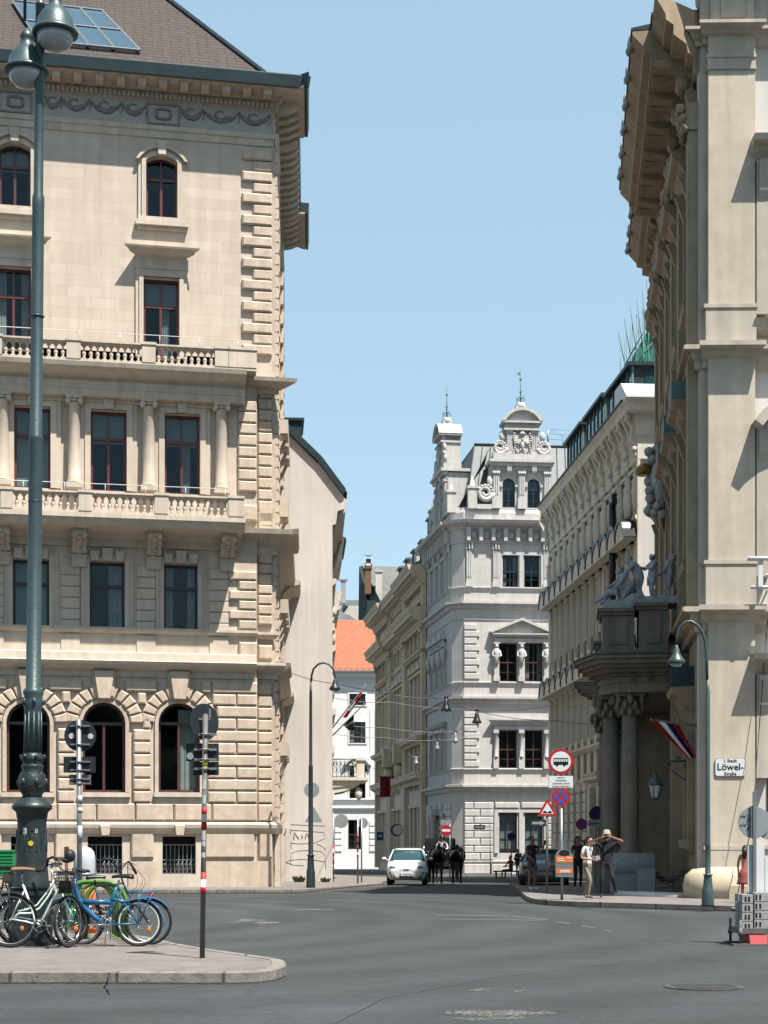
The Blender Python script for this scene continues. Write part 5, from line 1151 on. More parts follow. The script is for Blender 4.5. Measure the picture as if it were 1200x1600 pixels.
# ================================================================ figures (people and statuary): one skinned body each
def skinmesh(nodes, edges, sub=1):
    """nodes: list of (pos, radius); returns evaluated vertex / face lists of a continuous skin"""
    me = bpy.data.meshes.new('t'); me.from_pydata([n[0] for n in nodes], edges, []); o = bpy.data.objects.new('t', me); COL.objects.link(o)
    md_ = o.modifiers.new('s', 'SKIN'); md_.use_smooth_shade = True; sv = me.skin_vertices[0].data
    for i, n in enumerate(nodes):
        r = n[1]; sv[i].radius = (r, r) if not isinstance(r, tuple) else r; sv[i].use_root = (i == 0)
    s_ = o.modifiers.new('u', 'SUBSURF'); s_.levels = sub; s_.render_levels = sub
    dg = bpy.context.evaluated_depsgraph_get(); ev = o.evaluated_get(dg); m2 = bpy.data.meshes.new_from_object(ev)
    vs = [v.co.copy() for v in m2.vertices]; fs = [tuple(p.vertices) for p in m2.polygons]
    bpy.data.objects.remove(o); bpy.data.meshes.remove(me); bpy.data.meshes.remove(m2)
    return vs, fs
BASE = dict(hip=(0, 0, .95), waist=(0, 0, 1.08), chest=(0, 0, 1.30), neck=(0, .01, 1.48), head=(0, -.015, 1.60), crown=(0, -.0, 1.70),
    shL=(-.17, 0, 1.42), elL=(-.23, .02, 1.14), wrL=(-.24, -.06, .90), shR=(.17, 0, 1.42), elR=(.23, .02, 1.14), wrR=(.24, -.06, .90),
    hpL=(-.09, 0, .90), knL=(-.10, -.02, .50), anL=(-.10, .02, .09), toL=(-.11, -.15, .04), hpR=(.09, 0, .90), knR=(.10, -.02, .50), anR=(.10, .02, .09), toR=(.11, -.15, .04))
def fig_mesh(pose, zones, mb=None, T=None, bulk=1.0, fat=1.0, fem=False):
    J = dict(BASE); J.update(pose); J = {k: Vector(v) for k, v in J.items()}
    wq = .9 if fem else 1.0
    r = dict(hip=(.155*bulk, .115*bulk), waist=(.125*bulk*wq, .1*bulk), chest=(.165*bulk*wq, .12*bulk), neck=.055, head=(.082, .098), crown=(.06, .07), shL=.062*wq, elL=.042*wq, wrL=.028, shR=.062*wq, elR=.042*wq, wrR=.028,
             hpL=.092*bulk, knL=.058, anL=.038, toL=.034, hpR=.092*bulk, knR=.058, anR=.038, toR=.034)
    names = ['hip', 'waist', 'chest', 'neck', 'head', 'crown', 'shL', 'elL', 'wrL', 'shR', 'elR', 'wrR', 'hpL', 'knL', 'anL', 'toL', 'hpR', 'knR', 'anR', 'toR']
    E = [('hip', 'waist'), ('waist', 'chest'), ('chest', 'neck'), ('neck', 'head'), ('head', 'crown'), ('chest', 'shL'), ('shL', 'elL'), ('elL', 'wrL'), ('chest', 'shR'), ('shR', 'elR'), ('elR', 'wrR'),
         ('hip', 'hpL'), ('hpL', 'knL'), ('knL', 'anL'), ('anL', 'toL'), ('hip', 'hpR'), ('hpR', 'knR'), ('knR', 'anR'), ('anR', 'toR')]
    r = {k: (tuple(q*fat for q in v) if isinstance(v, tuple) else v*fat) for k, v in r.items()}
    vs, fs = skinmesh([(J[n], r[n]) for n in names], [(names.index(a), names.index(b)) for a, b in E], 1)
    mb = mb or MB(); old = mb.T; mb.T = T
    def seg(p, a, b):
        d = b-a; t = max(0, min(1, (p-a).dot(d)/max(1e-9, d.dot(d)))); return (p-(a+d*t)).length, t
    zone = {}
    for f in fs:
        c = sum((vs[i] for i in f), Vector())/len(f); best = min(((seg(c, J[a], J[b]), (a, b)) for a, b in E), key=lambda q: q[0][0]-(.03 if q[1][0] in ('hip', 'waist') else 0)); (dist, t), e = best
        k = zones['top']
        if e in (('neck', 'head'), ('head', 'crown')) or (e == ('chest', 'neck') and t > .7): k = zones['skin']
        if e[0][:2] == 'sh': k = zones['top'] if t < zones.get('sleeve', .5) else zones['skin']
        if e[0][:2] == 'el': k = zones['top'] if zones.get('sleeve', .5) > 1 and t < .9 else zones['skin']
        if e[0] == 'hip' and e[1] != 'waist' or e[0][:2] == 'hp': k = zones['leg'] if e[0] == 'hip' or t < zones.get('legend', 2) else zones['skin']
        if e[0][:2] == 'kn': k = zones['leg'] if zones.get('legend', 2) > 1+t*.95 else zones['skin']
        if e[0][:2] == 'an': k = zones['shoe']
        if e == ('hip', 'waist') and t < .35: k = zones['leg']
        mb.mi = k; mb.add([vs[i] for i in f], [tuple(range(len(f)))], True)
    # hands: palm, four fingers of different lengths, thumb leaving its side
    for s_ in ('L', 'R'):
        a, b = J['el'+s_], J['wr'+s_]; d = (b-a).normalized(); sgn = -1 if s_ == 'L' else 1
        u = Vector((0, -1, 0)); u = (u-d*u.dot(d)); u = u.normalized() if u.length > .2 else Vector((0, 0, 1)).cross(d).normalized(); n = d.cross(u)*sgn
        mb.mi = zones['skin']; mb.tube([b-d*.01, b+d*.04, b+d*.085], [.024, .033, .03], 7)
        for k, L in enumerate((.062, .072, .068, .052)):
            o_ = b+d*.08+u*(.024-.016*k); mb.tube([o_, o_+d*L*.5-n*.008, o_+d*L*.85-n*.030], [.009, .0085, .006], 5)
        o_ = b+d*.02+u*.028; mb.tube([o_, o_+d*.03+u*.022-n*.012, o_+d*.055+u*.024-n*.026], [.011, .010, .007], 5)
    # face
    h = J['head']; up = (J['crown']-h).normalized(); fwd = Vector(pose.get('look', (0, -1, 0))); fwd = (fwd-up*fwd.dot(up)).normalized(); sd_ = up.cross(fwd)
    mb.mi = zones['skin']; mb.tube([h+fwd*.085+up*.02, h+fwd*.118-up*.022, h+fwd*.09-up*.03], [.008, .014, .01], 5)
    mb.ell(h+fwd*.06-up*.075, .035, .035, .03, 7, 5)
    for q in (-1, 1): mb.ell(h+sd_*q*.092-fwd*.0, .014, .02, .028, 6, 4)
    if zones.get('eye') is not None:
        mb.mi = zones['eye']
        for q in (-1, 1): mb.ell(h+fwd*.088+sd_*q*.032+up*.012, .013, .008, .008, 6, 4)
        mb.tube([h+fwd*.100-up*.052-sd_*.02, h+fwd*.104-up*.053, h+fwd*.100-up*.052+sd_*.02], .005, 4)
    mb.T = old
    return mb, J, (h, up, fwd, sd_)
def hair_mesh(J, fr_, kind):
    h, up, fwd, sd_ = fr_; m_ = MB(); n = 14
    B = Matrix((sd_, fwd, up)).transposed().to_4x4(); B.translation = h+up*.03-fwd*.02
    m_.T = B; rows = []
    for i in range(7):
        t = math.pi/2-i*.30
        for k in range(n):
            a = 2*math.pi*k/n; front = max(0, math.sin(a)); cut = t if t > -.1 or front < .35 else -.1
            if front > .35 and i > 2: cut = math.pi/2-2.4*.30
            m_r = 1+.05*math.sin(k*3+i)
            rows.append((.102*m_r*math.cos(cut)*math.cos(a), .114*m_r*math.cos(cut)*math.sin(a), .112*math.sin(cut)))
    m_.add(rows, [(i*n+k, i*n+(k+1) % n, (i+1)*n+(k+1) % n, (i+1)*n+k) for i in range(6) for k in range(n)], True)
    if kind == 'long': m_.tube([(0, -.06, .02), (.0, -.10, -.10), (.01, -.10, -.24), (0, -.09, -.32)], [.09, .085, .07, .03], 8)
    if kind == 'bun': m_.ell((0, -.11, .05), .045, .045, .045, 8, 6)
    if kind == 'tail': m_.tube([(0, -.10, .05), (0, -.15, 0), (.01, -.14, -.16)], [.035, .035, .012], 7)
    m_.T = None; return m_
def person(label, loc, rz, pose, mats, group=None, h=1.7, zones=None, hair='short', bulk=1.0, fem=False, hairmat='hair'):
    z = dict(skin=0, top=1, leg=2, shoe=3, eye=4, sleeve=.5); z.update(zones or {}); s = h/1.74
    T = Matrix.Translation(Vector(loc)) @ Matrix.Rotation(rz, 4, 'Z') @ Matrix.Scale(s, 4)
    mb, J, fr_ = fig_mesh(pose, z, bulk=bulk, fem=fem)
    root = thing('person', label, 'person', group=group, mtx=T); o = mb.build('body', list(mats)+['black'], root, fix=False)
    if hair: hair_mesh(J, fr_, hair).build('hair', hairmat, root)
    return root, J, fr_

# ================================================================ LONG BRACKETED MINISTRY BLOCK on the right
mdir = Vector((.0692, -1)).normalized(); MK = .907; MO = Vector((399/FPX*68.2, 68.2, gz(68)+.12)); MS = Fr(MO, math.atan2(mdir.y, mdir.x), MK); MFr = Fr(MO, math.atan2(mdir.y, mdir.x)+R(90), MK); ML = 23.6
MBd = thing('bracketed_office_block', 'long cream office block with a bracketed cornice and two rows of dark curved window hoods', 'building', mtx=MS.M)
mz = lambda py, Y=68.2: (CAMZ+(HY-py)*Y/FPX-MO.z)/MK
zE = mz(629)
NB = 13; pt = ML/NB; mops = []; 
for k in range(NB):
    xc = -pt*(k+.5)-.0
    for z0, z1_, ww in ((16.9, 18.5, .9), (11.9, 15.4, 1.0), (7.3, 10.1, 1.0)): mops.append((xc-ww/2, xc+ww/2, z0, z1_, 0))
    if k not in (4, 5): mops.append((xc-.5, xc+.5, 1.9, 4.6, 0))
m_ = MB(); wall(m_, -ML, 0, -.5, zE-.3, mops, 0, .3); m_.build('side_wall', 'cream', MBd, MS)
m_ = MB(); m_.box(-ML, -.3, .6, .7, 0, zE-.5); m_.build('room', 'room', MBd, MS)
for i, o in enumerate(mops): window(MBd, MS, o[0], o[1], o[2], o[3], .10, 0, 'white_wood', 'low', .09, 0)
m_ = MB(); m_.box(0, 12, 0, 10, -.5, zE-.3); m_.build('front_wall', 'pal_pale', MBd, MFr)
ce = [(0, zE-2.6), (.1, zE-2.55), (.12, zE-1.6), (.2, zE-1.5), (.22, zE-.55), (.62, zE-.48), (.66, zE-.2), (.78, zE-.06), (.8, zE), (0, zE+.02)]
m_ = MB(); m_.mold(ce, -ML, 0, 0, 1); m_.build('cornice', 'cream_trim', MBd, MS); m_ = MB(); m_.mold(ce, 0, 12, 1, 0); m_.build('cornice', 'cream_trim', MBd, MFr)
m_ = MB()
for k in range(NB+1):                                  # big scrolled brackets with masks between
    x = -pt*k-.12
    m_.extx([(0, zE-2.5), (-.18, zE-2.4), (-.22, zE-1.9), (-.4, zE-1.5), (-.36, zE-1.1), (-.6, zE-.75), (-.62, zE-.5), (0, zE-.5)], x-.17, x+.17)
    m_.lathe([(.02, -.2), (.14, -.19), (.14, .19), (.02, .2)], (x, -.5, zE-.72), 8, 'x'); m_.lathe([(.02, -.2), (.12, -.19), (.12, .19), (.02, .2)], (x, -.22, zE-2.1), 8, 'x')
    m_.extx([(0, zE-1.4), (-.3, zE-1.2), (-.55, zE-.7), (-.55, zE-.5), (0, zE-.5)], x-pt/2-.11, x-pt/2+.11)
m_.build('cornice_brackets', 'cream_trim', MBd, MS)
for k in range(NB):
    xc = -pt*(k+.5); m_ = MB()
    for s_ in (-1, 1):                                  # strip pilasters, terms beside the attic windows
        m_.box(xc+s_*pt*.5-.17, xc+s_*pt*.5+.17, -.12, 0, 4.9, zE-2.6)
        m_.lathe([(.1, 0), (.15, .3), (.2, .9), (.16, 1.1), (.2, 1.35), (.08, 1.5), (.12, 1.65), (.08, 1.85)], (xc+s_*.68, -.12, 16.8), 8)
    m_.box(xc-.75, xc+.75, -.18, 0, 18.65, 18.8)
    for z1_ in (15.4, 10.1):
        m_.box(xc-.7, xc-.5, -.1, 0, z1_-3, z1_+.2); m_.box(xc+.5, xc+.7, -.1, 0, z1_-3, z1_+.2); m_.box(xc-.7, xc+.7, -.18, 0, z1_+.12, z1_+.3)
        m_.extx([(0, z1_-.2), (-.3, z1_+.2), (0, z1_+.3)], xc-.75, xc-.6); m_.extx([(0, z1_-.2), (-.3, z1_+.2), (0, z1_+.3)], xc+.6, xc+.75)
    m_.build('window_surround', 'cream_trim', MBd, MS)
    for z1_, hh, pj in ((15.5, .78, .72), (10.25, .74, .7)):
        m_ = MB(); o_ = arc(xc-.92, xc+.92, z1_+.1, hh, 8)
        m_.ext([(xc-.92, z1_+.02)]+[(xc+.92, z1_+.02)]+o_[::-1], -pj, 0); ho = m_.build('window_hood', 'cream_trim', MBd, MS)
        m_ = MB(); o2 = arc(xc-1.02, xc+1.02, z1_+.1, hh+.2, 8)
        for j in range(8): m_.ext([o_[j], o_[j+1], o2[j+1], o2[j]], -pj-.06, 0)
        m_.build('hood_flashing', 'black', ho)
m_ = MB()
for z_, dd in ((16.5, .25), (11.4, .14), (6.75, .3), (5.1, .12)): m_.mold([(0, z_-.3), (dd*.5, z_-.2), (dd, z_-.05), (dd, z_+.05), (0, z_+.08)], -ML, 0, 0, 1)
m_.build('string_course', 'cream_trim', MBd, MS)
m_ = MB()
for r_ in range(9):                                    # banded lower storey
    for k in range(NB):
        xc = -pt*k
        if k in (5,): continue
        m_.frus(xc-.45, xc+.45 if k else .1, .3+r_*.52, .3+r_*.52+.48, 0, .12, .04)
m_.build('rusticated_masonry', 'cream_trim', MBd, MS)
m_ = MB(); xd = -pt*5; m_.box(xd-1.5, xd-.9, -.35, 0, 0, 4.6); m_.box(xd+.9, xd+1.5, -.35, 0, 0, 4.6); m_.mold(corn(4.6, 5.3, .6), xd-1.6, xd+1.6, .5, .5); m_.mi = 1; m_.box(xd-.9, xd+.9, -.02, .0, 0, 4.2); m_.build('doorway', ['cream_trim', 'room'], MBd, MS)
m_ = MB(); xp = -3.9; m_.tube([(xp, -.42, 17.9), (xp, -.42, 12.3)], .17, 8); m_.box(xp-.25, xp+.25, -.5, -.2, 17.8, 18.3); m_.build('downpipe', 'black', MBd, MS)
m_ = MB(); m_.extx([(-.86, zE), (-.84, zE+.12), (.9, zE+.5), (.9, zE-.1), (0, zE-.1)], -ML, 0); m_.box(0, .1, -.9, 8, zE, zE+.05); mr = m_.build('roof', 'darksheet', MBd, MS)
m_ = MB(); m_.extx([(-.84, zE+.02), (-.84, zE+.10), (.35, zE+.95), (1.7, zE+.95), (1.7, zE)], -.78, 12); m_.build('front_roof', 'whitezinc', MBd, MFr)
m_ = MB(); m_.box(-ML, -2, 1.6, 9, zE, zE+1.3); m_.build('attic_wall', 'darksheet', mr)
for x0, x1, zt_ in ((-6.6, -1.2, 2.0), (-12.2, -7.4, 2.25), (-17.8, -13.2, 2.3)):   # glazed roof boxes
    m_ = MB(); m_.box(x0, x1, .0, 5, zE+.1, zE+zt_); m_.box(x0-.2, x1+.2, -.3, 5.2, zE+zt_, zE+zt_+.16); do = m_.build('roof_dormer', 'copper', MBd, MS)
    m_ = MB(); n = 5
    for k in range(n): a = x0+(x1-x0)*(k+.12)/n; m_.box(a, a+(x1-x0)*.76/n, -.03, 0, zE+.9, zE+zt_-.25)
    m_.box(x1, x1+.03, .5, 4.5, zE+1.1, zE+zt_-.25); m_.build('dormer_glazing', 'carglass', do)
    m_ = MB()
    for k in range(n+1): a = x0+(x1-x0)*k/n; m_.box(a-.06, a+.06, -.08, 0, zE+.6, zE+zt_)
    m_.build('dormer_mullions', 'verdigris', do)
m_ = MB(); m_.add([(1.5, 2, zE+1.0), (6, 2, zE+1.0), (6, 5, zE+2.4), (3.0, 5, zE+2.4)], [(0,1,2,3)], False); m_.box(2.2, 7, 5, 8, zE+1, zE+2.2); m_.build('tiled_roof', mat('dull_red_tile', (.26, .12, .10), (.18, .08, .07), 4, .8, brick=(.3, .25), joint=.6, bump=.3), MBd, MFr)
# scaffold with green netting above
SF = Fr(Vector((P(976, 0, 76).x, 76, zE+1.2+MO.z)), R(4)); sc_ = thing('roof_scaffold', 'steel tube scaffold with green debris netting on the far office roof', 'scaffold', mtx=SF.M)
m_ = MB(); hs = [0, 1.0, 1.9, 2.4, 3.1, 3.9]; x = [0, .28, .55, .85, 1.1, 1.3]
for k in range(6):
    t = 1.7+hs[k]*.62; m_.tube([(x[k], 0, -1.5), (x[k], 0, t)], .022, 5); m_.tube([(x[k]-.1, .4, -1.5), (x[k]-.1, .4, t*.9)], .022, 5)
    m_.tube([(x[k], 0, t*.4), (x[k]-.32, -.1, t+.35)], .02, 4)
m_.tube([(0, 0, .55), (1.6, 0, 3.4)], .03, 5); m_.tube([(0, 0, .1), (1.6, 0, 2.0)], .02, 4); m_.tube([(.2, 0, .2), (1.5, 0, .2)], .02, 4)
for a, b in ((0, 1.2), (.28, 2.2), (.85, 2.6)): m_.tube([(a, 0, .1), (a+.35, 0, b)], .018, 4)
m_.build('scaffold_tubes', 'verdigris', sc_)
m_ = MB(); n = 8
for j in range(5):
    for i in range(n):
        def q(i, j): u = i/n; v = j/5; top_ = .5+2.4*u; return (.12+1.35*u, .06+.06*math.sin(i*1.7+j), -.5+(top_+.5)*v)
        m_.quad(q(i, j), q(i+1, j), q(i+1, j+1), q(i, j+1))
m_.build('debris_netting', 'net', sc_)

# ================================================================ RIGHT PALACE
RO = Vector((492/FPX*43.8, 43.8, .12)); rdir = Vector((-.1115, -1)).normalized()
RS = Fr(RO, math.atan2(rdir.y, rdir.x)); RFr = Fr(RO, R(-1.2)); RL = 17.7
RP = thing('baroque_palace', 'tall cream baroque palace at the right edge with deep bracketed cornice and shaded flank', 'building', mtx=RFr.M)
ru_ = RFr.u; rz_ = lambda py, px=1140, d=0: RFr.z(px, py, d)
RW = 14.0; RZ = 31
PD = .34                                               # pilaster projection on the front
m_ = MB(); m_.box(.0, RW, .0, .3, -.3, RZ); m_.build('wall', 'pal_pale', RP, RFr)
m_ = MB(); sxs = [-2.2, -17.6, -20.6]; allx = [-1.9, -16.0, -19.0, -21.6]
rops = []
for xx in (-2.3, -15.5):
    for z0, z1_ in ((1.6, 4.8), (9.2, 12.6), (16.2, 19.3)): rops.append((xx-.6, xx+.6, z0, z1_, 0))
for xx in (-6, -9.2, -12.4):
    for z0, z1_ in ((9.8, 12.6), (16.2, 19.3)): rops.append((xx-.6, xx+.6, z0, z1_, 0))
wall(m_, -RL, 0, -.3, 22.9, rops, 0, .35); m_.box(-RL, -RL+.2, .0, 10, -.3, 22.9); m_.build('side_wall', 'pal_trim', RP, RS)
m_ = MB(); m_.box(-RL, -.3, .5, .6, 0, 22.5); m_.build('room', 'room', RP, RS)
for o in rops: window(RP, RS, o[0], o[1], o[2], o[3], .2, 0, 'white_wood', 'low', .08, 0)
m_ = MB()                                              # giant pilaster of the front, corner strip
for a, b, dd in ((1107, 1180, PD), (1095, 1107.01, .10)):
    xa, xb = ru_(a, dd), ru_(b, dd); m_.box(xa, xb, -dd, .0, -.1, rz_(52)); 
    if a == 1095: continue
xa, xb = ru_(1107, PD), ru_(1180, PD)
m_.build('pilaster', 'pal_wall', RP, RFr)
def band(m_, py0, py1, prj, fr=RFr, brk=True):
    z1_, z0_ = rz_(py0), rz_(py1); h = z1_-z0_
    pf = lambda d: [(0, z0_), (d*.3, z0_+h*.05), (d*.34, z0_+h*.35), (d*.6, z0_+h*.5), (d*.66, z0_+h*.7), (d, z0_+h*.8), (d, z1_), (0, z1_+.03)]
    m_.mold(pf(prj), 0, RW, 1, 0); m_.mold(pf(prj+PD), ru_(1107, PD+prj), ru_(1184, PD+prj), .3, .3)
    return pf(prj)
m_ = MB(); bs = []
for py0, py1, pj in ((52, 76, .42), (545, 580, .42), (951, 990, .45)): bs.append(band(m_, py0, py1, pj))
z_ = rz_(95); m_.box(ru_(1105, PD+.06), ru_(1182, PD+.06), -PD-.06, 0, rz_(100), rz_(94)); m_.box(ru_(1105, PD+.05), ru_(1182, PD+.05), -PD-.05, 0, rz_(118), rz_(115)); m_.box(ru_(1106, PD+.03), ru_(1181, PD+.03), -PD-.03, 0, rz_(115), rz_(100))
for py in (483, 880, 1323):
    z_ = rz_(py); m_.box(0, RW, -.06, 0, z_-.06, z_+.04); m_.box(ru_(1100, PD+.05), ru_(1184, PD+.05), -PD-.06, 0, z_-.08, z_+.02)
m_.box(ru_(1103, PD+.03), ru_(1182, PD+.03), -PD-.03, 0, rz_(543), rz_(486)); m_.box(ru_(1103, PD+.03), ru_(1182, PD+.03), -PD-.03, 0, rz_(950), rz_(882))
m_.box(ru_(1103, PD+.03), ru_(1190, PD+.03), -PD-.05, 0, -.1, rz_(1325))
m_.build('cornice', 'pal_front_trim', RP, RFr)
m_ = MB(); z_ = rz_(40); 
m_.box(0, RW, -.2, 0, rz_(52), RZ); m_.box(ru_(1110, .3), ru_(1178, .3), -.32, -.2, rz_(50), RZ); m_.box(ru_(1127, .38), ru_(1165, .38), -.36, -.30, rz_(37), RZ-.3)
m_.build('attic', 'pal_front_trim', RP, RFr)
for py, kind in ((207, 'flat'), (622, 'curve'), (1020, 'flat'), (487, 'small')):          # hoods of the window bay at the frame edge
    m_ = MB(); x0 = ru_(1180, .9); z_ = rz_(py, 1185, .9)
    xw0, xw1 = x0+.45, x0+2.3
    if kind == 'curve':
        o_ = arc(x0, x0+2.8, z_-.55, .75); i_ = arc(x0+.2, x0+2.6, z_-.7, .62)
        for j in range(len(o_)-1): m_.ext([i_[j], i_[j+1], o_[j+1], o_[j]], -.9, 0)
    elif kind == 'flat': m_.mold([(0, z_-.55), (.3, z_-.5), (.55, z_-.2), (.85, z_-.15), (.9, z_), (0, z_+.04)], x0, x0+2.8, 0, 0)
    else: m_.mold([(0, z_-.4), (.3, z_-.3), (.45, z_), (0, z_+.03)], x0+.1, x0+2.7, 0, 0)
    if kind != 'small':
        m_.box(x0+.15, x0+.5, -.35, 0, z_-4.5 if py != 1020 else z_-3.2, z_-.5); m_.box(x0+2.3, x0+2.65, -.35, 0, z_-4.2, z_-.5)
        m_.extx([(-.35, z_-1.5), (-.45, z_-1.3), (-.6, z_-.55), (-.35, z_-.55)], x0+.2, x0+.45)
    hd = m_.build('window_hood', 'pal_front_trim', RP, RFr)
    if kind != 'small':
        m_ = MB(); m_.box(x0+.5, x0+2.3, -.05, .0, z_-4.2, z_-.6); m_.build('window', 'room', RP, RFr)
# side mouldings, cornice, scrolled brackets
m_ = MB()
for p in bs[1:]: m_.mold(p, -RL, 0, 0, 1)
m_.mold(bs[0], -3.4, 0, 0, 1)
m_.build('side_string_course', 'pal_trim', RP, RS)
zc_ = CAMZ+1273*44.7/FPX-RO.z; zfc = CAMZ+1273*48/FPX-RO.z
def rc(d, zc_=zc_): return [(0, zc_-1.55), (.1, zc_-1.5), (.14, zc_-1.2), (.3, zc_-1.15), (.34, zc_-.95), (d-.5, zc_-.85), (d-.5, zc_-.6), (d-.3, zc_-.55), (d-.28, zc_-.4), (d-.06, zc_-.15), (d, zc_-.08), (d, zc_), (0, zc_+.03)]
m_ = MB(); segs_ = [(-.8, 0, 1.2), (-11.8, -.8, 1.70), (-RL, -11.8, 1.22)]
for a, b, d in segs_: m_.mold(rc(d), a, b, 0, 1 if b == 0 else 0)
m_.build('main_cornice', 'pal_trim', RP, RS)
m_ = MB(); m_.mold(rc(1.12, zfc), 0, RW, 1, 0); m_.build('main_cornice', 'pal_front_trim', RP, RFr)
m_ = MB(); x = -.9
while x > -RL:
    d = 1.70 if -11.8 < x < -.8 else 1.22
    m_.extx([(-.1, zc_-2.3), (-.22, zc_-2.2), (-.3, zc_-1.7), (-.55, zc_-1.35), (-.5, zc_-1.1), (-(d-.55), zc_-1.0), (-(d-.55), zc_-.85), (-.1, zc_-.85)], x-.2, x+.2)
    m_.lathe([(.02, -.23), (.18, -.22), (.2, -.15), (.18, .15), (.2, .22), (.02, .23)], (x, -.36, zc_-1.5), 14, 'x')
    m_.box(x-.95-.3, x-.95+.3, -(d-.6), -.3, zc_-.92, zc_-.84); x -= 1.9
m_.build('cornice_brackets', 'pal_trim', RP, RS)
m_ = MB(); x = -1.6                                    # leaf-shaped stone antefixes along the gutter
while x > -RL:
    d = 1.70 if -11.8 < x < -.8 else 1.22
    m_.ell((x, -d-.02, zc_+.02), .19, .10, .24, 10, 7, rug=.12); m_.ell((x, -d-.08, zc_-.16), .13, .08, .12, 8, 5, rug=.15); m_.ell((x, -d+.06, zc_+.28), .14, .1, .14, 6, 4, rug=.2); x -= 1.72; m_.build('antefix', 'statue', RP, RS); m_ = MB()
m_ = MB()
for a, b, d in segs_: m_.box(a, b, -d-.04, 2, zc_+.03, zc_+.1)
m_.extx([(-1.74, zc_+.1), (.6, zc_+.5), (.6, zc_+.1)], -11.8, -.8); m_.build('gutter', 'copper', RP, RS)
m_ = MB()
for xx in (-.5, -4.3, -7.6, -10.8, -14.0, -17.2):                          # giant order on the side
    m_.box(xx-.35, xx+.35, -.28, 0, rz_(951), zc_-2.9); m_.box(xx-.42, xx+.42, -.34, 0, zc_-3.0, zc_-2.3)
    for k in range(12): m_.ell((xx-.36+.24*(k % 4), -.36-.06*(k//4), zc_-2.95+.25*(k//4)), .14, .13, .15, 6, 4, rug=.5)
    m_.build('giant_pilaster', 'pal_trim', RP, RS); m_ = MB()
m_ = MB()
for k in range(36): xx = -4+(-k*.36); m_.ell((xx, -.42-.08*math.sin(k*1.3), zc_-2.55+.15*math.sin(k*2.3)), .2, .16, .24, 6, 5, rug=.6); m_.ell((xx-.1, -.5, zc_-2.2+.12*math.sin(k)), .12, .12, .14, 6, 4, rug=.5)
m_.build('stucco_relief', 'pal_trim', RP, RS)
for xx in (-2.3, -6, -9.2, -12.4, -15.5):
    for (z0, z1_), cop in (((16.2, 19.3), 0), ((9.2, 12.6), 1), ((1.6, 4.8), 1)):
        if z0 < 5 and xx in (-6, -9.2, -12.4): continue
        m_ = MB(); m_.box(xx-.85, xx-.6, -.2, 0, z0-.1, z1_+.2); m_.box(xx+.6, xx+.85, -.2, 0, z0-.1, z1_+.2)
        m_.mold([(0, z1_+.2), (.25, z1_+.3), (.45, z1_+.6), (.62, z1_+.7), (.66, z1_+.85), (0, z1_+.9)], xx-.95, xx+.95, .2, .2)
        for s_ in (-1, 1): m_.extx([(0, z1_-.5), (-.2, z1_-.4), (-.45, z1_+.3), (0, z1_+.4)], xx+s_*.75-.12, xx+s_*.75+.12)
        m_.mold([(0, z0-.5), (.3, z0-.3), (.34, z0-.08), (0, z0-.05)], xx-.95, xx+.95, .2, .2)
        so_ = m_.build('window_surround', 'pal_trim', RP, RS)
        if cop: m_ = MB(); m_.box(xx-.72, xx+.72, -.62, 0, z1_+.9, z1_+1.45); m_.build('copper_cover', 'verdigris' if z0 > 5 else 'copper', so_)
m_ = MB(); m_.ext([(0, 0)], 0, 0) if False else None
# rounded guard stone at the corner
z0 = .0; xa, xb = ru_(1075, .7), ru_(1162, .7)
m_.extx([(-1.05, -.1), (-1.08, .32), (-1.0, .58), (-.8, .74), (-.5, .80), (0, .80), (0, -.1)], xa+1.0, xb)
m_.lathe([(1.0, -.1), (1.03, .32), (.96, .58), (.78, .74), (.5, .80), (.01, .81)], (xa+1.0, -.05, 0), 24)
m_.build('guard_stone', mat('worn_yellow_limestone', (.66, .55, .38), (.52, .44, .32), 3, .85, bump=.3), RP, RFr)
# corner sign: white enamel plate with black letter text
sg = MB(); xa, xb = ru_(1117, PD+.04), ru_(1165, PD+.04); z1_, z0_ = rz_(1184, 1140, PD+.04), rz_(1213.5, 1140, PD+.04); cx, cz = (xa+xb)/2, (z0_+z1_)/2; hw, hh = (xb-xa)/2, (z1_-z0_)/2
def rrect(cx, cz, hw, hh, r, n=4):
    return [(cx+sx*(hw-r)+r*math.cos(a0+math.pi/2*k/n), cz+sz*(hh-r)+r*math.sin(a0+math.pi/2*k/n)) for sx, sz, a0 in ((1, 1, 0), (-1, 1, math.pi/2), (-1, -1, math.pi), (1, -1, 1.5*math.pi)) for k in range(n+1)]
sg.mi = 1; sg.ext(rrect(cx, cz, hw, hh, .07), -PD-.035, -PD); sg.mi = 0; sg.ext(rrect(cx, cz, hw-.018, hh-.018, .06), -PD-.042, -PD-.034); sg.mi = 2
text_mesh(sg, 'I. Stadt', .12, Matrix.Translation((cx, -PD-.044, cz+.165)), bold=True); text_mesh(sg, 'Löwel-', .25, Matrix.Translation((cx, -PD-.044, cz+.0)), bold=True); text_mesh(sg, 'Straße', .125, Matrix.Translation((cx, -PD-.044, cz-.175)), bold=True)
s_o = sg.build('street_name_sign', ['white', 'stone_grey', 'black'], None, RFr, fix=False); tag(s_o, 'white enamel plate reading Löwel-Straße on the cream corner pilaster', 'street sign')
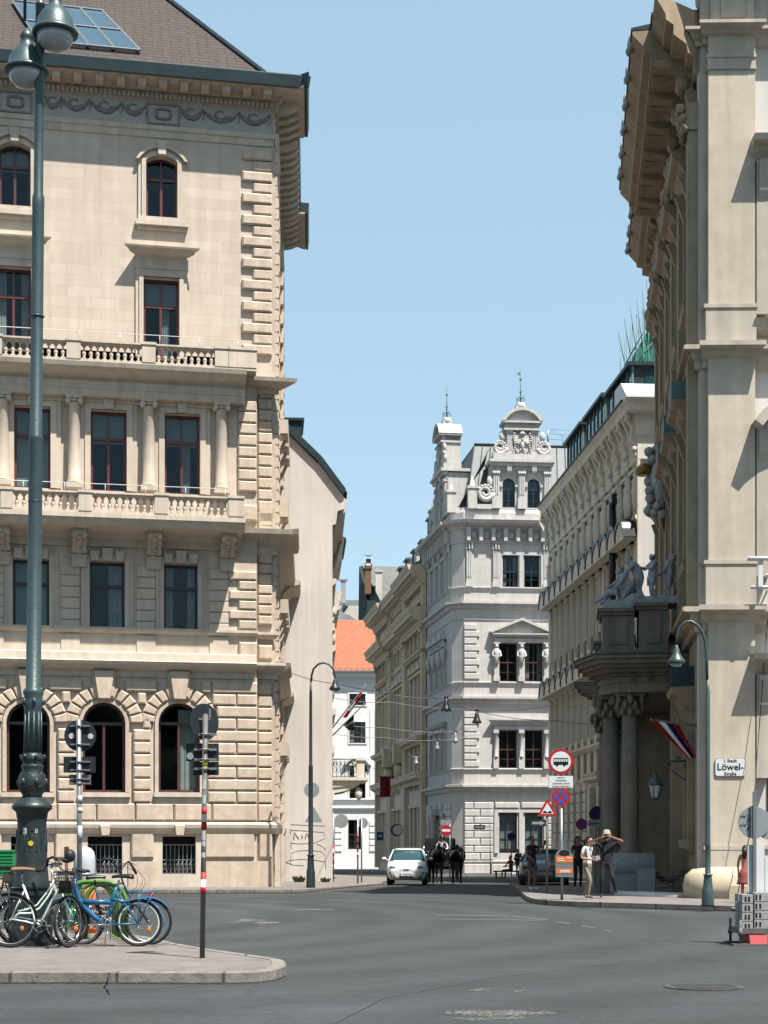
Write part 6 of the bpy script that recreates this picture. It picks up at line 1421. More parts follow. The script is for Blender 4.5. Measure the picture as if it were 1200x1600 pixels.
# floodlight arm fixed to the front
fl = MB(); xa = ru_(1168, 1.0); z_ = rz_(873, 1185, 1.0); fl.tube([(xa, -1.0, z_), (xa+1.3, -1.0, z_+.02)], .06, 8); fl.tube([(xa+.1, -.9, z_-.72), (xa+1.3, -.9, z_-.72)], .05, 8); fl.box(xa+.28, xa+.4, -1.0, -.9, z_-.72, z_); fl.tube([(xa+.5, -.95, z_-.4), (xa+.8, -.1, z_-.4)], .03, 6)
tag(fl.build('light_bracket', 'white', None, RFr), 'white tubular light bracket fixed high on the front of the right-hand palace', 'bracket')
cb = MB(); cb.tube([(ru_(1186, .7), -.7, rz_(1140, 1186, .7)), (ru_(1176, 1.2), -1.2, rz_(1280, 1176, 1.2)), (ru_(1152, 2.2), -2.2, rz_(1400, 1152, 2.2))], .012, 4)
cb.tube([(ru_(1200, .4), -.4, rz_(960, 1200, .4)), (ru_(1186, .7), -.7, rz_(1140, 1186, .7))], .012, 4); tag(cb.build('hanging_cable', 'wiredark', None, RFr), 'thin dark cable hanging down beside the palace corner pilaster', 'cable')

# ---- columned portal on the street side
PT = thing('columned_portal', 'dark stone portal with Corinthian columns standing out from the shaded palace side', 'portal', mtx=RS.M)
x0, x1 = -14.2, -4.2; pz = lambda py, Y=48: CAMZ+(HY-py)*Y/FPX-RO.z
zc0, zc1, zf_, zk_ = pz(1113), pz(1080), pz(1040), pz(1008)
def column(x, d, r=.27):
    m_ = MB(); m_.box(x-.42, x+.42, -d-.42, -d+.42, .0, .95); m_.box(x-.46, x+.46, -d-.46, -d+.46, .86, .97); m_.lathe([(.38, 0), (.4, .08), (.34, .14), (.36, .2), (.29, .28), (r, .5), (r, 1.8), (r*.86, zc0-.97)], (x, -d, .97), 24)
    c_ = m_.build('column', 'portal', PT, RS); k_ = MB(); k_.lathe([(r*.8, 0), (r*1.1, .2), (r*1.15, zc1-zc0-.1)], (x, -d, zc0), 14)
    for i in range(8):
        a = i*math.pi/4
        for j, (rr, zz, q) in enumerate(((r*1.15, .1, .09), (r*1.4, .28, .1), (r*1.75, .46, .11))): k_.ell((x+rr*math.cos(a+j*.39), -d+rr*math.sin(a+j*.39), zc0+zz*(zc1-zc0)/.62), q*.85, q*.85, q*1.5, 8, 6, rug=.2)
    k_.box(x-.44, x+.44, -d-.44, -d+.44, zc1-.1, zc1); k_.build('capital', 'portal', c_)
for x, d in ((-4.95, 1.62), (-5.85, 2.15), (-12.5, 2.15), (-13.4, 1.62)): column(x, d)
m_ = MB(); m_.box(x1-.9, x1-.1, -.45, 0, 0, zc1); m_.build('pilaster', 'pal_trim', PT, RS); m_ = MB(); m_.box(x0+.1, x0+1.1, -1.25, 0, 0, zc1); m_.build('screen_wall', 'pal_trim', PT, RS); m_ = MB(); m_.box(x1-1.9, x1-1.2, -.35, 0, 0, zc1); m_.build('pilaster', 'pal_trim', PT, RS)
def plat(m_, d0, e, z0, z1_):                            # plan of the entablature: ends canted, projecting over the columns
    pts = [(x1+e, 0), (x1+e-.1, -(1.95+e)), (x1-1.2, -(2.5+e)), (x1-2.3, -(2.5+e)), (x1-2.5, -(1.2+e)), (x0+2.5, -(1.2+e)), (x0+2.3, -(2.5+e)), (x0+1.2, -(2.5+e)), (x0-e+.1, -(1.95+e)), (x0-e, 0)]
    n = len(pts); m_.add([(a, b, z0) for a, b in pts]+[(a, b, z1_) for a, b in pts], [tuple(range(n)), tuple(range(2*n-1, n-1, -1))]+[(i, n+i, n+(i+1) % n, (i+1) % n) for i in range(n)], False)
m_ = MB(); plat(m_, 0, 0, zc1, zc1+.28); plat(m_, 0, .05, zc1+.28, zf_-.3)
for q, (a, b) in enumerate(((.12, .1), (.3, .12), (.5, .1), (.62, .14), (.72, .1))): plat(m_, 0, a, zf_-.3+.02+sum((.1, .12, .1, .14, .1)[:q]), zf_-.3+.02+sum((.1, .12, .1, .14, .1)[:q+1])-.002)
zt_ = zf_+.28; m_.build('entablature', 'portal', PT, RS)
m_ = MB(); x = x1-.1
for k in range(7): m_.extx([(-1.9, zc1+.3), (-2.0, zc1+.35), (-2.45, zf_-.3), (-1.9, zf_-.3)], x1-.3-k*.32, x1-.16-k*.32)
for dd in (.5, 1.0, 1.5): m_.ext([(x1+.02, zc1+.3), (x1+.12, zc1+.35), (x1+.42, zf_-.3), (x1+.02, zf_-.3)], -dd-.12, -dd)
m_.build('modillions', 'portal', PT, RS)
m_ = MB(); plat(m_, 0, .76, zt_, zt_+.03); m_.build('lead_covering', 'copper', PT, RS)
zp = pz(945)-.02
def pedestal(xa, xb, da, db, z0, z1_, lab):
    m_ = MB(); m_.box(xa, xb, -db, -da, z0+.25, z1_-.2); m_.box(xa-.1, xb+.1, -db-.1, -da, z0, z0+.25); m_.box(xa-.08, xb+.08, -db-.08, -da, z1_-.2, z1_-.1); m_.box(xa-.16, xb+.16, -db-.16, -da, z1_-.1, z1_)
    m_.box(xb, xb+.03, -db+.2, -da-.2, z0+.4, z1_-.35); return m_.build('pedestal', 'portal', PT, RS)
pedestal(-6.3, -4.6, 1.5, 2.42, zt_, zp, ''); pedestal(-6.0, -4.4, .55, 1.38, zt_, zp+.12, ''); pedestal(-14.0, -12.4, 1.5, 2.42, zt_, zp, '')
def statue(name, label, origin, figs, rocks, plinth):
    """marble group: skinned figures on a rock base"""
    mt = RS.M @ Matrix.Translation(Vector(origin)); root = thing(name, label, 'statue', mtx=mt)
    b = MB(); b.box(*plinth); b.box(plinth[0]+.06, plinth[1]-.06, plinth[2]+.06, plinth[3]-.06, plinth[5], plinth[5]+.08); b.build('plinth', 'statue', root)
    for pose, T, dr in figs:
        mb, J, fr_ = fig_mesh(pose, dict(skin=0, top=0, leg=0, shoe=0), T=T, bulk=1.05, fat=1.6); 
        hm = hair_mesh(J, fr_, 'short'); mb.T = T; h = J['head']
        for k in range(16): a = k*.7; mb.ell((h.x+.09*math.cos(a), h.y+.03+.08*math.sin(a), h.z+.06+.03*math.sin(k*2)), .04, .04, .035, 6, 4, rug=.4)
        for k in range(9):                              # drapery folds over the hips
            hp_ = J['hip']; a = -1.2+k*.3; mb.tube([(hp_.x+.17*math.sin(a), hp_.y-.12*math.cos(a), hp_.z+.12), (hp_.x+.21*math.sin(a*1.1), hp_.y-.17*math.cos(a), hp_.z-.1), (hp_.x+dr[0]+.2*math.sin(a*1.3), hp_.y+dr[1]-.12*math.cos(a), hp_.z-.34)], [.035, .045, .02], 5)
        mb.T = None; mb.build('figure', 'statue', root, fix=False)
    rk = MB()
    for c, s_ in rocks: rk.ell(c, s_[0], s_[1], s_[2], 9, 6, rug=.35)
    rk.build('rockwork', 'statue', root); return root
# seated / reclining pair seen from the side (local x = towards the camera, -y = street)
Rz = lambda a: Matrix.Rotation(R(a), 4, 'Z')
seat1 = dict(hip=(0, .1, .38), waist=(0, .12, .52), chest=(0, .05, .74), neck=(0, -.02, .90), head=(0, -.09, 1.0), crown=(0, -.12, 1.1), shL=(-.18, .02, .84), elL=(-.28, -.18, .66), wrL=(-.15, -.36, .55), shR=(.18, .02, .84), elR=(.26, -.1, .60), wrR=(.15, -.32, .42),
    hpL=(-.1, .05, .34), knL=(-.18, -.36, .46), anL=(-.16, -.52, .08), toL=(-.16, -.66, .04), hpR=(.1, .05, .34), knR=(.12, -.42, .36), anR=(.1, -.72, .10), toR=(.1, -.86, .06), look=(0, -1, -.3))
lean = dict(hip=(0, .05, .78), waist=(0, .0, .92), chest=(0, -.12, 1.10), neck=(0, -.22, 1.24), head=(0, -.30, 1.32), crown=(0, -.36, 1.40), shL=(-.17, -.12, 1.2), elL=(-.22, -.38, 1.02), wrL=(-.12, -.5, .84), shR=(.17, -.12, 1.2), elR=(.26, -.30, .96), wrR=(.16, -.36, .70),
    hpL=(-.09, .04, .74), knL=(-.1, -.18, .42), anL=(-.1, -.02, .09), toL=(-.1, -.16, .04), hpR=(.09, .04, .74), knR=(.12, .02, .40), anR=(.12, .2, .09), toR=(.12, .08, .04), look=(0, -1, -.5))
statue('statue_group', 'left marble group on the portal, a crouching figure leaning over a seated one', (-5.4, -1.78, zp),
    [(seat1, Matrix.Translation((.15, -.05, .2)) @ Rz(8), (0, -.1)), (lean, Matrix.Translation((.0, .42, .22)) @ Rz(-6), (0, .05))], [((.1, .3, .28), (.42, .5, .24)), ((.1, -.3, .2), (.4, .35, .14)), ((.1, .75, .2), (.3, .2, .16))], (-.75, .8, -.62, 1.02, 0, .16))
st1 = dict(elL=(-.30, -.18, 1.2), wrL=(-.16, -.36, 1.24), elR=(.28, -.2, 1.16), wrR=(.08, -.36, 1.20), knR=(.14, -.16, .52), anR=(.12, .12, .09), toR=(.12, -.02, .04), look=(.4, -1, -.2), head=(0, -.05, 1.6))
st2 = dict(chest=(.0, .06, 1.3), neck=(0, .08, 1.48), head=(0, .08, 1.6), crown=(0, .1, 1.7), elL=(-.26, -.16, 1.1), wrL=(-.12, -.4, 1.1), elR=(.24, -.14, 1.05), wrR=(.12, -.38, 1.0), knL=(-.14, -.2, .5), anL=(-.14, -.06, .09), toL=(-.14, -.2, .04), look=(0, -1, .1))
s8 = Matrix.Scale(.82, 4)
statue('statue_group', 'right marble group on the portal, two standing nude figures wrestling', (-5.2, -.80, zp+.12),
    [(st1, Matrix.Translation((.1, -.14, .12)) @ Rz(25) @ s8, (0, -.05)), (st2, Matrix.Translation((.0, .36, .12)) @ Rz(-30) @ s8, (0, 0))], [((.1, .15, .2), (.35, .3, .12)), ((-.5, -.75, .3), (.3, .22, .28)), ((-.4, -.7, .58), (.16, .14, .16))], (-.6, .7, -.45, .74, 0, .14))
# heraldic sculpture with gilded crown and tail high on the wall
HR = thing('heraldic_sculpture', 'weathered stone heraldic carving with gilded crown high on the shaded palace side', 'sculpture', mtx=RS.M @ Matrix.Translation((-10.8, -.3, 0)))
hz_ = lambda py: CAMZ+(HY-py)*54/FPX-RO.z
m_ = MB(); zm = hz_(745)
for k in range(26): m_.ell((.2*math.sin(k*2.1), -.28-.22*math.sin(k*1.7), zm+1.0-.085*k), .17, .17, .16, 10, 7, rug=.3)
m_.ell((0, -.1, zm), .7, .35, .95, 10, 8, rug=.2); m_.build('cartouche', 'statue', HR)
m_ = MB(); m_.lathe([(.22, 0), (.3, .1), (.26, .25), (.12, .38), (.04, .42)], (.0, -.66, zm+.18), 12); m_.build('gilded_crown', 'gold', HR)
m_ = MB(); m_.tube([(0, -.35, zm-.7), (0, -.1, zm-1.15), (0, .02, zm-1.7)], [.14, .12, .03], 7); m_.build('gilded_tail', 'gold', HR)
# guard stone with chains before the portal
GB = MB(); c = RS.I @ G(990, 1392, .12); 
gT = thing('guard_block', 'weathered grey stone block with a rounded top standing before the portal columns', 'bollard', loc=G(990, 1395, .12))
m_ = MB(); m_.box(-.62, .48, -.35, .4, 0, .78); m_.box(-.0, .56, -.5, .3, 0, .72)
m_.lathe([(.33, -.62), (.36, -.55), (.36, .52), (.3, .6)], (0, -.1, .80), 14, 'x'); m_.build('stone_body', 'stone_grey', gT); m_ = MB()
m_.box(.06, .52, -.56, -.49, .04, .66); m_.build('front_slab', 'concrete', gT)
ch = MB(); 
def chain(mb, a, b, sag, n):
    a, b = Vector(a), Vector(b)
    for k in range(n):
        t = (k+.5)/n; p = a.lerp(b, t); p.z -= sag*4*t*(1-t); L = (b-a).length/n*.72; u = (b-a).normalized(); v = Vector((0, 0, 1)) if k % 2 else u.cross(Vector((0, 0, 1))).normalized()
        mb.tube([p+u*L*math.cos(q*math.pi/4)+v*L*.55*math.sin(q*math.pi/4) for q in range(8)], .018, 4, True)
pa = G(1018, 1374, .12); chain(ch, P(1016, 1352, 48.5), P(1071, 1358, 45.6), .38, 15); tag(ch.build('iron_chain', 'black', None, loc=P(1016, 1352, 48.5)), 'heavy black iron chain slung between the portal block and the corner guard stone', 'chain')
stp = MB(); a, b = G(968, 1399, .12), G(1078, 1402, .12); stp.tube([a+Vector((0, .6, .0)), b+Vector((0, .3, .0))], .11, 8); struct(stp.build('stone_step', 'pal_pale'))
# ================================================================ STREET LAMPS
def px2(Y): return Y/FPX                                # metres per photograph pixel at depth Y
def lathe_px(mb, rows, cx, cy, Y, z0, base_py, n=20, lean=0):
    """rows = (half width px, row py) from bottom to top"""
    k = px2(Y); mb.lathe([(max(.004, r*k), z0+(base_py-py)*k) for r, py in rows], (cx, cy, 0), n)
LY = 22.9; LX = (48-HX)*px2(LY); kk = px2(LY)
lm = thing('candelabra_lamp', 'tall green cast-iron street lamp with an ornate pedestal and two hanging globe lanterns', 'street lamp', loc=(LX, LY, .12))
W[lm.name] = lm.matrix_basis.copy()
def lz(py): return (1480-py)*kk                         # local heights above the foot
shear = Matrix.Identity(4); shear[0][2] = .0102
m_ = MB(); m_.T = shear
m_.box(-.25, .25, -.25, .25, 0, lz(1402)); m_.box(-.27, .27, -.27, .27, lz(1402), lz(1395)); m_.box(-.29, .29, -.29, .29, 0, .07)
m_.lathe([(r*kk, lz(p)) for r, p in ((29, 1395), (30, 1388), (27, 1380), (24, 1350), (23.5, 1310), (22, 1300), (23, 1284), (25, 1272), (31, 1267), (31, 1262), (27, 1258), (20, 1252), (16, 1249))], (0, 0, 0), 28)
for k in range(8):                                      # raised panels round the pedestal
    a = k*math.pi/4+.3; c, s_ = math.cos(a), math.sin(a); r = 23.2*kk
    m_.tube([(c*r-s_*.045, s_*r+c*.045, lz(1335)), (c*r-s_*.045, s_*r+c*.045, lz(1300)), (c*r+s_*.045, s_*r-c*.045, lz(1300)), (c*r+s_*.045, s_*r-c*.045, lz(1335))], .006, 4, True)
m_.build('pedestal', 'lamp_dark', lm)
m_ = MB(); m_.T = shear
m_.lathe([(r*kk, lz(p)) for r, p in ((16, 1249), (15, 1246), (20, 1238), (22, 1228), (20.5, 1215), (15.5, 1207), (17, 1203), (17, 1199), (14, 1196), (17, 1192), (18, 1187), (15, 1183), (14, 1180))], (0, 0, 0), 24)
for k in range(6):
    a = k*math.pi/3; r = 21*kk; m_.ell((r*math.cos(a), r*math.sin(a), lz(1226)), .035, .035, .06, 8, 6); m_.ell((r*.85*math.cos(a+.5), r*.85*math.sin(a+.5), lz(1214)), .025, .025, .03, 6, 5); m_.ell((18*kk*math.cos(a), 18*kk*math.sin(a), lz(1186)), .028, .028, .035, 7, 5)
    m_.tube([(r*1.0*math.cos(a+.25*q), r*1.0*math.sin(a+.25*q), lz(1232+3*math.sin(q*2))) for q in range(4)], .01, 4)
m_.build('ornamental_bulb', 'lamp_dark', lm)
m_ = MB(); m_.T = shear
m_.lathe([(r*kk, lz(p)) for r, p in ((13.5, 1182), (13, 1115), (14.5, 1108), (15.5, 1098), (14, 1092), (16, 1087), (15.5, 1082), (11.8, 1078), (10.6, 800), (10.8, 794), (10.6, 690), (11.2, 687), (9.6, 684), (9.2, 330), (9.6, 326), (9.4, 312), (7.4, 306), (7.2, 14), (8, 13), (8, 9), (5, 6), (4.5, -60))], (0, 0, 0), 24)
for k in range(10): a = k*math.pi/5; m_.tube([(13.3*kk*math.cos(a), 13.3*kk*math.sin(a), lz(1180)), (12.8*kk*math.cos(a), 12.8*kk*math.sin(a), lz(1116))], .012, 5)
for k in range(5):
    a = k*math.pi*.4; m_.ell((15*kk*math.cos(a), 15*kk*math.sin(a), lz(1100)), .03, .03, .05, 7, 5)
for py in (787, 498, 955): m_.tube([(10.6*kk*math.cos(t*.785), 10.6*kk*math.sin(t*.785), lz(py)) for t in range(8)], .012, 5, True)
m_.build('shaft', 'lamp_green', lm)
m_ = MB(); m_.T = shear
for sx, xx in ((1, 27), (-1, -22)):
    m_.tube([(0, 0, lz(-70)), (sx*.05, -.02, lz(-110)), (xx*kk*.6, -.05, lz(-130)), (xx*kk, -.08, lz(-110)), (xx*kk, -.08, lz(-10 if sx > 0 else 40))], .022, 8)
m_.build('arm', 'lamp_green', lm)
def globe(xx, yy, ptop, pmax, pbot, hw):
    m_ = MB(); m_.T = shear @ Matrix.Translation((xx, yy, 0))
    h = pmax-ptop
    m_.lathe([(r*kk, lz(p)) for r, p in ((hw*.92, pmax+3), (hw, pmax+2), (hw*1.02, pmax-1), (hw*.95, pmax-4), (hw*.86, pmax-7), (hw*.78, pmax-h*.30), (hw*.55, pmax-h*.48), (hw*.32, pmax-h*.6), (hw*.27, pmax-h*.74), (hw*.32, pmax-h*.78), (hw*.26, pmax-h*.86), (hw*.14, pmax-h*.98))], (0, 0, 0), 28)
    o = m_.build('lantern_hood', 'lamp_green', lm)
    g = MB(); g.T = m_.T; g.lathe([(.01, lz(pbot)), (hw*.3*kk, lz(pbot-1)), (hw*.58*kk, lz(pbot-6)), (hw*.76*kk, lz(pbot-14)), (hw*.82*kk, lz(pmax+2))], (0, 0, 0), 24); g.build('lantern_glass', 'opal', o)
globe(26*kk, -.10, -10, 61, 88, 35); globe(-22*kk, .06, 44, 112, 138, 34.5)
st_ = MB(); st_.T = shear
def patch(mb, a, py, w_, h_, r, seg=5):
    for k in range(seg):
        a0, a1 = a+(k/seg-.5)*w_/r, a+((k+1)/seg-.5)*w_/r
        mb.quad((r*math.cos(a0), r*math.sin(a0), lz(py)-h_/2), (r*math.cos(a1), r*math.sin(a1), lz(py)-h_/2), (r*math.cos(a1), r*math.sin(a1), lz(py)+h_/2), (r*math.cos(a0), r*math.sin(a0), lz(py)+h_/2))
patch(st_, -math.pi/2-.25, 1302, .05, .085, 23.6*kk); patch(st_, -math.pi/2+.5, 1302, .035, .055, 23.6*kk)
st_.mi = 1; r = 24.0*kk; a = -math.pi/2+.15; cx_, cy_ = r*math.cos(a), r*math.sin(a)
pts = [(cx_+.036*math.cos(t*.524)*math.cos(a+math.pi/2), cy_-.006, lz(1321)+.036*math.sin(t*.524)) for t in range(12)]; st_.add(pts, [tuple(range(12))], False)
st_.build('sticker', ['sticker', 'yellow'], lm, fix=False)

def crook_lamp(label, px, py, rows, arc_px, bell, r_arc, group=None, lm_='lamp_green'):
    g0 = G(px, py, .12); k = px2(g0.y); t = thing('crook_street_lamp', label, 'street lamp', loc=g0, group=group)
    h = lambda q: (py-q)*k; f = lambda q: (q-px)*k
    m_ = MB(); m_.lathe([(r*k, h(p)) for r, p in rows], (0, 0, 0), 20); m_.build('post', lm_, t)
    m_ = MB(); pts = [(f(a), 0, h(b)) for a, b in arc_px]; m_.tube(pts, [r_arc*k*(1.15-.3*i/len(pts)) for i in range(len(pts))], 10); m_.build('curved_arm', lm_, t)
    bx_, by_, hw, hh = bell; m_ = MB(); c = (f(bx_), 0, h(by_))
    m_.lathe([(hw*.95*k, -hh*k), (hw*k, -hh*.93*k), (hw*.95*k, -hh*.8*k), (hw*.62*k, -hh*.62*k), (hw*.42*k, -hh*.45*k), (hw*.34*k, -hh*.2*k), (hw*.22*k, -hh*.1*k), (hw*.18*k, 0)], c, 20); o = m_.build('lamp_hood', lm_, t)
    g = MB(); g.lathe([(.01, -hh*1.18*k), (hw*.5*k, -hh*1.14*k), (hw*.8*k, -hh*.97*k)], c, 18); g.build('lamp_glass', 'opal', o)
    m_ = MB(); m_.box(f(rows[8][0]+px)-.02, f(px)+.09, -.03, .03, h(rows[4][1])+.6, h(rows[4][1])+.75) if False else m_.tube([(-.0, 0, h(rows[5][1])), (0, 0, h(rows[5][1])+.03)], rows[5][0]*k*1.25, 14); m_.build('collar', lm_, t)
    return t
crook_lamp('slender crook-necked street lamp on the pavement corner before the blank gable wall', 485.5, 1387,
    [(7.5, 1387), (7, 1384), (6.8, 1362), (5.6, 1358), (4.8, 1340), (5, 1337), (3.8, 1335), (3.4, 1200), (3.6, 1197), (2.6, 1195), (2.2, 1083), (2.4, 1081), (1.6, 1079), (1.5, 1062)],
    [(485.5+1.0, 1065), (487, 1055), (490, 1045), (497, 1038), (505, 1035.5), (514, 1038), (521, 1046), (523, 1056), (523, 1060)], (523, 1060, 8.5, 18), 1.5, 'crook', 'lamp_dark')
crook_lamp('slender crook-necked street lamp beside the corner guard stone of the cream palace', 1106, 1416,
    [(10, 1416), (9.8, 1413), (9.3, 1392), (8, 1389), (6.2, 1372), (6, 1368), (4.3, 1366), (4.2, 1322), (4.6, 1320), (4.0, 1318), (3.9, 1275), (3.5, 1273), (3.4, 1080), (2.0, 1077), (1.9, 1060)],
    [(1105, 1062), (1104, 1030), (1102.5, 1005), (1098, 989), (1090, 977), (1080, 970.5), (1070, 972), (1061, 982), (1057.5, 995), (1057, 1008)], (1057, 1008, 13.5, 29), 2.0, 'crook')
for o in bpy.data.objects:
    if o.get('group') == 'crook': o['group'] = 'crook-necked street lamps'
# wall lantern on a scrolled bracket at the portal
wl = thing('wall_lantern', 'green glazed lantern hanging from a scrolled iron bracket on the palace side', 'lantern', loc=P(1024, 1172, 46)); k = px2(46)
m_ = MB(); m_.tube([(-.1, 0, -.32), (1.1, 0, -.30)], .03, 6); m_.tube([(0, 0, 0), (0, 0, -.7)], .022, 6)
for c in ((.35, -.42, .09), (.62, -.25, .08), (.85, -.44, .1)): m_.tube([(c[0]+c[2]*(1-t/14)*math.cos(t), 0, c[1]+c[2]*(1-t/14)*math.sin(t)) for t in range(11)], .016, 5)
m_.ell((0, 0, .02), .04, .04, .06, 8, 6); m_.tube([(1.1, 0, .1), (1.1, 0, -1.0)], .05, 6); m_.tube([(1.1, 0, -.95), (.7, 0, -.75), (.2, 0, -.36)], .02, 5); m_.build('bracket', 'lamp_green', wl)
m_ = MB(); m_.lathe([(.22, -.98), (.23, -.95), (.14, -.80), (.07, -.74), (.06, -.66), (.02, -.62)], (0, 0, 0), 8, sm=False); 
for q in range(6): a = q*math.pi/3; m_.tube([(.2*math.cos(a), .2*math.sin(a), -.97), (.11*math.cos(a), .11*math.sin(a), -1.32)], .012, 4)
m_.lathe([(.03, -1.38), (.12, -1.34), (.12, -1.31)], (0, 0, 0), 8); m_.build('lantern_frame', 'lamp_green', wl)
m_ = MB(); m_.lathe([(.10, -1.31), (.19, -.97)], (0, 0, 0), 6, sm=False); m_.build('lantern_glass', 'opal', wl)

# ================================================================ OVERHEAD WIRES AND THEIR LAMPS
def wire(label, pts, Ys, r=.014, m='wire', sag=.12):
    m_ = MB(); P3 = [P(a, b, y) for (a, b), y in zip(pts, Ys)]; out = []
    for i in range(len(P3)-1):
        for q in range(8): t = q/8; p = P3[i].lerp(P3[i+1], t); p.z -= sag*4*t*(1-t); out.append(p)
    out.append(P3[-1]); m_.tube(out, r, 4); return tag(m_.build('overhead_wire', m, None, loc=out[0]), label, 'wire', 'wires strung across the street')
wire('dark wire from the corner house to the two black bell lamps', [(432, 1041), (524, 1068), (697, 1091), (745, 1111), (868, 1126), (1000, 1130)], [60, 64, 76, 74, 78, 74], .013, 'wiredark')
wire('pale wire running just above the flags to the first black bell lamp', [(514, 1068), (600, 1082), (697, 1090)], [80, 80, 76.5])
wire('pale wire from the street palace through the second bell lamp to the office block', [(512, 1088), (610, 1097), (745, 1108), (860, 1103), (950, 1097)], [80, 82, 80, 74, 70])
wire('pale wire carrying the steel lamp nearest the white corner house', [(512, 1126), (600, 1137), (712, 1143), (735, 1136)], [88, 90, 92, 94])
wire('pale wire carrying the steel lamp beside the sculpted gable house flank', [(512, 1144), (600, 1152), (683, 1156), (735, 1148)], [92, 94, 96, 98])
wire('lowest far wire carrying the smallest steel lamp before the yellow house', [(638, 1178), (650, 1181), (672, 1180)], [104, 106, 108], .02)
wire('farthest thin wire with a little black lamp before the clay-roofed house', [(514, 1190), (571, 1197), (602, 1199)], [112, 116, 118])
def bell(label, px, py, hw, h, Y, m='black'):
    k = px2(Y); t = thing('hanging_street_lamp', label, 'hanging lamp', loc=P(px, py, Y), group='lamps hanging over the street')
    m_ = MB(); m_.lathe([(hw*k, -h*k), (hw*k, -h*.9*k), (hw*.72*k, -h*.72*k), (hw*.5*k, -h*.45*k), (hw*.4*k, -h*.25*k), (hw*.2*k, -h*.12*k), (.015, 0)], (0, 0, 0), 16); m_.build('lamp_hood', m, t)
    m_ = MB(); m_.lathe([(.01, -h*1.1*k), (hw*.7*k, -h*.98*k)], (0, 0, 0), 12); m_.build('lamp_glass', 'opal', t)
    m_ = MB(); m_.box(-hw*.45*k, hw*.45*k, -.03, .03, -.05, .04); m_.tube([(-hw*.4*k, 0, 0), (0, 0, -h*.2*k), (hw*.4*k, 0, 0)], .018, 4); m_.build('wire_clamp', 'black', t)
bell('largest black bell lamp on the wire, left of the other black one', 697, 1090, 8.2, 21, 76)
bell('second black bell lamp, right of the largest, before the rusticated quoins', 745, 1110, 7.4, 20, 74)
bell('steel bell lamp just left of the second black bell lamp', 711.5, 1143, 6, 17, 92, 'galv')
bell('steel bell lamp left of and below its brighter neighbour, before the dark flank', 683, 1157, 4.4, 14, 96, 'galv')
bell('smallest steel lamp hanging before the yellow house', 650, 1180, 5, 14, 106, 'galv')
bell('little black lamp before the arched window of the clay-roofed house', 571, 1196, 4, 9, 116)

# ================================================================ FLAGS AND BANNER
def flagpole(label, a, b, Ya, Yb, cloth, name='flag', cols=('red', 'white', 'red'), split='u'):
    A_, B_ = P(*a, Ya), P(*b, Yb); t = thing(name, label, 'flag', loc=A_); m_ = MB(); m_.tube([(0, 0, 0), B_-A_], .03, 8); m_.ell(B_-A_, .05, .05, .06, 6, 5); m_.build('pole', 'pole_grey', t)
    m_ = MB(); nu, nv = 12, 14                          # cloth: corner rows given in photograph pixels, rippled in depth
    tl, tr, br, bl, Yc = cloth
    def q(i, j):
        u, v = i/nu, j/nv; x = (tl[0]*(1-u)+tr[0]*u)*(1-v)+(bl[0]*(1-u)+br[0]*u)*v; y = (tl[1]*(1-u)+tr[1]*u)*(1-v)+(bl[1]*(1-u)+br[1]*u)*v
        return P(x, y, Yc+.10*math.sin(u*9+v*2)+.05*math.sin(u*17-v*3))-A_
    for i in range(nu):
        for j in range(nv):
            w_ = (i/nu if split == 'u' else j/nv); m_.mi = min(len(cols)-1, int(w_*len(cols))); m_.add([q(i, j), q(i+1, j), q(i+1, j+1), q(i, j+1)], [(0,1,2,3)], True)
    m_.build('flag_cloth', list(cols), t, fix=True); return t
flagpole('red-white-red flag on the upper slanting pole', (512, 1147), (575, 1066), 80, 80, ((567, 1077), (563, 1091), (541, 1122), (535, 1121), 80), split='v')
flagpole('dark blue flag on the lower slanting pole past the gable wall', (512, 1157), (571, 1098), 80, 80, ((553, 1117), (553, 1144), (548, 1144), (536, 1133), 80), cols=('plate_back', 'plate_back', 'plate_back'))
flagpole('drooping red, white and blue striped flag at the dark palace portal', (1089, 1134), (1018, 1125), 44.4, 45.2, ((1018, 1126), (1060, 1131), (1089, 1185), (1074, 1184), 45), cols=('red', 'white', mat('flag_navy', (.01, .012, .09)), 'red'))
bn = thing('banner', 'plain dark red banner hanging over the pavement from the yellow house', 'banner', loc=P(594, 1214, 118)); k = px2(118)
m_ = MB()
for i in range(8):
    for j in range(8):
        f_ = lambda i, j: (16*k*i/8, .08*math.sin(i*1.3), -31*k*j/8); m_.add([f_(i, j), f_(i+1, j), f_(i+1, j+1), f_(i, j+1)], [(0,1,2,3)], True)
m_.build('banner_cloth', mat('dark_red_cloth', (.19, .006, .016), None, 4, .8), bn); m_ = MB(); m_.tube([(-.1, 0, .02), (1.0, 0, .02)], .03, 6); m_.build('pole', 'black', bn)

# ================================================================ SIGNS
def disc(mb, x, z, r, y0, y1, n=28, rx=None): mb.ext([((rx or r)*math.cos(6.2832*k/n)+x, r*math.sin(6.2832*k/n)+z) for k in range(n)], y0, y1)
def sign_root(label, px, py, z=.12, Y=None, group=None, cat='traffic sign', name='traffic_sign'):
    g0 = G(px, py, z) if Y is None else Vector(((px-HX)*px2(Y), Y, gz(Y)+z)); t = thing(name, label, cat, loc=g0, group=group); k = px2(g0.y)
    zz = lambda q: CAMZ+(HY-q)*k-g0.z
    return t, k, (lambda q: (q-px)*k), zz
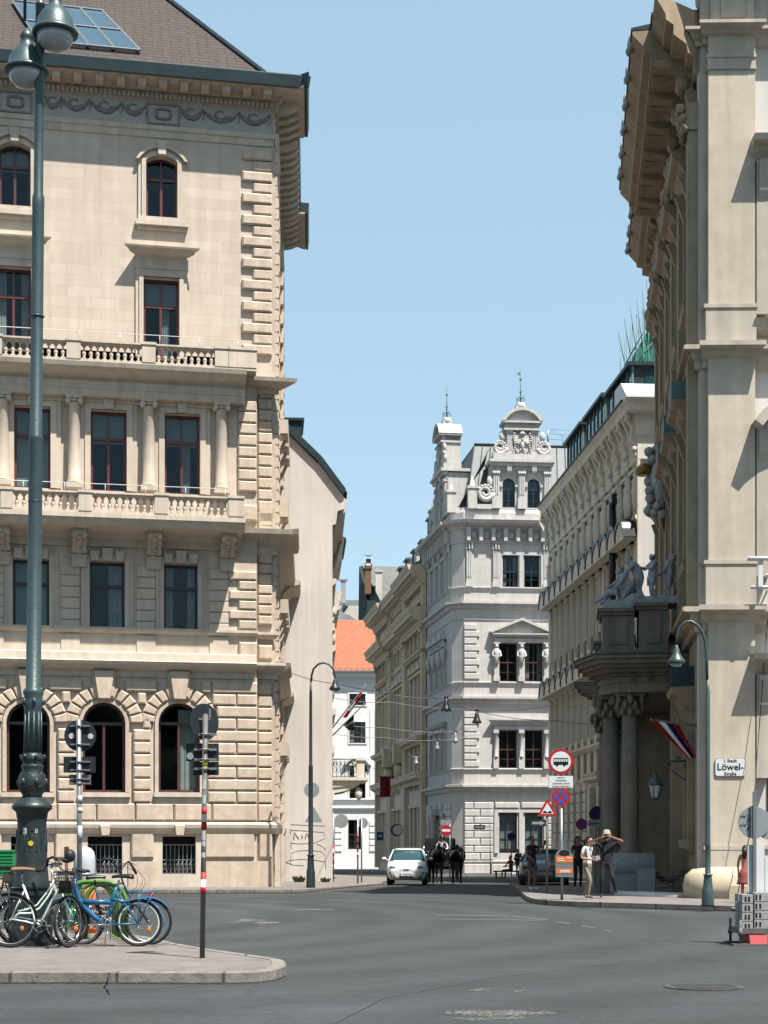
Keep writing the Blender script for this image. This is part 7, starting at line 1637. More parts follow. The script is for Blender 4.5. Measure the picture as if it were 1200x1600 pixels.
# back of a round sign with two plates, left
t, k, f, h = sign_root('grey sign post with a round sign seen from behind, left, among the bicycles', 125, 1466)
m_ = MB(); m_.tube([(0, 0, 0), (f(123), 0, h(1124))], 4*k, 12); m_.build('pole', 'galv', t)
m_ = MB(); disc(m_, f(124), h(1149), 25*k, -.05, -.04) if False else disc(m_, f(124), h(1149), 25*k, .06, .075); m_.build('sign_plate', 'plate_back', t)
m_ = MB(); m_.box(f(98), f(148), .06, .07, h(1207), h(1182)); m_.build('sign_plate', 'plate_back', t); m_ = MB(); m_.box(f(107), f(141), .06, .07, h(1226), h(1210)); m_.mi = 1; m_.box(f(107), f(113), .055, .06, h(1226), h(1221)); m_.build('sign_plate', ['pole_grey', 'yellow'], t)
m_ = MB()
for py in (1134, 1163, 1190, 1203, 1217, 1224): m_.box(f(109), f(140), .02, .06, h(py)-.012, h(py)+.012); m_.tube([(f(124)+.05*math.cos(a*.785), .05*math.sin(a*.785), h(py)) for a in range(8)], .01, 4, True)
m_.build('clamp_bracket', 'galv', t)
m_ = MB(); disc(m_, f(111), h(1149.5), 4.6*k, .052, .058); disc(m_, f(140.5), h(1150), 4.4*k, .052, .058); m_.build('sticker', 'sticker', t)
m_ = MB()
for py, hh, mi in ((1243, 12, 0), (1262, 8, 0), (1290, 26, 0)): m_.mi = mi; m_.lathe([(4.25*k, h(py+hh)), (4.25*k, h(py))], (f(124.5), 0, 0), 12)
m_.build('sticker', 'sticker', t)
# striped post
t, k, f, h = sign_root('brown post with red and white bands, round sign back, nearest on the island', 316, 1497)
px_ = lambda py: f(316+(1497-py)/376*5)
m_ = MB(); m_.tube([(0, 0, 0), (px_(1118), 0, h(1118))], 4.1*k, 14); m_.ell((px_(1118), 0, h(1118)), 4.2*k, 4.2*k, 3*k, 10, 6); m_.build('pole', 'pole_grey', t)
m_ = MB()
for a, b, mi in ((1190, 1196.5, 2), (1262, 1272, 0), (1272, 1284, 1), (1284, 1296, 0), (1363, 1374, 0), (1374, 1386, 1), (1386, 1397, 0)):
    m_.mi = mi; m_.tube([(px_(b), 0, h(b)), (px_(a), 0, h(a))], 4.35*k, 14)
m_.build('painted_band', ['red', 'white', 'yellow'], t)
m_ = MB(); rnd = random.Random(5)
for a, b in ((1218, 1233), (1242, 1256), (1298, 1312), (1314, 1322), (1332, 1340)):
    for q in range(5):
        a0 = -math.pi/2+(q/5-.55)*1.5; a1 = a0+.3; r = 4.45*k; j = rnd.uniform(-1.5, 1.5) if a > 1290 else 0
        m_.quad((px_(b)+r*math.cos(a0), r*math.sin(a0), h(b+j)), (px_(b)+r*math.cos(a1), r*math.sin(a1), h(b+j)), (px_(a)+r*math.cos(a1), r*math.sin(a1), h(a+j)), (px_(a)+r*math.cos(a0), r*math.sin(a0), h(a-j)))
m_.build('sticker', 'sticker', t, fix=False)
m_ = MB(); m_.T = Matrix.Translation((px_(1128)-.02, .10, 0)) @ Matrix.Rotation(R(46), 4, 'Z'); disc(m_, 0, h(1127), 29*k, 0, .012); m_.build('sign_plate', 'plate_back', t)
for a, b, y0, y1 in ((290, 341, 1161, 1189), (301, 341, 1190, 1211)): m_ = MB(); m_.box(f(a), f(b), .06, .07, h(y1), h(y0)); m_.build('sign_plate', 'plate_back', t)
m_ = MB(); disc(m_, f(296.5), h(1181), 5.5*k, .05, .058); m_.build('sticker', 'plate_grey', t)
m_ = MB()
for py in (1147, 1171, 1186.5, 1201): m_.box(f(303), f(338), .03, .06, h(py)-.015, h(py)+.015); m_.tube([(px_(py)+.05*math.cos(a*.785), .05*math.sin(a*.785), h(py)) for a in range(8)], .011, 4, True)
m_.box(f(305), f(329), .03, .05, h(1123)-.012, h(1123)+.012); m_.box(f(305), f(308), .03, .05, h(1123), h(1107)); m_.box(f(326), f(329), .03, .05, h(1123), h(1107)); m_.build('clamp_bracket', 'galv', t)
# no entry for buses, supplementary board and no stopping, with the litter bin on the same post
t, k, f, h = sign_root('round red-rimmed black bus sign, text board and no-stopping disc on one post', 878, 1406)
m_ = MB(); m_.tube([(0, 0, 0), (f(877), 0, h(1262))], .038, 10); m_.build('pole', 'galv', t)
m_ = MB(); disc(m_, f(876), h(1190), 20*k, -.05, -.03); m_.mi = 1; disc(m_, f(876), h(1190), 15.6*k, -.054, -.05); m_.mi = 2
bx0, bx1, bz0, bz1 = f(865), f(887), h(1195), h(1184.5); m_.box(bx0, bx1, -.058, -.054, bz0, bz0+(bz1-bz0)*.45); m_.box(bx0, bx1, -.058, -.054, bz1-.02, bz1)
for q in range(7): m_.box(bx0+(bx1-bx0)*q/6-.008, bx0+(bx1-bx0)*q/6+.008, -.058, -.054, bz0, bz1)
disc(m_, f(870), bz0-.005, .036, -.058, -.054, 14); disc(m_, f(881.5), bz0-.005, .036, -.058, -.054, 14); m_.build('bus_ban_disc', ['red', 'white', 'black'], t)
m_ = MB(); m_.box(f(857.5), f(895), -.05, -.035, h(1231), h(1212.5)); m_.mi = 1
for q, tx in enumerate(('ausgenommen', 'innerstädtischer', 'Linienverkehr und Busse', 'mit gültiger Einfahrtskarte')): text_mesh(m_, tx, .070 if q else .055, Matrix.Translation((f(876.3), -.052, h(1215+q*4.6))), .001, sx=.62)
m_.build('text_board', ['white', 'black'], t, fix=False)
def nostop(px_c, py_c, r, kk_, ff, hh, t, y=-.05, mats=('red', 'blue')):
    m_ = MB(); disc(m_, ff(px_c), hh(py_c), r*kk_, y, y+.015); m_.mi = 1; R_ = r*kk_*.74
    for q in range(4):
        a = q*math.pi/2; pts = [(ff(px_c)+R_*rr*math.cos(a+b), hh(py_c)+R_*rr*math.sin(a+b)) for rr, b in ((.28, 0), (.72, -.62), (1, -.5), (1, -.2), (1, .2), (1, .5), (.72, .62))]; m_.ext(pts, y-.004, y)
    m_.build('no_stopping_disc', list(mats), t)
nostop(876, 1246, 14.5, k, f, h, t)
kb, fb, hb, gb = k, f, h, t.matrix_basis.translation.copy()
t = thing('litter_bin', 'rounded grey litter bin with orange bands mounted on the bus sign post', 'litter bin', loc=(gb.x+fb(880), gb.y-.16, gb.z+hb(1370)))
m_ = MB(); w2, hh_ = 13.5*kb, 45*kb; o_ = arc(-w2, w2, hh_*.66, hh_*.34, 14)
m_.ext([(-w2*.94, 0), (w2*.94, 0)]+o_[::-1], -.13, .12); m_.build('bin_body', 'galv', t); m_ = MB(); disc(m_, 0, hh_*.83, .075, -.140, -.131, 20, rx=.135); m_.build('bin_opening', 'black', t)
m_ = MB(); m_.box(-w2*.96, w2*.96, -.137, -.13, hh_*.50, hh_*.72); m_.box(-w2*.96, w2*.96, -.137, -.13, hh_*.13, hh_*.29); m_.mi = 1
for (x0, x1, z0) in ((-.8, -.1, .63), (-.7, .0, .56), (.2, .85, .66), (-.5, .6, .22), (-.55, .65, .17)): m_.box(w2*x0, w2*x1, -.141, -.137, hh_*z0-.008, hh_*z0+.015)
m_.build('orange_label', ['orange', 'white'], t)
# uneven road warning with one-way arrow
t, k, f, h = sign_root('red-rimmed warning triangle for uneven road above a dark arrow plate', 854.5, 1396)
m_ = MB(); m_.tube([(0, 0, 0), (0, 0, h(1262))], .035, 10); m_.build('pole', 'pole_grey', t)
m_ = MB(); tri = lambda s_: [(f(855)-16*k*s_, h(1266)-9.3*k*s_+.0), (f(855)+16*k*s_, h(1266)-9.3*k*s_), (f(855), h(1266)+18.6*k*s_)]
m_.ext(tri(1), -.05, -.035); m_.mi = 1; m_.ext(tri(.62), -.054, -.05); m_.mi = 2
z0 = h(1270.5); m_.ext([(f(847.5), z0), (f(862.5), z0), (f(861), z0+.05), (f(858.5), z0+.07), (f(856), z0+.025), (f(854), z0+.025), (f(851.5), z0+.07), (f(849), z0+.05)], -.058, -.054); m_.build('warning_triangle', ['red', 'white', 'black'], t)
m_ = MB(); m_.box(f(829), f(853), -.05, -.035, h(1291), h(1281)); m_.mi = 1; zc = h(1286); m_.ext([(f(831), zc-.035), (f(844), zc-.035), (f(844), zc-.065), (f(851.5), zc), (f(844), zc+.065), (f(844), zc+.035), (f(831), zc+.035)], -.054, -.05); m_.build('arrow_plate', ['plate_back', 'plate_grey'], t)
# the others along the right pavement
t, k, f, h = sign_root('small no-stopping disc on its own post behind the woman in white', 908, 1384)
m_ = MB(); m_.tube([(0, 0, 0), (0, 0, h(1290))], .03, 8); m_.build('pole', 'galv', t); nostop(908.5, 1288, 9, k, f, h, t)
t, k, f, h = sign_root('pair of dark round parking discs over a small white plate, before the portal', 932, 1386)
m_ = MB(); m_.tube([(0, 0, 0), (0, 0, h(1280))], .03, 8); m_.tube([(f(935), 0, 0), (f(935), 0, h(1292))], .02, 8); m_.build('pole', 'pole_grey', t)
m_ = MB(); disc(m_, f(929), h(1272), 9.2*k, -.03, -.02); m_.mi = 1; disc(m_, f(932.5), h(1270), 10.2*k, -.05, -.035); m_.build('parking_disc', [mat('shaded_red', (.22, .01, .03)), mat('night_blue', (.018, .018, .10))], t)
m_ = MB(); m_.box(f(918.5), f(942), -.05, -.04, h(1291), h(1281.5)); m_.mi = 1; m_.box(f(921), f(934), -.054, -.05, h(1288), h(1286.5)); disc(m_, f(938), h(1286.5), 2*k, -.054, -.05, 12); m_.build('info_plate', ['plate_grey', 'black'], t)
t, k, f, h = sign_root('dark blue disc on a thin post before the ground-floor windows of the white corner house', 799, 1348, Y=88)
m_ = MB(); m_.tube([(0, 0, 0), (0, 0, h(1300))], .03, 8); m_.build('pole', 'pole_grey', t); m_ = MB(); disc(m_, f(799), h(1307), 6.4*k, -.05, -.035); m_.build('blue_disc', mat('deep_blue_sign', (.015, .02, .12)), t)
t, k, f, h = sign_root('small dark street name plate on a thin post at the foot of the white quoins', 766, 1372, Y=100, cat='street sign', name='street_name_sign')
m_ = MB(); m_.tube([(0, 0, 0), (0, 0, h(1287))], .03, 8); m_.build('pole', 'pole_grey', t); m_ = MB(); m_.box(f(740), f(758), -.05, -.03, h(1296), h(1289)); m_.mi = 1; m_.box(f(742), f(756), -.056, -.05, h(1293.3), h(1291.6)); m_.mi = 0; m_.tube([(f(757), 0, h(1292)), (0, 0, h(1292))], .02, 4); m_.build('name_plate', ['plate_back', 'plate_grey'], t)
t, k, f, h = sign_root('red no-entry disc with a white bar on a post behind the coachman', 698, 1376, Y=76)
m_ = MB(); m_.tube([(f(703), 0, 0), (f(703), 0, h(1288))], .03, 8); m_.build('pole', 'galv', t); m_ = MB(); disc(m_, f(697), h(1297.5), 8.5*k, -.05, -.035); m_.mi = 1; m_.box(f(690.5), f(703.5), -.054, -.05, h(1299.5), h(1295.5)); m_.build('no_entry_disc', ['red', 'white'], t)
m_ = MB(); m_.box(f(689), f(705), 0, .02, h(1290), h(1281)); m_.build('route_plate', 'plate_grey', t)
# backs of signs at the mouth of the far street
t, k, f, h = sign_root('grey disc above a grey triangle, seen from behind, by the left crook lamp', 487, 1382, Y=59)
m_ = MB(); m_.tube([(0, 0, 0), (0, 0, h(1225))], .03, 8); m_.build('pole', 'galv', t); m_ = MB(); disc(m_, 0, h(1234.5), 12*k, .04, .05); m_.build('sign_plate', 'plate_grey', t); m_ = MB(); m_.ext([(f(476), h(1285)), (f(504), h(1285)), (f(490), h(1260))], .04, .05); m_.build('sign_plate', 'plate_grey', t)
t, k, f, h = sign_root('red and white banded thin post at the street mouth left of the white car', 559, 1384, Y=64)
m_ = MB(); m_.tube([(0, 0, 0), (0, 0, h(1276))], .032, 8); m_.build('pole', 'galv', t); m_ = MB()
for q in range(7): m_.mi = q % 2; m_.tube([(0, 0, h(1340-q*5)), (0, 0, h(1335-q*5))], .036, 8)
m_.build('painted_band', ['red', 'white'], t)
t, k, f, h = sign_root('thin post with a round sign seen from behind, right of the banded post', 565, 1379, Y=67)
m_ = MB(); m_.tube([(0, 0, 0), (0, 0, h(1278))], .03, 8); m_.build('pole', 'galv', t); m_ = MB(); disc(m_, f(567), h(1286), 8*k, .04, .05); m_.build('sign_plate', 'plate_grey', t)
t, k, f, h = sign_root('red and white banded post with a pale disc against the end of the gable wall', 521, 1374, Y=69)
m_ = MB(); m_.tube([(0, 0, 0), (0, 0, h(1270))], .03, 8); m_.build('pole', 'galv', t); m_ = MB(); disc(m_, f(533), h(1283), 11*k, .04, .05); m_.build('sign_plate', 'plate_grey', t); m_ = MB()
for q in range(5): m_.mi = q % 2; m_.tube([(0, 0, h(1350-q*6)), (0, 0, h(1344-q*6))], .036, 8)
m_.build('painted_band', ['red', 'white'], t)
t, k, f, h = sign_root('small blue square plate fixed beside the first bay of the far yellow house', 594, 1330, Y=118, z=2.6)
m_ = MB(); m_.box(f(589), f(599), -.05, -.03, h(1313), h(1300)); m_.mi = 1; m_.box(f(591), f(597), -.055, -.05, h(1308), h(1304)); m_.build('blue_plate', [mat('slate_blue', (.03, .05, .09)), 'plate_grey'], t)
t, k, f, h = sign_root('dark round clock-like sign projecting from the yellow house over the white car', 620, 1297, Y=119, z=2.0, cat='sign', name='projecting_sign')
m_ = MB(); m_.lathe([(.42, -.12), (.45, -.1), (.45, .1), (.42, .12)], (0, 0, h(1297)), 20, 'y'); m_.mi = 1; m_.lathe([(.36, -.14), (.36, -.12)], (.06, 0, h(1297)), 20, 'y'); m_.mi = 0; m_.tube([(0, 0, h(1297)), (.5, 0, h(1297))], .04, 6); m_.build('sign_case', ['black', 'plaster'], t)

# ================================================================ SITE SIGN STAND at the right edge
SY = G(1175, 1476).y; ss = thing('sign_stand', 'temporary sign stand weighted with stacked grey concrete blocks on a red foot', 'sign stand', loc=G(1175, 1476)); k = px2(SY); z0 = ss.location.z
f = lambda q: (q-1175)*k; h = lambda q: CAMZ+(HY-q)*k
m_ = MB(); m_.box(f(1147), f(1290), -.35, -.29, h(1457), h(1449)); m_.box(f(1147), f(1290), .29, .35, h(1457), h(1449)); m_.box(f(1147), f(1150), -.35, .35, h(1457), h(1449)); m_.box(f(1145), f(1149), -.40, .4, h(1476), h(1452)) if False else None
for yy in (-.36, .36): m_.tube([(f(1149), yy, h(1475)), (f(1149), yy, h(1436))], .022, 8); m_.lathe([(.04, 0), (.035, .05), (.022, .12)], (f(1149), yy, h(1460)), 10)
m_.box(f(1136), f(1300), -.44, -.30, .0, .035); m_.box(f(1140), f(1300), .30, .44, .0, .035); m_.tube([(f(1146), -.1, h(1420)), (f(1140), -.1, h(1419))], .03, 8); m_.build('steel_frame', 'pole_grey', ss)
for r_ in range(4):
    for c_, (a, b) in enumerate(((1154, 1170.5), (1173, 1222), (1224, 1270))):
        for yy in (-.26, .02):
            m_ = MB(); z1_ = h(1397+14*r_-(3 if c_ else 0)); z2_ = h(1410+14*r_-(3 if c_ else 0)); m_.box(f(a), f(b), yy, yy+.24, z2_, z1_)
            m_.mi = 1
            for q in ((.3, .62) if c_ == 0 else (.1, .35)): xx = f(a)+(f(b)-f(a))*(q if c_ == 0 else q*.5); m_.box(xx-.012, xx+.016, yy-.003, yy+.01, z2_+.02, z1_-.03)
            o = m_.build('concrete_block', ['concrete', 'black'], ss)
m_ = MB(); m_.extx([(-.42, 0), (-.34, .17), (.3, .17), (.4, 0)], f(1163), f(1190)); m_.build('red_foot', mat('red_plastic', (.40, .008, .012), None, 4, .45), ss)
m_ = MB(); m_.box(f(1169), f(1195), .02, .06, h(1395), h(1320)); m_.box(f(1196), f(1240), .02, .06, h(1395), h(1340)); m_.build('white_panel', 'white', ss)
m_ = MB(); m_.box(f(1176), f(1181), -.04, .01, h(1397), h(1237)); m_.box(f(1173), f(1177), -.02, .02, h(1310), h(1259)); m_.build('upright', 'galv', ss)
m_ = MB(); disc(m_, f(1179), h(1285), 25*k, .03, .045); m_.mi = 1
rnd = random.Random(11)
for q in range(7):
    cx_, cz_ = f(1160+q % 4*5), h(1274+q//2*7); a = rnd.uniform(0, 6); m_.tube([(cx_+.03*math.cos(a+t*1.3), .026, cz_+.03*math.sin(a+t*1.9)) for t in range(5)], .004, 4)
m_.build('round_sign_back', ['plate_grey', 'black'], ss)
m_ = MB(); disc(m_, f(1204), h(1290), 22*k, .05, .065); m_.mi = 1; m_.box(f(1196), f(1210), .044, .05, h(1296), h(1293)); m_.build('round_sign_back', ['plate_grey', 'yellow'], ss)
# things round the island: ribbed container, orange object, green cabinet
t = thing('glass_container', 'smooth light grey dome-topped container behind the bicycle stands', 'container', loc=G(132, 1452, .12)); k = px2(t.location.y); h = lambda q: CAMZ+(HY-q)*k-.12
m_ = MB(); r = 17*k; m_.lathe([(r, 0), (r, h(1345)), (r*.97, h(1338)), (r*.84, h(1330)), (r*.55, h(1325)), (.01, h(1322.5))], (0, 0, 0), 28); m_.build('dome_body', mat('pale_grey_plastic', (.62, .64, .66), None, 3, .4), t); m_ = MB(); m_.lathe([(r*1.02, h(1368)), (r*1.02, h(1364))], (0, 0, 0), 28); m_.build('rim_band', 'galv', t)
t = thing('short_post', 'short rust-brown iron post just left of the domed container', 'post', loc=G(104, 1450, .12)); k = px2(t.location.y); m_ = MB(); m_.tube([(0, 0, 0), (0, 0, (1450-1326)*k)], .028, 8); m_.build('shaft', mat('rust', (.16, .06, .04)), t); m_ = MB(); m_.box(-.035, .035, -.035, .035, (1450-1340)*k, (1450-1323)*k); m_.build('cap', mat('rust_cap', (.14, .05, .035)), t)
t = thing('green_cabinet', 'green slatted metal box at the left edge behind the white bicycle', 'box', loc=G(3, 1462, .12)); k = px2(t.location.y); h = lambda q: CAMZ+(HY-q)*k-.12
m_ = MB(); m_.box(-.5, 18*k*.95, 0, .4, h(1370), h(1330)); m_.box(-.5, 18*k, -.02, .42, h(1331), h(1328))
for q in range(7): m_.box(-.5, 17*k, -.012, 0, h(1366-q*5.2), h(1368.5-q*5.2))
m_.build('slatted_body', 'boxgreen', t); m_ = MB(); m_.box(-.45, -.40, .05, .1, 0, h(1370)); m_.box(14*k-.05, 14*k, .05, .1, 0, h(1370)); m_.build('leg', 'darkgreen', t)
# weeds at the foot of the gable wall
def weed(label, px, py, n, s_):
    b = G(px, py, .12); m_ = MB(); rnd = random.Random(int(px))
    for q in range(n):
        a = rnd.uniform(0, 6.28); L = s_*rnd.uniform(.4, 1); d = Vector((math.cos(a)*.5, math.sin(a)*.3, rnd.uniform(.4, 1))).normalized(); o = Vector((rnd.uniform(-.5, .5)*s_, rnd.uniform(-.1, .1), 0)); p = o+d*L; sd_ = d.cross(Vector((0, 1, 0))).normalized()*.03
        m_.add([o-sd_*.4, o+d*L*.5-sd_, p, o+d*L*.5+sd_, o+sd_*.4], [(0,1,2,3,4)], False)
    o = thing('weed', label, 'plant', loc=b); m_.build('leaves', 'leaf', o, fix=False); m_ = MB(); m_.tube([(0, 0, 0), (.02, 0, s_*.5)], .01, 4); m_.build('stem', 'leaf', o)
weed('larger tuft of weeds under the gable wall, left of the crook lamp', 467, 1378.5, 70, .36)
weed('smaller tuft of weeds under the gable wall, right of the crook lamp', 508, 1378.5, 50, .26)
# ================================================================ BICYCLES
def wheel(root, c, r, yaw=0, lean=0, tyre='rubber', rim='galv', refl=True, spokes=18, tw=.019):
    T = Matrix.Translation(Vector(c)) @ Matrix.Rotation(yaw, 4, 'Z') @ Matrix.Rotation(lean, 4, 'X')
    hb = MB(); hb.T = T; hb.lathe([(.012, -.05), (.02, -.045), (.014, 0), (.02, .045), (.012, .05)], (0, 0, 0), 8, 'y'); w_ = hb.build('wheel', 'galv', root)
    t = MB(); t.T = T; t.tube([(r*math.cos(a*.1745), 0, r*math.sin(a*.1745)) for a in range(36)], tw, 8, True); t.build('tyre', tyre, w_)
    t = MB(); t.T = T; t.tube([((r-.032)*math.cos(a*.1745), 0, (r-.032)*math.sin(a*.1745)) for a in range(36)], .011, 6, True); t.build('rim', rim, w_)
    t = MB(); t.T = T
    for k in range(spokes):
        a = 6.2832*k/spokes; b = a+(.5 if k % 2 else -.5); s_ = .03 if k % 4 < 2 else -.03; t.tube([(.018*math.cos(b), s_, .018*math.sin(b)), ((r-.03)*math.cos(a), 0, (r-.03)*math.sin(a))], .0016, 3)
    t.build('spokes', 'chrome', w_)
    if refl: t = MB(); t.T = T; a = -.6; t.ell((r*.55*math.cos(a), -.01, r*.55*math.sin(a)), .028, .008, .035, 8, 5); t.build('reflector', 'orange', w_)
    return w_
def saddle_mesh(x0, x1, z, nose=1):
    m_ = MB(); n = 9; L = x1-x0; rows = []
    for i in range(n):
        t = i/(n-1); x = x0+L*t; u = t if nose > 0 else 1-t; w_ = .085*(1-u)**.8+.02; hgt = .028+.018*(1-u)
        for k in range(10): a = 6.283*k/10; rows.append((x, w_*math.cos(a), z+.012*math.sin(u*3)+hgt*math.sin(a)*(1 if math.sin(a) > 0 else .55)))
    m_.add(rows, [(i*10+k, i*10+(k+1) % 10, (i+1)*10+(k+1) % 10, (i+1)*10+k) for i in range(n-1) for k in range(10)]+[tuple(range(10)), tuple(range((n-1)*10+9, (n-1)*10-1, -1))], True)
    return m_
def bike(label, px, py, frame_mat, D, group='bicycles parked round the lamp post'):
    g0 = G(px, py, .12); k = px2(g0.y); t = thing('bicycle', label, 'bicycle', loc=g0, group=group); f = lambda q: (q-px)*k; h = lambda q: (py-q)*k
    p3 = lambda p: (f(p[0]), (p[2] if len(p) > 2 else 0), h(p[1]))
    m_ = MB()
    for pts, r in D['tubes']: m_.tube([p3(p) for p in pts], r, 8)
    m_.build('frame', frame_mat, t)
    for hub, r, yaw, rim in D['wheels']: wheel(t, p3(hub), r*k-.019, yaw, 0, D.get('tyre', 'rubber'), rim)
    if 'fenders' in D:
        m_ = MB()
        for hub, r, a0, a1 in D['fenders']:
            c = p3(hub); n = 14; rr = r*k+.012
            for i in range(n):
                a, b = R(a0+(a1-a0)*i/n), R(a0+(a1-a0)*(i+1)/n)
                q = lambda a_, y_, ro: (c[0]+(rr+ro)*math.cos(a_), c[1]+y_, c[2]+(rr+ro)*math.sin(a_))
                m_.quad(q(a, -.03, -.008), q(b, -.03, -.008), q(b, 0, .004), q(a, 0, .004)); m_.quad(q(a, 0, .004), q(b, 0, .004), q(b, .03, -.008), q(a, .03, -.008))
        m_.build('mudguard', D.get('fmat', frame_mat), t)
    if 'saddle' in D: x0, x1, z, nose = D['saddle']; saddle_mesh(f(x0), f(x1), h(z), nose).build('saddle', D.get('smat', 'black'), t)
    if 'post' in D: m_ = MB(); m_.tube([p3(p) for p in D['post']], .013, 8); m_.build('seat_post', 'chrome', t)
    if 'bars' in D:
        m_ = MB()
        for pts in D['bars']: m_.tube([p3(p) for p in pts], .012, 8)
        b = m_.build('handlebar', 'chrome' if not D.get('barmat') else D['barmat'], t); m_ = MB()
        for pts in D['grips']: m_.tube([p3(p) for p in pts], .02, 8)
        m_.build('grip', 'rubber', b)
        if 'cables' in D:
            m_ = MB()
            for pts in D['cables']: m_.tube(smooth3([p3(p) for p in pts]), .0035, 4)
            m_.build('brake_cable', 'black', b)
    if 'crank' in D:
        c = p3(D['crank']); m_ = MB(); m_.tube([(c[0]+.085*math.cos(a*.393), -.05, c[2]+.085*math.sin(a*.393)) for a in range(16)], .007, 5, True); m_.lathe([(.02, -.08), (.022, .06)], c, 10, 'y')
        for a in range(5): m_.tube([(c[0], -.05, c[2]), (c[0]+.083*math.cos(a*1.257), -.05, c[2]+.083*math.sin(a*1.257))], .006, 4)
        m_.tube([(c[0], -.07, c[2]), (c[0]+.16*D.get('cdir', 1), -.08, c[2]+.005)], .011, 6); m_.tube([(c[0], .07, c[2]), (c[0]-.16*D.get('cdir', 1), .08, c[2]-.005)], .011, 6); m_.box(c[0]+.16*D.get('cdir', 1)-.045, c[0]+.16*D.get('cdir', 1)+.045, -.17, -.08, c[2]-.01, c[2]+.015)
        m_.build('crankset', 'galv', t)
    if 'rack' in D:
        (x0, x1, z), hub = D['rack']; m_ = MB()
        for y_ in (-.07, 0, .07): m_.tube([(f(x0), y_, h(z)), (f(x1), y_, h(z))], .007, 5)
        for y_ in (-.075, .075): m_.tube([(f(x1 if D.get('rdir', 1) > 0 else x0), y_, h(z)), (p3(hub)[0], y_, p3(hub)[2])], .007, 5); m_.tube([(f((x0+x1)/2), y_, h(z)), (p3(hub)[0], y_, p3(hub)[2])], .006, 5)
        m_.build('luggage_rack', D.get('rmat', 'black'), t)
        if 'lamp' in D: c = p3(D['lamp']); m_ = MB(); m_.box(c[0]-.03, c[0]+.03, -.04, .04, c[2]-.02, c[2]+.02); m_.build('rear_light', 'red', t)
    if 'stand' in D: m_ = MB(); m_.tube([p3(p) for p in D['stand']], .008, 6); m_.build('kickstand', 'chrome', t)
    return t, k, f, h
def smooth3(pts, n=5):
    out = []
    for i in range(len(pts)-1):
        p0, p1, p2, p3_ = [Vector(pts[j]) for j in (max(0, i-1), i, i+1, min(len(pts)-1, i+2))]
        for q in range(n): t = q/n; out.append(.5*((2*p1)+(p2-p0)*t+(2*p0-5*p1+4*p2-p3_)*t*t+(3*p1-p0-3*p2+p3_)*t**3))
    return out+[Vector(pts[-1])]
mint = dict(tubes=[([(80, 1358), (83, 1366), (93, 1391)], .017), ([(92, 1385), (84, 1402), (68, 1433), (64, 1445)], .017), ([(88, 1378), (76, 1400), (62, 1419), (48, 1427), (30, 1427), (21, 1434)], .0135), ([(86, 1373), (72, 1396), (58, 1414), (42, 1421), (28, 1424)], .011),
        ([(36, 1382), (50, 1421), (55, 1440), (63, 1446)], .015), ([(39, 1390), (28, 1412), (17, 1436)], .009), ([(63, 1446), (40, 1440), (17, 1436)], .010), ([(63, 1440, .04), (30, 1433, .04), (17, 1436, .04)], .009),
        ([(93, 1391), (97, 1396), (104, 1408, -.10), (113, 1424, -.12), (108, 1440, -.05)], .013), ([(93, 1391), (95, 1398, .05), (102, 1415, .08), (106, 1440, .05)], .012)],
    wheels=[((16, 1438), 43, 0, 'galv'), ((107, 1439.5), 41.5, R(68), 'chrome')], fenders=[((16, 1438), 43, 10, 165)], fmat='plate_back', saddle=(19, 55, 1360, 1), smat='tan', post=[(38, 1388), (34, 1372), (36, 1362)],
    bars=[[(81, 1360), (79, 1354), (70, 1350, .05), (62, 1360, .2), (52, 1361, .3)], [(79, 1354), (92, 1352), (100, 1358, -.2), (112, 1362, -.28)]], grips=[[(64, 1359, .2), (54, 1361, .28), (48, 1361, .32)], [(75, 1354, -.1), (78, 1342, -.12), (86, 1339, -.14), (93, 1343, -.16)], [(108, 1361, -.26), (122, 1364, -.32)]],
    cables=[[(81, 1356), (90, 1346, -.1), (100, 1352, -.15), (92, 1375, -.05), (93, 1391)], [(66, 1357, .2), (76, 1346, .05), (88, 1356, -.05), (90, 1380)]], crank=(63.5, 1446), rack=((-2, 34, 1387), (16, 1438)), rdir=-1, cdir=1)
tm, k, f, h = bike('pale mint step-through bicycle with tan saddle, nearest at the lamp pedestal', 60, 1481, 'mint', mint)
m_ = MB()                                               # dark front basket
x0, x1, x2, x3, z0, z1_ = f(97), f(119), f(91), f(123), h(1395), h(1362)
for i in range(9):
    t_ = i/8; m_.tube([(x0+(x1-x0)*t_, -.28, z0), (x2+(x3-x2)*t_, -.32, z1_)], .0045, 4); m_.tube([(x0+(x1-x0)*t_, -.08, z0), (x2+(x3-x2)*t_, -.03, z1_)], .0045, 4)
for j in range(8):
    t_ = j/7; a, b = x0+(x2-x0)*t_, x1+(x3-x1)*t_; ya, yb = -.28-.04*t_, -.08+.05*t_; m_.tube([(a, ya, z0+(z1_-z0)*t_), (b, ya, z0+(z1_-z0)*t_), (b, yb, z0+(z1_-z0)*t_), (a, yb, z0+(z1_-z0)*t_)], .005 if j < 7 else .009, 4, True)
m_.box(x0, x1, -.28, -.08, z0, z0+.02); m_.box(x0+.01, x1-.01, -.27, -.265, z0, z0+(z1_-z0)*.6); m_.build('basket', 'plate_back', tm)
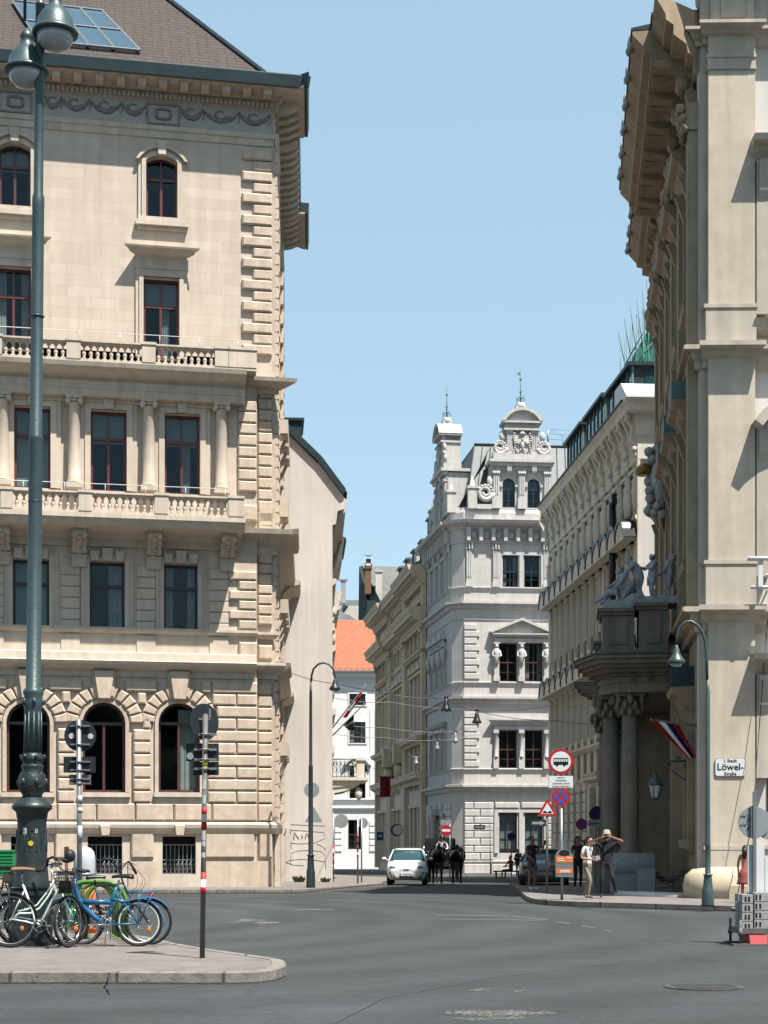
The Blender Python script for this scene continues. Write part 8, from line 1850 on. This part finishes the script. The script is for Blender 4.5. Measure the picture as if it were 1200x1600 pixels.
blue = dict(tubes=[([(116, 1372), (118, 1390), (124, 1406), (134, 1420), (148, 1433), (163, 1444)], .036), ([(130, 1409.5), (173, 1409.5)], .038), ([(182, 1386), (176, 1405), (169, 1430), (164.5, 1444)], .020), ([(172, 1405), (186, 1407), (207, 1413)], .024), ([(183, 1392), (200, 1420), (216, 1443)], .011), ([(164.5, 1444, .03), (216, 1443, .05)], .012), ([(164.5, 1445, -.03), (216, 1443, -.05)], .013),
        ([(195, 1411, -.05), (205, 1425, -.05), (216, 1443, -.05)], .010), ([(117, 1384), (112, 1400, -.05), (103, 1441, -.05)], .013), ([(117, 1384), (112, 1400, .05), (103, 1441, .05)], .013)],
    wheels=[((217, 1442), 37, 0, 'white'), ((103, 1441), 37, R(8), 'galv')], fenders=[((217, 1442), 38, -12, 172), ((103, 1441), 38, 20, 150)], saddle=(175, 208, 1371, -1), post=[(183, 1390), (186, 1375)],
    bars=[[(116, 1375), (114, 1362), (118, 1357, -.2), (130, 1360, -.3)], [(114, 1362), (112, 1357, .2), (124, 1360, .32)]], grips=[[(126, 1359, -.28), (141, 1362, -.36)], [(120, 1360, .3), (132, 1362, .38)]], cables=[[(118, 1357, -.2), (106, 1362, -.2), (110, 1380), (117, 1384)]],
    crank=(164.5, 1445), cdir=-1, rack=((198, 240, 1394), (217, 1442)), rmat='bikeblue', lamp=(236, 1399), stand=[(172, 1450, -.05), (167, 1462, -.1), (166, 1479.5, -.14)])
bike('bright blue bicycle with thick tubes, white-walled rear wheel and black saddle', 160, 1479, 'bikeblue', blue)
dark = dict(tubes=[([(192, 1378), (199, 1396)], .017), ([(194, 1384), (172, 1430), (160, 1440)], .015), ([(193, 1380), (150, 1385)], .013), ([(148, 1376), (158, 1440)], .014), ([(150, 1388), (127, 1440)], .009), ([(127, 1440), (158, 1440)], .010), ([(199, 1396), (212, 1412, -.05), (232, 1441, -.05)], .012), ([(199, 1396), (212, 1412, .05), (232, 1441, .05)], .012)],
    wheels=[((232, 1440), 37, 0, 'galv'), ((127, 1440), 37, 0, 'galv')], fenders=[((232, 1440), 37, 35, 160)], fmat='bikeblue', saddle=(136, 165, 1372, 1), post=[(149, 1384), (148, 1375)],
    bars=[[(192, 1380), (188, 1362), (182, 1352, -.1), (178, 1344, -.24)], [(188, 1362), (192, 1352, .1), (196, 1346, .26), (205, 1358, .3)]], grips=[[(182, 1343, -.24), (165, 1342, -.28)], [(200, 1350, .26), (208, 1366, .3)]], barmat='black',
    cables=[[(182, 1347, -.2), (205, 1352, -.1), (226, 1374, 0), (220, 1390), (200, 1394)], [(196, 1346, .26), (214, 1356, .1), (222, 1380), (205, 1398)], [(186, 1350, -.1), (210, 1362), (214, 1384), (199, 1396)]], crank=(158, 1440), cdir=1)
bike('dark bicycle behind the blue one with looping cables and its front wheel furthest right', 180, 1476, mat('petrol_paint', (.02, .05, .09), None, 3, .4), dark)
grey = dict(tubes=[([(66, 1372), (63, 1392)], .016), ([(64, 1380), (88, 1436)], .014), ([(66, 1376), (104, 1382)], .013), ([(106, 1372), (90, 1438)], .014), ([(104, 1384), (128, 1438)], .009), ([(90, 1440), (128, 1438)], .010), ([(63, 1392), (58, 1415, -.05), (50, 1438, -.05)], .012), ([(63, 1392), (58, 1415, .05), (50, 1438, .05)], .012)],
    wheels=[((100, 1440), 36, 0, 'chrome'), ((42, 1438), 36, R(20), 'galv')], fenders=[((100, 1440), 36, 20, 170)], fmat='black', saddle=(90, 118, 1366, -1), post=[(105, 1384), (104, 1370)],
    bars=[[(66, 1374), (68, 1360), (74, 1352, -.2), (90, 1350, -.3)], [(68, 1360), (66, 1352, .2), (80, 1350, .3)]], grips=[[(84, 1351, -.3), (98, 1352, -.32)], [(76, 1350, .3), (90, 1350, .34)]], barmat='black', crank=(90, 1440), rack=((96, 132, 1388), (118, 1438)))
bike('black and silver bicycle between the lamp pedestal and the green stands', 80, 1474, 'black', grey)
left = dict(tubes=[([(-34, 1360), (-30, 1392)], .016), ([(-32, 1372), (-10, 1436)], .014), ([(-33, 1368), (10, 1374)], .012), ([(8, 1364), (-8, 1438)], .014), ([(8, 1380), (32, 1438)], .009), ([(-8, 1440), (32, 1438)], .010)],
    wheels=[((30, 1440), 38, 0, 'galv'), ((-55, 1438), 38, 0, 'galv')], fenders=[((30, 1440), 38, 20, 170)], fmat='black', saddle=(-4, 24, 1358, -1), post=[(8, 1378), (8, 1362)], rack=((4, 42, 1384), (30, 1438)), crank=(-8, 1440), bars=[[(-34, 1362), (-32, 1345), (-20, 1340, -.2)]], grips=[[(-24, 1341, -.18), (-10, 1342, -.2)]])
tl_, k, f, h = bike('black bicycle at the left frame edge behind the mint one, beige bundle on its rack', 0, 1475, 'black', left)
m_ = MB(); m_.ell((f(22), 0, h(1374)), .17, .12, .075, 12, 8, rug=.12); m_.ell((f(14), .02, h(1368)), .09, .09, .05, 10, 6, rug=.15)
tag(m_.build('cloth_bundle', mat('beige_cloth', (.38, .30, .22), (.28, .22, .16), 12, .9), None, loc=None), 'crumpled beige cloth bundle resting on the left bicycle rack', 'bundle').location = tl_.location
# helmets / bag hanging over the handlebars
g0 = G(112, 1478, .12); k = px2(g0.y); m_ = MB(); c = Vector((0, 0, (1478-1337)*k)); m_.ell(c, .075, .09, .09, 14, 9); m_.ell(c+Vector((-.04, -.02, -.06)), .07, .06, .04, 10, 6)
hm_ = tag(m_.build('bicycle_helmet', 'plate_back'), 'dark bicycle helmet hung on the handlebars above the front basket', 'helmet'); hm_.location = (g0.x, g0.y-.12, g0.z)
# green tubular stands, the notice board and what stands behind
g0 = G(170, 1470, .12); k = px2(g0.y); f = lambda q: (q-170)*k; h = lambda q: (1470-q)*k
for j, (xa, xb, yo, top) in enumerate(((108, 202, -.3, 1377), (118, 190, .15, 1379), (122, 176, .6, 1381), (112, 164, 1.05, 1383), (104, 152, 1.5, 1384))):
    t = thing('bicycle_stand', ['green tubular bicycle stand nearest the blue bicycle', 'second green bicycle stand counting from the blue bicycle', 'middle one of the five green bicycle stands', 'fourth green bicycle stand, second from the farthest', 'farthest green bicycle stand, nearest the domed container'][j], 'bicycle stand', loc=(g0.x, g0.y+yo, g0.z), group='green bicycle stands')
    m_ = MB(); r = .3; zt_ = h(top); pts = [(f(xb), 0, 0), (f(xb), 0, zt_-r)]+[(f(xb)-r+r*math.cos(a*.26), 0, zt_-r+r*math.sin(a*.26)) for a in range(1, 7)]+[(f(xa)+r-r*math.sin(a*.26), 0, zt_-r+r*math.cos(a*.26)) for a in range(0, 7)]+[(f(xa), 0, 0)]
    m_.tube(pts, .036, 12); m_.build('bent_tube', 'rackgreen', t); m_ = MB()
    for x in (f(xa), f(xb)): m_.lathe([(.07, 0), (.07, .012), (.04, .016)], (x, 0, 0), 12)
    m_.build('base_plate', 'rackgreen', t)
t = thing('notice_board', 'white and green advertising board with dark lettering among the bicycle stands', 'board', loc=(g0.x, g0.y+.35, g0.z))
h2 = lambda q: h(q)
m_ = MB(); m_.box(f(114), f(168), 0, .03, h(1452), h(1412)); m_.mi = 1; m_.box(f(98), f(133), -.02, 0, h(1452), h(1406)); m_.mi = 2
text_mesh(m_, 'WIENER', .085, Matrix.Translation((f(150.5), -.003, h(1421))), .002, bold=True); text_mesh(m_, 'STÄDTISCHE', .085, Matrix.Translation((f(157), -.003, h(1431))), .002, bold=True)
m_.mi = 0; m_.tube([(f(126)+.045*math.cos(a*.393), -.025, h(1437)+.045*math.sin(a*.393)) for a in range(14)], .006, 4); text_mesh(m_, '%', .06, Matrix.Translation((f(126), -.026, h(1437))), .002, bold=True)
m_.build('board_face', [mat('pinkish_white', (.62, .50, .48)), 'boxgreen', 'black'], t, fix=False); m_ = MB(); m_.box(f(116), f(117), .03, .06, 0, h(1412)); m_.box(f(165), f(166), .03, .06, 0, h(1412)); m_.build('support_leg', 'galv', t)
t = thing('orange_sack', 'small bright orange sack standing behind the green bicycle stands', 'sack', loc=G(138, 1458, .12)); k2 = px2(t.location.y)
m_ = MB(); m_.lathe([(.12, 0), (.15, .08), (.14, .45), (.15, .60), (.12, .70), (.05, .76)], (0, 0, 0), 14); m_.build('sack_body', 'orange', t); m_ = MB(); m_.lathe([(.055, .74), (.04, .78), (.06, .84)], (0, 0, 0), 10); m_.build('tied_neck', 'orange', t)

# ================================================================ CARS
def car(label, loc, rz, paint, S, front=True, plate='W 5214 K', sc_=1.0):
    t = thing('parked_car' if not front else 'car', label, 'car', mtx=Matrix.Translation(Vector(loc)) @ Matrix.Rotation(rz, 4, 'Z') @ Matrix.Scale(sc_, 4))
    m_ = MB(); n = 9; rows = []
    for y, w_, zb, zs, zr, wr in S:
        half = [(0, zb), (w_*.86, zb), (w_*.97, zb+.10), (w_, zb+(zs-zb)*.45), (w_*.985, zb+(zs-zb)*.8), (w_*.93, zs), (wr, zr-.05), (wr*.78, zr-.008), (0, zr)]
        rows.append([(x, y, z) for x, z in half]+[(-x, y, z) for x, z in half[-2:0:-1]])
    nn = len(rows[0]); vs = [p for r_ in rows for p in r_]
    for i in range(len(rows)-1):
        for j in range(nn):
            j2 = (j+1) % nn; cab0, cab1 = S[i][4]-S[i][3] > .2, S[i+1][4]-S[i+1][3] > .2
            side = j in (5,) or j in (nn-6,); top_ = j in (6, 7, nn-7, nn-8); m_.mi = 0
            if (cab0 != cab1) and (side or top_): m_.mi = 1
            if cab0 and cab1 and side: m_.mi = 1
            m_.add([vs[i*nn+j], vs[i*nn+j2], vs[(i+1)*nn+j2], vs[(i+1)*nn+j]], [(0,1,2,3)], True)
    m_.mi = 0; m_.add(rows[0], [tuple(range(nn))], False); m_.add(rows[-1], [tuple(range(nn-1, -1, -1))], False)
    b = m_.build('body', [paint, 'carglass'], t)
    ci = [i for i in range(len(S)) if S[i][4]-S[i][3] > .2]; a, c = S[ci[0]-1], S[ci[0]]; d, e = S[ci[-1]], S[ci[-1]+1]
    m_ = MB()
    for s_ in (-1, 1): m_.tube([(s_*a[1]*.93, a[0], a[3]), (s_*c[5], c[0], c[4]-.04)], .035, 6); m_.tube([(s_*d[5], d[0], d[4]-.04), (s_*e[1]*.93, e[0], e[3])], .05, 6); m_.tube([(s_*c[5], c[0], c[4]-.04), (s_*d[5], d[0], d[4]-.04)], .035, 6); y = (c[0]+d[0])/2; m_.tube([(s_*c[1]*.95, y, c[3]), (s_*c[5], y, c[4]-.04)], .035, 6)
    m_.tube([(-c[5]*.95, c[0]-.01, c[4]-.02), (c[5]*.95, c[0]-.01, c[4]-.02)], .03, 6); m_.build('pillars', paint, b)
    for s_ in (-1, 1):
        m_ = MB(); m_.ell((s_*(a[1]+.13), a[0]+.25, a[3]+.10), .10, .05, .07, 10, 7); m_.tube([(s_*a[1]*.9, a[0]+.3, a[3]+.03), (s_*(a[1]+.1), a[0]+.27, a[3]+.08)], .02, 5); m_.build('wing_mirror', paint if paint == 'carwhite' else 'black', t)
    L = S[-1][0]
    for y in (.62, L-.62):
        for s_ in (-1, 1):
            m_ = MB(); m_.lathe([(.2, -.10), (.29, -.10), (.315, -.07), (.315, .07), (.29, .10), (.2, .10)], (s_*(S[3][1]-.11), y, .315), 22, 'x'); w_ = m_.build('wheel', 'rubber', t)
            m_ = MB(); m_.lathe([(.02, -.09), (.2, -.085), (.2, .085), (.02, .09)], (s_*(S[3][1]-.10), y, .315), 18, 'x'); m_.build('rim', 'galv', w_)
    return t, b
S5 = [(0, .50, .34, .60, .63, .35), (.07, .66, .26, .68, .71, .45), (.25, .76, .22, .80, .85, .5), (.55, .82, .2, .93, .975, .58), (.9, .83, .2, .97, 1.01, .66), (1.5, .83, .2, .98, 1.45, .60), (2.3, .83, .2, .98, 1.51, .58), (2.9, .81, .24, .98, 1.44, .54), (3.4, .76, .3, .95, 1.0, .5), (3.6, .68, .36, .8, .84, .45)]
cl = G(635, 1383.5); tc, cb_ = car('small white three-door hatchback driving towards the square beside the horse carriage', (cl.x, cl.y, cl.z), R(-3), 'carwhite', S5)
for s_ in (-1, 1):
    m_ = MB(); m_.ell((s_*.56, .12, .73), .135, .07, .07, 14, 8); m_.build('headlight', 'headlight', tc)
    m_ = MB(); m_.lathe([(.02, -.03), (.07, -.02), (.075, .04)], (s_*.66, .07, .53), 14, 'y'); m_.build('fog_lamp', 'headlight', tc)
    m_ = MB(); m_.tube([(s_*.64, .03, .40), (s_*.58, -.005, .33), (s_*.48, -.02, .30)], .028, 6); m_.build('bumper_vent', 'black', tc)
m_ = MB(); m_.box(-.28, .28, -.02, .03, .29, .36); m_.build('lower_grille', 'black', tc)
m_ = MB(); m_.box(-.26, .26, -.035, -.0, .385, .495); m_.mi = 1; text_mesh(m_, 'W 5214 K', .10, Matrix.Translation((.03, -.037, .44)), .002, bold=True, sx=.85); m_.mi = 2; m_.box(-.26, -.225, -.038, -.034, .385, .495); m_.build('number_plate', ['white', 'black', 'blue'], tc, fix=False)
m_ = MB(); m_.tube([(-.52, .045, .625), (-.2, .0, .64), (.2, .0, .64), (.52, .045, .625)], .008, 4); m_.mi = 1; text_mesh(m_, '500', .12, Matrix.Translation((0, -.01, .645)), .006, bold=True, sx=1.2); m_.build('nose_trim', ['chrome', 'black'], tc, fix=False)
m_ = MB(); m_.quad((-.50, 1.12, 1.09), (-.36, 1.12, 1.09), (-.36, 1.15, 1.17), (-.50, 1.15, 1.17)); m_.build('windscreen_sticker', 'white', tc, fix=False)
SD = [(0, .72, .30, .62, .66, .5), (.08, .82, .24, .80, .84, .6), (.35, .88, .22, .92, .96, .62), (.7, .9, .2, .96, 1.02, .66), (1.1, .9, .2, .99, 1.40, .62), (2.2, .9, .2, 1.0, 1.45, .62), (3.0, .9, .2, .98, 1.40, .6), (3.6, .88, .22, .93, .97, .6), (4.2, .84, .24, .82, .86, .6), (4.35, .74, .3, .6, .64, .5)]
cl = G(851, 1388); td, db = car('dark blue car parked on the right behind the bus sign, in the shade', (cl.x, cl.y, cl.z), R(-4), 'cardark', SD, front=False)
for s_ in (-1, 1): m_ = MB(); m_.box(s_*.60-.17, s_*.60+.17, .04, .09, .68, .80); m_.build('tail_light', mat('dim_red_lens', (.20, .01, .01), None, 3, .2), td)
m_ = MB(); m_.box(-.26, .26, -.02, .02, .48, .59); m_.build('number_plate', 'plate_grey', td); m_ = MB(); m_.box(-.7, .7, -.03, .04, .28, .36); m_.build('bumper', 'black', td)

# ================================================================ HORSE CARRIAGE
def horse(label, loc, rz, mt, hd=(0, 0, 0), step=0, plume=True):
    t = thing('horse', label, 'horse', mtx=Matrix.Translation(Vector(loc)) @ Matrix.Rotation(rz, 4, 'Z') @ Matrix.Scale(.93, 4), group='pair of carriage horses')
    nd = {}; names = []; 
    def N(k, p, r): nd[k] = len(names); names.append((p, r))
    N('b2', (0, 1.0, 1.25), (.36, .32)); N('b1', (0, .45, 1.22), (.35, .32)); N('ch', (0, 0, 1.22), (.30, .31)); N('b3', (0, 1.55, 1.32), (.25, .27)); N('rump', (0, 1.85, 1.28), (.18, .2))
    N('n1', (0, -.24, 1.42), (.17, .20)); N('n2', (hd[0]*.4, -.46, 1.50), (.13, .15)); N('pl', (0+hd[0]*.8, -.60, 1.60), (.10, .11)); N('hd', (hd[0], -.76, 1.46), (.095, .12)); N('mz', (hd[0], -.90, 1.21), (.062, .07)); N('ms', (hd[0], -.93, 1.13), (.055, .055))
    for q, s_ in (('L', -1), ('R', 1)):
        d = step*s_*.12
        N('s'+q, (s_*.17, -.02, 1.05), (.12, .13)); N('k'+q, (s_*.17, -.05-d, .60), (.062, .07)); N('f'+q, (s_*.17, -.03-d, .22), (.042, .045)); N('t'+q, (s_*.17, -.08-d*1.2, .05), (.058, .06))
        N('h'+q, (s_*.18, 1.66, 1.05), (.15, .18)); N('st'+q, (s_*.17, 1.52+d, .82), (.09, .11)); N('hk'+q, (s_*.17, 1.88+d, .58), (.055, .065)); N('hf'+q, (s_*.17, 1.82+d, .2), (.042, .045)); N('ht'+q, (s_*.17, 1.76+d, .05), (.058, .06))
    E = [('b2', 'b1'), ('b1', 'ch'), ('b2', 'b3'), ('b3', 'rump'), ('ch', 'n1'), ('n1', 'n2'), ('n2', 'pl'), ('pl', 'hd'), ('hd', 'mz'), ('mz', 'ms')]
    for q in 'LR': E += [('ch', 's'+q), ('s'+q, 'k'+q), ('k'+q, 'f'+q), ('f'+q, 't'+q), ('b3', 'h'+q), ('h'+q, 'st'+q), ('st'+q, 'hk'+q), ('hk'+q, 'hf'+q), ('hf'+q, 'ht'+q)]
    vs, fs = skinmesh(names, [(nd[a], nd[b]) for a, b in E], 1); m_ = MB(); m_.add(vs, fs, True)
    for s_ in (-1, 1): m_.add([(hd[0]+s_*.05, -.60, 1.66), (hd[0]+s_*.10, -.62, 1.68), (hd[0]+s_*.085, -.63, 1.82), (hd[0]+s_*.06, -.57, 1.68)], [(0,1,2), (1,3,2), (3,0,2)], False)
    m_.build('body', mt, t, fix=False)
    m_ = MB(); 
    for k in range(14): z = 1.36+k*.02; y = -.10-k*.038; m_.ell((.03*math.sin(k*2), y+.1, z+.1), .04, .07, .08, 6, 5, rug=.3)
    m_.tube([(0, 2.02, 1.3), (0, 2.16, 1.0), (0, 2.14, .6)], [.05, .08, .03], 8); m_.build('mane_and_tail', 'black', t)
    m_ = MB(); hx = hd[0]
    m_.tube([(hx-.10, -.68, 1.57), (hx, -.86, 1.58), (hx+.10, -.68, 1.57)], .014, 5); m_.tube([(hx-.085, -.88, 1.31), (hx, -.99, 1.30), (hx+.085, -.88, 1.31)], .013, 5)
    for s_ in (-1, 1): m_.tube([(hx+s_*.1, -.68, 1.57), (hx+s_*.1, -.80, 1.44), (hx+s_*.08, -.90, 1.27)], .012, 5)
    m_.tube([(.36*math.cos(a*.393), -.18+.02*math.sin(a), 1.28+.42*math.sin(a*.393)) for a in range(16)], .035, 7, True)
    m_.tube([(-.28, -.3, 1.42), (0, -.36, 1.32), (.28, -.3, 1.42)], .02, 5); m_.tube([(-.15, -.25, 1.55), (0, -.34, 1.35), (.15, -.25, 1.55)], .015, 5); m_.build('harness', 'black', t)
    m_ = MB()
    for s_ in (-1, 1): m_.box(hx+s_*.115-.008, hx+s_*.115+.008, -.88, -.74, 1.41, 1.54)
    if plume: m_.lathe([(.05, 0), (.075, .03), (.03, .09)], (hx, -.70, 1.64), 8); m_.box(hx-.035, hx+.035, -.995, -.91, 1.34, 1.44)
    m_.build('blinkers', 'white' if plume else 'plate_grey', t); return t
hg = G(684, 1382.5); 
horse('brown-black horse on the left of the pair, harnessed to the carriage', (hg.x-.02, hg.y, hg.z), R(4), 'horse', (.26, 0, 0), 1)
h2_ = G(714, 1382.5); horse('black horse on the right of the pair, with a white-socked leg', (h2_.x-.0, h2_.y+.1, h2_.z), R(-3), 'horse2', (.16, 0, 0), -1)
CL = mat('carriage_leather', (.008, .008, .009), None, 6, .85, spec=.08); cg = G(692, 1377.5); ca = thing('horse_carriage', 'black open horse-drawn carriage behind the two dark horses', 'carriage', loc=(cg.x, cg.y+1.8, cg.z))
m_ = MB(); m_.extx([(0, .75), (.1, .55), (2.2, .55), (2.5, .9), (2.5, 1.35), (1.9, 1.3), (1.6, .95), (.9, .95), (.6, 1.3), (.0, 1.25)], -.65, .65); m_.box(-.5, .5, -.55, .05, .95, 1.05); m_.extx([(-.85, .7), (-.55, .95), (-.5, .95), (-.8, .66)], -.45, .45); m_.build('coach_body', CL, ca)
m_ = MB()
for i in range(8):
    a0, a1 = R(20+i*17), R(20+(i+1)*17); q = lambda a: (1.9-.85*math.cos(a)*1.0, 1.2+.85*math.sin(a)); m_.extx([q(a0), q(a1), (q(a1)[0]*.97+.06, q(a1)[1]*.97), (q(a0)[0]*.97+.06, q(a0)[1]*.97)], -.72, .72)
m_.box(-.72, -.70, 1.2, 2.5, 1.2, 1.95); m_.box(.70, .72, 1.2, 2.5, 1.2, 1.95); m_.build('folding_hood', CL, ca)

for s_ in (-1, 1):
    for y, r in ((-.1, .45), (2.0, .58)):
        m_ = MB(); m_.tube([(s_*.78, y+r*math.cos(a*.2618), r+r*math.sin(a*.2618)) for a in range(24)], .03, 6, True)
        for a in range(12): m_.tube([(s_*.78, y, r), (s_*.78, y+r*math.cos(a*.5236), r+r*math.sin(a*.5236))], .014, 4)
        m_.lathe([(.07, -.1), (.07, .1)], (s_*.78, y, r), 10, 'x'); m_.build('wheel', mat('carriage_wheel', (.05, .035, .02)) if s_ < 0 and r < .5 else 'black', ca)
    m_ = MB(); m_.lathe([(.05, -.18), (.10, -.1), (.11, .1), (.05, .18), (.02, .24)], (s_*.86, .0, 1.42), 10); m_.tube([(s_*.6, .05, 1.2), (s_*.86, 0, 1.25)], .018, 5); m_.build('carriage_lamp', 'chrome', ca)
m_ = MB(); m_.tube([(.0, -.6, .65), (.0, -2.8, .95)], .035, 7); m_.tube([(-.55, -.75, .62), (.55, -.75, .62)], .03, 6); m_.build('drawbar', 'black', ca)
# ================================================================ PEOPLE
sit = dict(hip=(0, 0, .52), waist=(0, .02, .66), chest=(0, 0, .92), neck=(0, -.01, 1.10), head=(0, -.03, 1.22), crown=(0, -.03, 1.32), shL=(-.19, 0, 1.04), elL=(-.27, -.12, .80), wrL=(-.12, -.36, .74), shR=(.19, 0, 1.04), elR=(.27, -.12, .80), wrR=(.12, -.36, .74),
    hpL=(-.1, -.02, .50), knL=(-.16, -.46, .52), anL=(-.16, -.50, .1), toL=(-.16, -.65, .05), hpR=(.1, -.02, .50), knR=(.16, -.46, .52), anR=(.16, -.50, .1), toR=(.16, -.65, .05))
def hat(root, fr_, mt, name='hat', brim=.15, hh=.1):
    hd, up, fwd, sd_ = fr_; B = Matrix((sd_, fwd, up)).transposed().to_4x4(); B.translation = hd+up*.075
    m_ = MB(); m_.T = B; m_.lathe([(.10, -.02), (brim, .005), (brim*1.02, .015), (.105, .02), (.10, .04), (.088, .04+hh*.8), (.05, .04+hh), (.01, .04+hh)], (0, 0, 0), 18); m_.build(name, mt, root)
r_, J, fr_ = person('coachman in white shirt, dark waistcoat and bowler seated above the two horses', (cg.x+.02, cg.y+1.75, cg.z+.74), 0, sit, ['skin2', 'white', 'black', 'black'], zones=dict(sleeve=1.5), h=1.78, hair='short')
hat(r_, fr_, 'black', 'bowler_hat', .13, .10); m_ = MB()
for s_ in (-1, 1): m_.extx([(-.165, .70), (-.17, 1.04), (-.10, 1.12), (.0, 1.13), (.0, 1.10), (-.12, 1.03), (-.13, .70)], s_*.13-.055, s_*.13+.055)
m_.build('waistcoat', 'black', r_)
kh = mat('khaki_cotton', (.34, .29, .21), (.27, .23, .17), 8, .85); dk = mat('charcoal_cotton', (.02, .022, .03), None, 8, .9); pk_ = mat('salmon_cotton', (.62, .24, .19), (.5, .18, .14), 7, .9); mv = mat('mauve_cotton', (.16, .09, .12)); st_w = mat('straw', (.42, .37, .28))
walk = dict(hip=(0, 0, .95), chest=(0, -.03, 1.30), neck=(0, -.04, 1.47), head=(.0, -.08, 1.58), crown=(0, -.07, 1.69), elL=(-.24, .05, 1.13), wrL=(-.10, -.22, 1.08), elR=(.22, .02, 1.14), wrR=(.10, -.24, 1.12), knL=(-.1, -.16, .52), anL=(-.1, -.08, .09), toL=(-.1, -.24, .05), knR=(.1, .04, .5), anR=(.1, .18, .13), toR=(.1, .06, .04))
l = G(918, 1405, .12); r_, J, fr_ = person('woman in white T-shirt and khaki trousers with sunglasses, walking beside the man in the hat', l, R(50), walk, ['skin', 'white', kh, 'tan'], h=1.62, fem=True, hair='tail')
hd, up, fwd, sdv = fr_; m_ = MB()
for s_ in (-1, 1): m_.ell(hd+fwd*.10+sdv*s_*.035+up*.012, .026, .012, .02, 8, 5)
m_.tube([hd-sdv*.09+up*.015, hd+fwd*.105+up*.015, hd+sdv*.09+up*.015], .006, 4); m_.build('sunglasses', 'black', r_); m_ = MB(); m_.tube([J['shL']+Vector((.03, -.02, .06)), J['chest']+Vector((0, -.13, 0)), J['hip']+Vector((.17, 0, .05))], .012, 5); m_.ell(J['hip']+Vector((.19, .02, .0)), .05, .09, .10, 10, 6); m_.build('shoulder_bag', dk, r_)
m_ = MB(); c = (J['wrL']+J['wrR'])/2+Vector((0, -.08, .02)); m_.box(c.x-.10, c.x+.10, c.y-.015, c.y+.015, c.z-.06, c.z+.07); tag(m_.build('guide_book', 'plate_grey', None), 'small grey guide book in the hands of the woman in white', 'book').matrix_basis = r_.matrix_basis
aim = dict(elL=(-.42, -.06, 1.46), wrL=(-.12, -.30, 1.60), elR=(.44, -.04, 1.50), wrR=(.14, -.22, 1.62), chest=(0, .02, 1.3), knL=(-.12, -.1, .5), anL=(-.14, -.02, .09), toL=(-.14, -.18, .04), knR=(.16, -.14, .52), anR=(.24, .14, .14), toR=(.26, .02, .20))
l = G(948, 1403, .12); r_, J, fr_ = person('man in dark T-shirt and cream hat with both elbows raised, standing beside the portal', l, R(-12), aim, ['skin2', dk, dk, 'plate_back'], h=1.70, bulk=1.15); hat(r_, fr_, st_w, 'sun_hat', .135, .10)
m_ = MB(); c = J['head']+Vector((0, -.16, .02)); m_.box(c.x-.055, c.x+.055, c.y-.04, c.y+.02, c.z-.035, c.z+.035); m_.lathe([(.03, -.09), (.028, -.03)], (c.x, c.y, c.z), 12, 'y'); tag(m_.build('camera', 'black', None), 'small black camera held up by the man in the cream hat', 'camera').matrix_basis = r_.matrix_basis
l = G(903, 1391, .12); person('woman with long dark hair in dark clothes, hand raised, half behind the litter bin', l, R(20), dict(elR=(.30, -.1, 1.25), wrR=(.14, -.12, 1.52), knL=(-.12, -.08, .5)), ['skin2', mat('dark_plum', (.05, .025, .028)), dk, 'plate_grey'], h=1.66, fem=True, hair='long')
l = G(831, 1391, .12); r_, J, fr_ = person('woman in dark top and mauve shorts holding up a phone beside the dark car', l, R(35), dict(elR=(.26, -.16, 1.20), wrR=(.20, -.34, 1.42), elL=(-.24, -.02, 1.14), wrL=(-.16, -.2, 1.0), knR=(.12, -.06, .5)), ['skin2', mat('wine_top', (.06, .018, .025)), mv, 'white'], zones=dict(legend=.75), h=1.66, fem=True, hair='bun')
m_ = MB(); c = J['wrR']+Vector((0, -.06, .10)); m_.box(c.x-.035, c.x+.035, c.y-.008, c.y+.008, c.z-.06, c.z+.08); tag(m_.build('mobile_phone', 'black', None), 'black mobile phone held up by the woman in mauve shorts', 'phone').matrix_basis = r_.matrix_basis
l = G(798, 1374); person('hunched person in dark clothes sitting on the dark bench at the far kerb', (l.x, l.y, l.z), R(-60), sit, ['skin2', mat('dull_maroon', (.09, .035, .035)), dk, 'black'], zones=dict(sleeve=1.5), h=1.6)
bt = thing('bench', 'low dark bench under the seated person by the far kerb', 'bench', loc=(l.x-.15, l.y+.05, l.z)); m_ = MB(); m_.box(-.75, .65, -.22, .25, .38, .45); m_.build('seat', 'black', bt)
for x in (-.65, .5): m_ = MB(); m_.box(x, x+.08, -.2, .2, 0, .38); m_.build('leg', 'black', bt)
l = G(813, 1372); person('far dark figure seen just behind the shoulder of the dark car', (l.x, l.y+1.5, l.z), R(30), {}, ['skin2', dk, dk, 'black'], h=1.62, zones=dict(sleeve=1.5))
l = Vector(((1165-HX)*px2(39.5), 39.5, .12)); r_, J, fr_ = person('woman in a salmon dress partly hidden behind the white panel at the right edge', l, R(150), dict(elL=(-.25, .0, 1.14), wrL=(-.23, -.05, .9)), ['skin', pk_, pk_, 'tan'], h=1.38, fem=True, hair='long', zones=dict(legend=1.2))
m_ = MB(); n = 14; hp_ = J['hip']; m_.lathe([(.16, 1.02), (.2, .85), (.25, .62), (.27, .56)], (0, 0, 0), 16); m_.build('dress_skirt', mat('dark_rose_skirt', (.30, .07, .07)), r_)
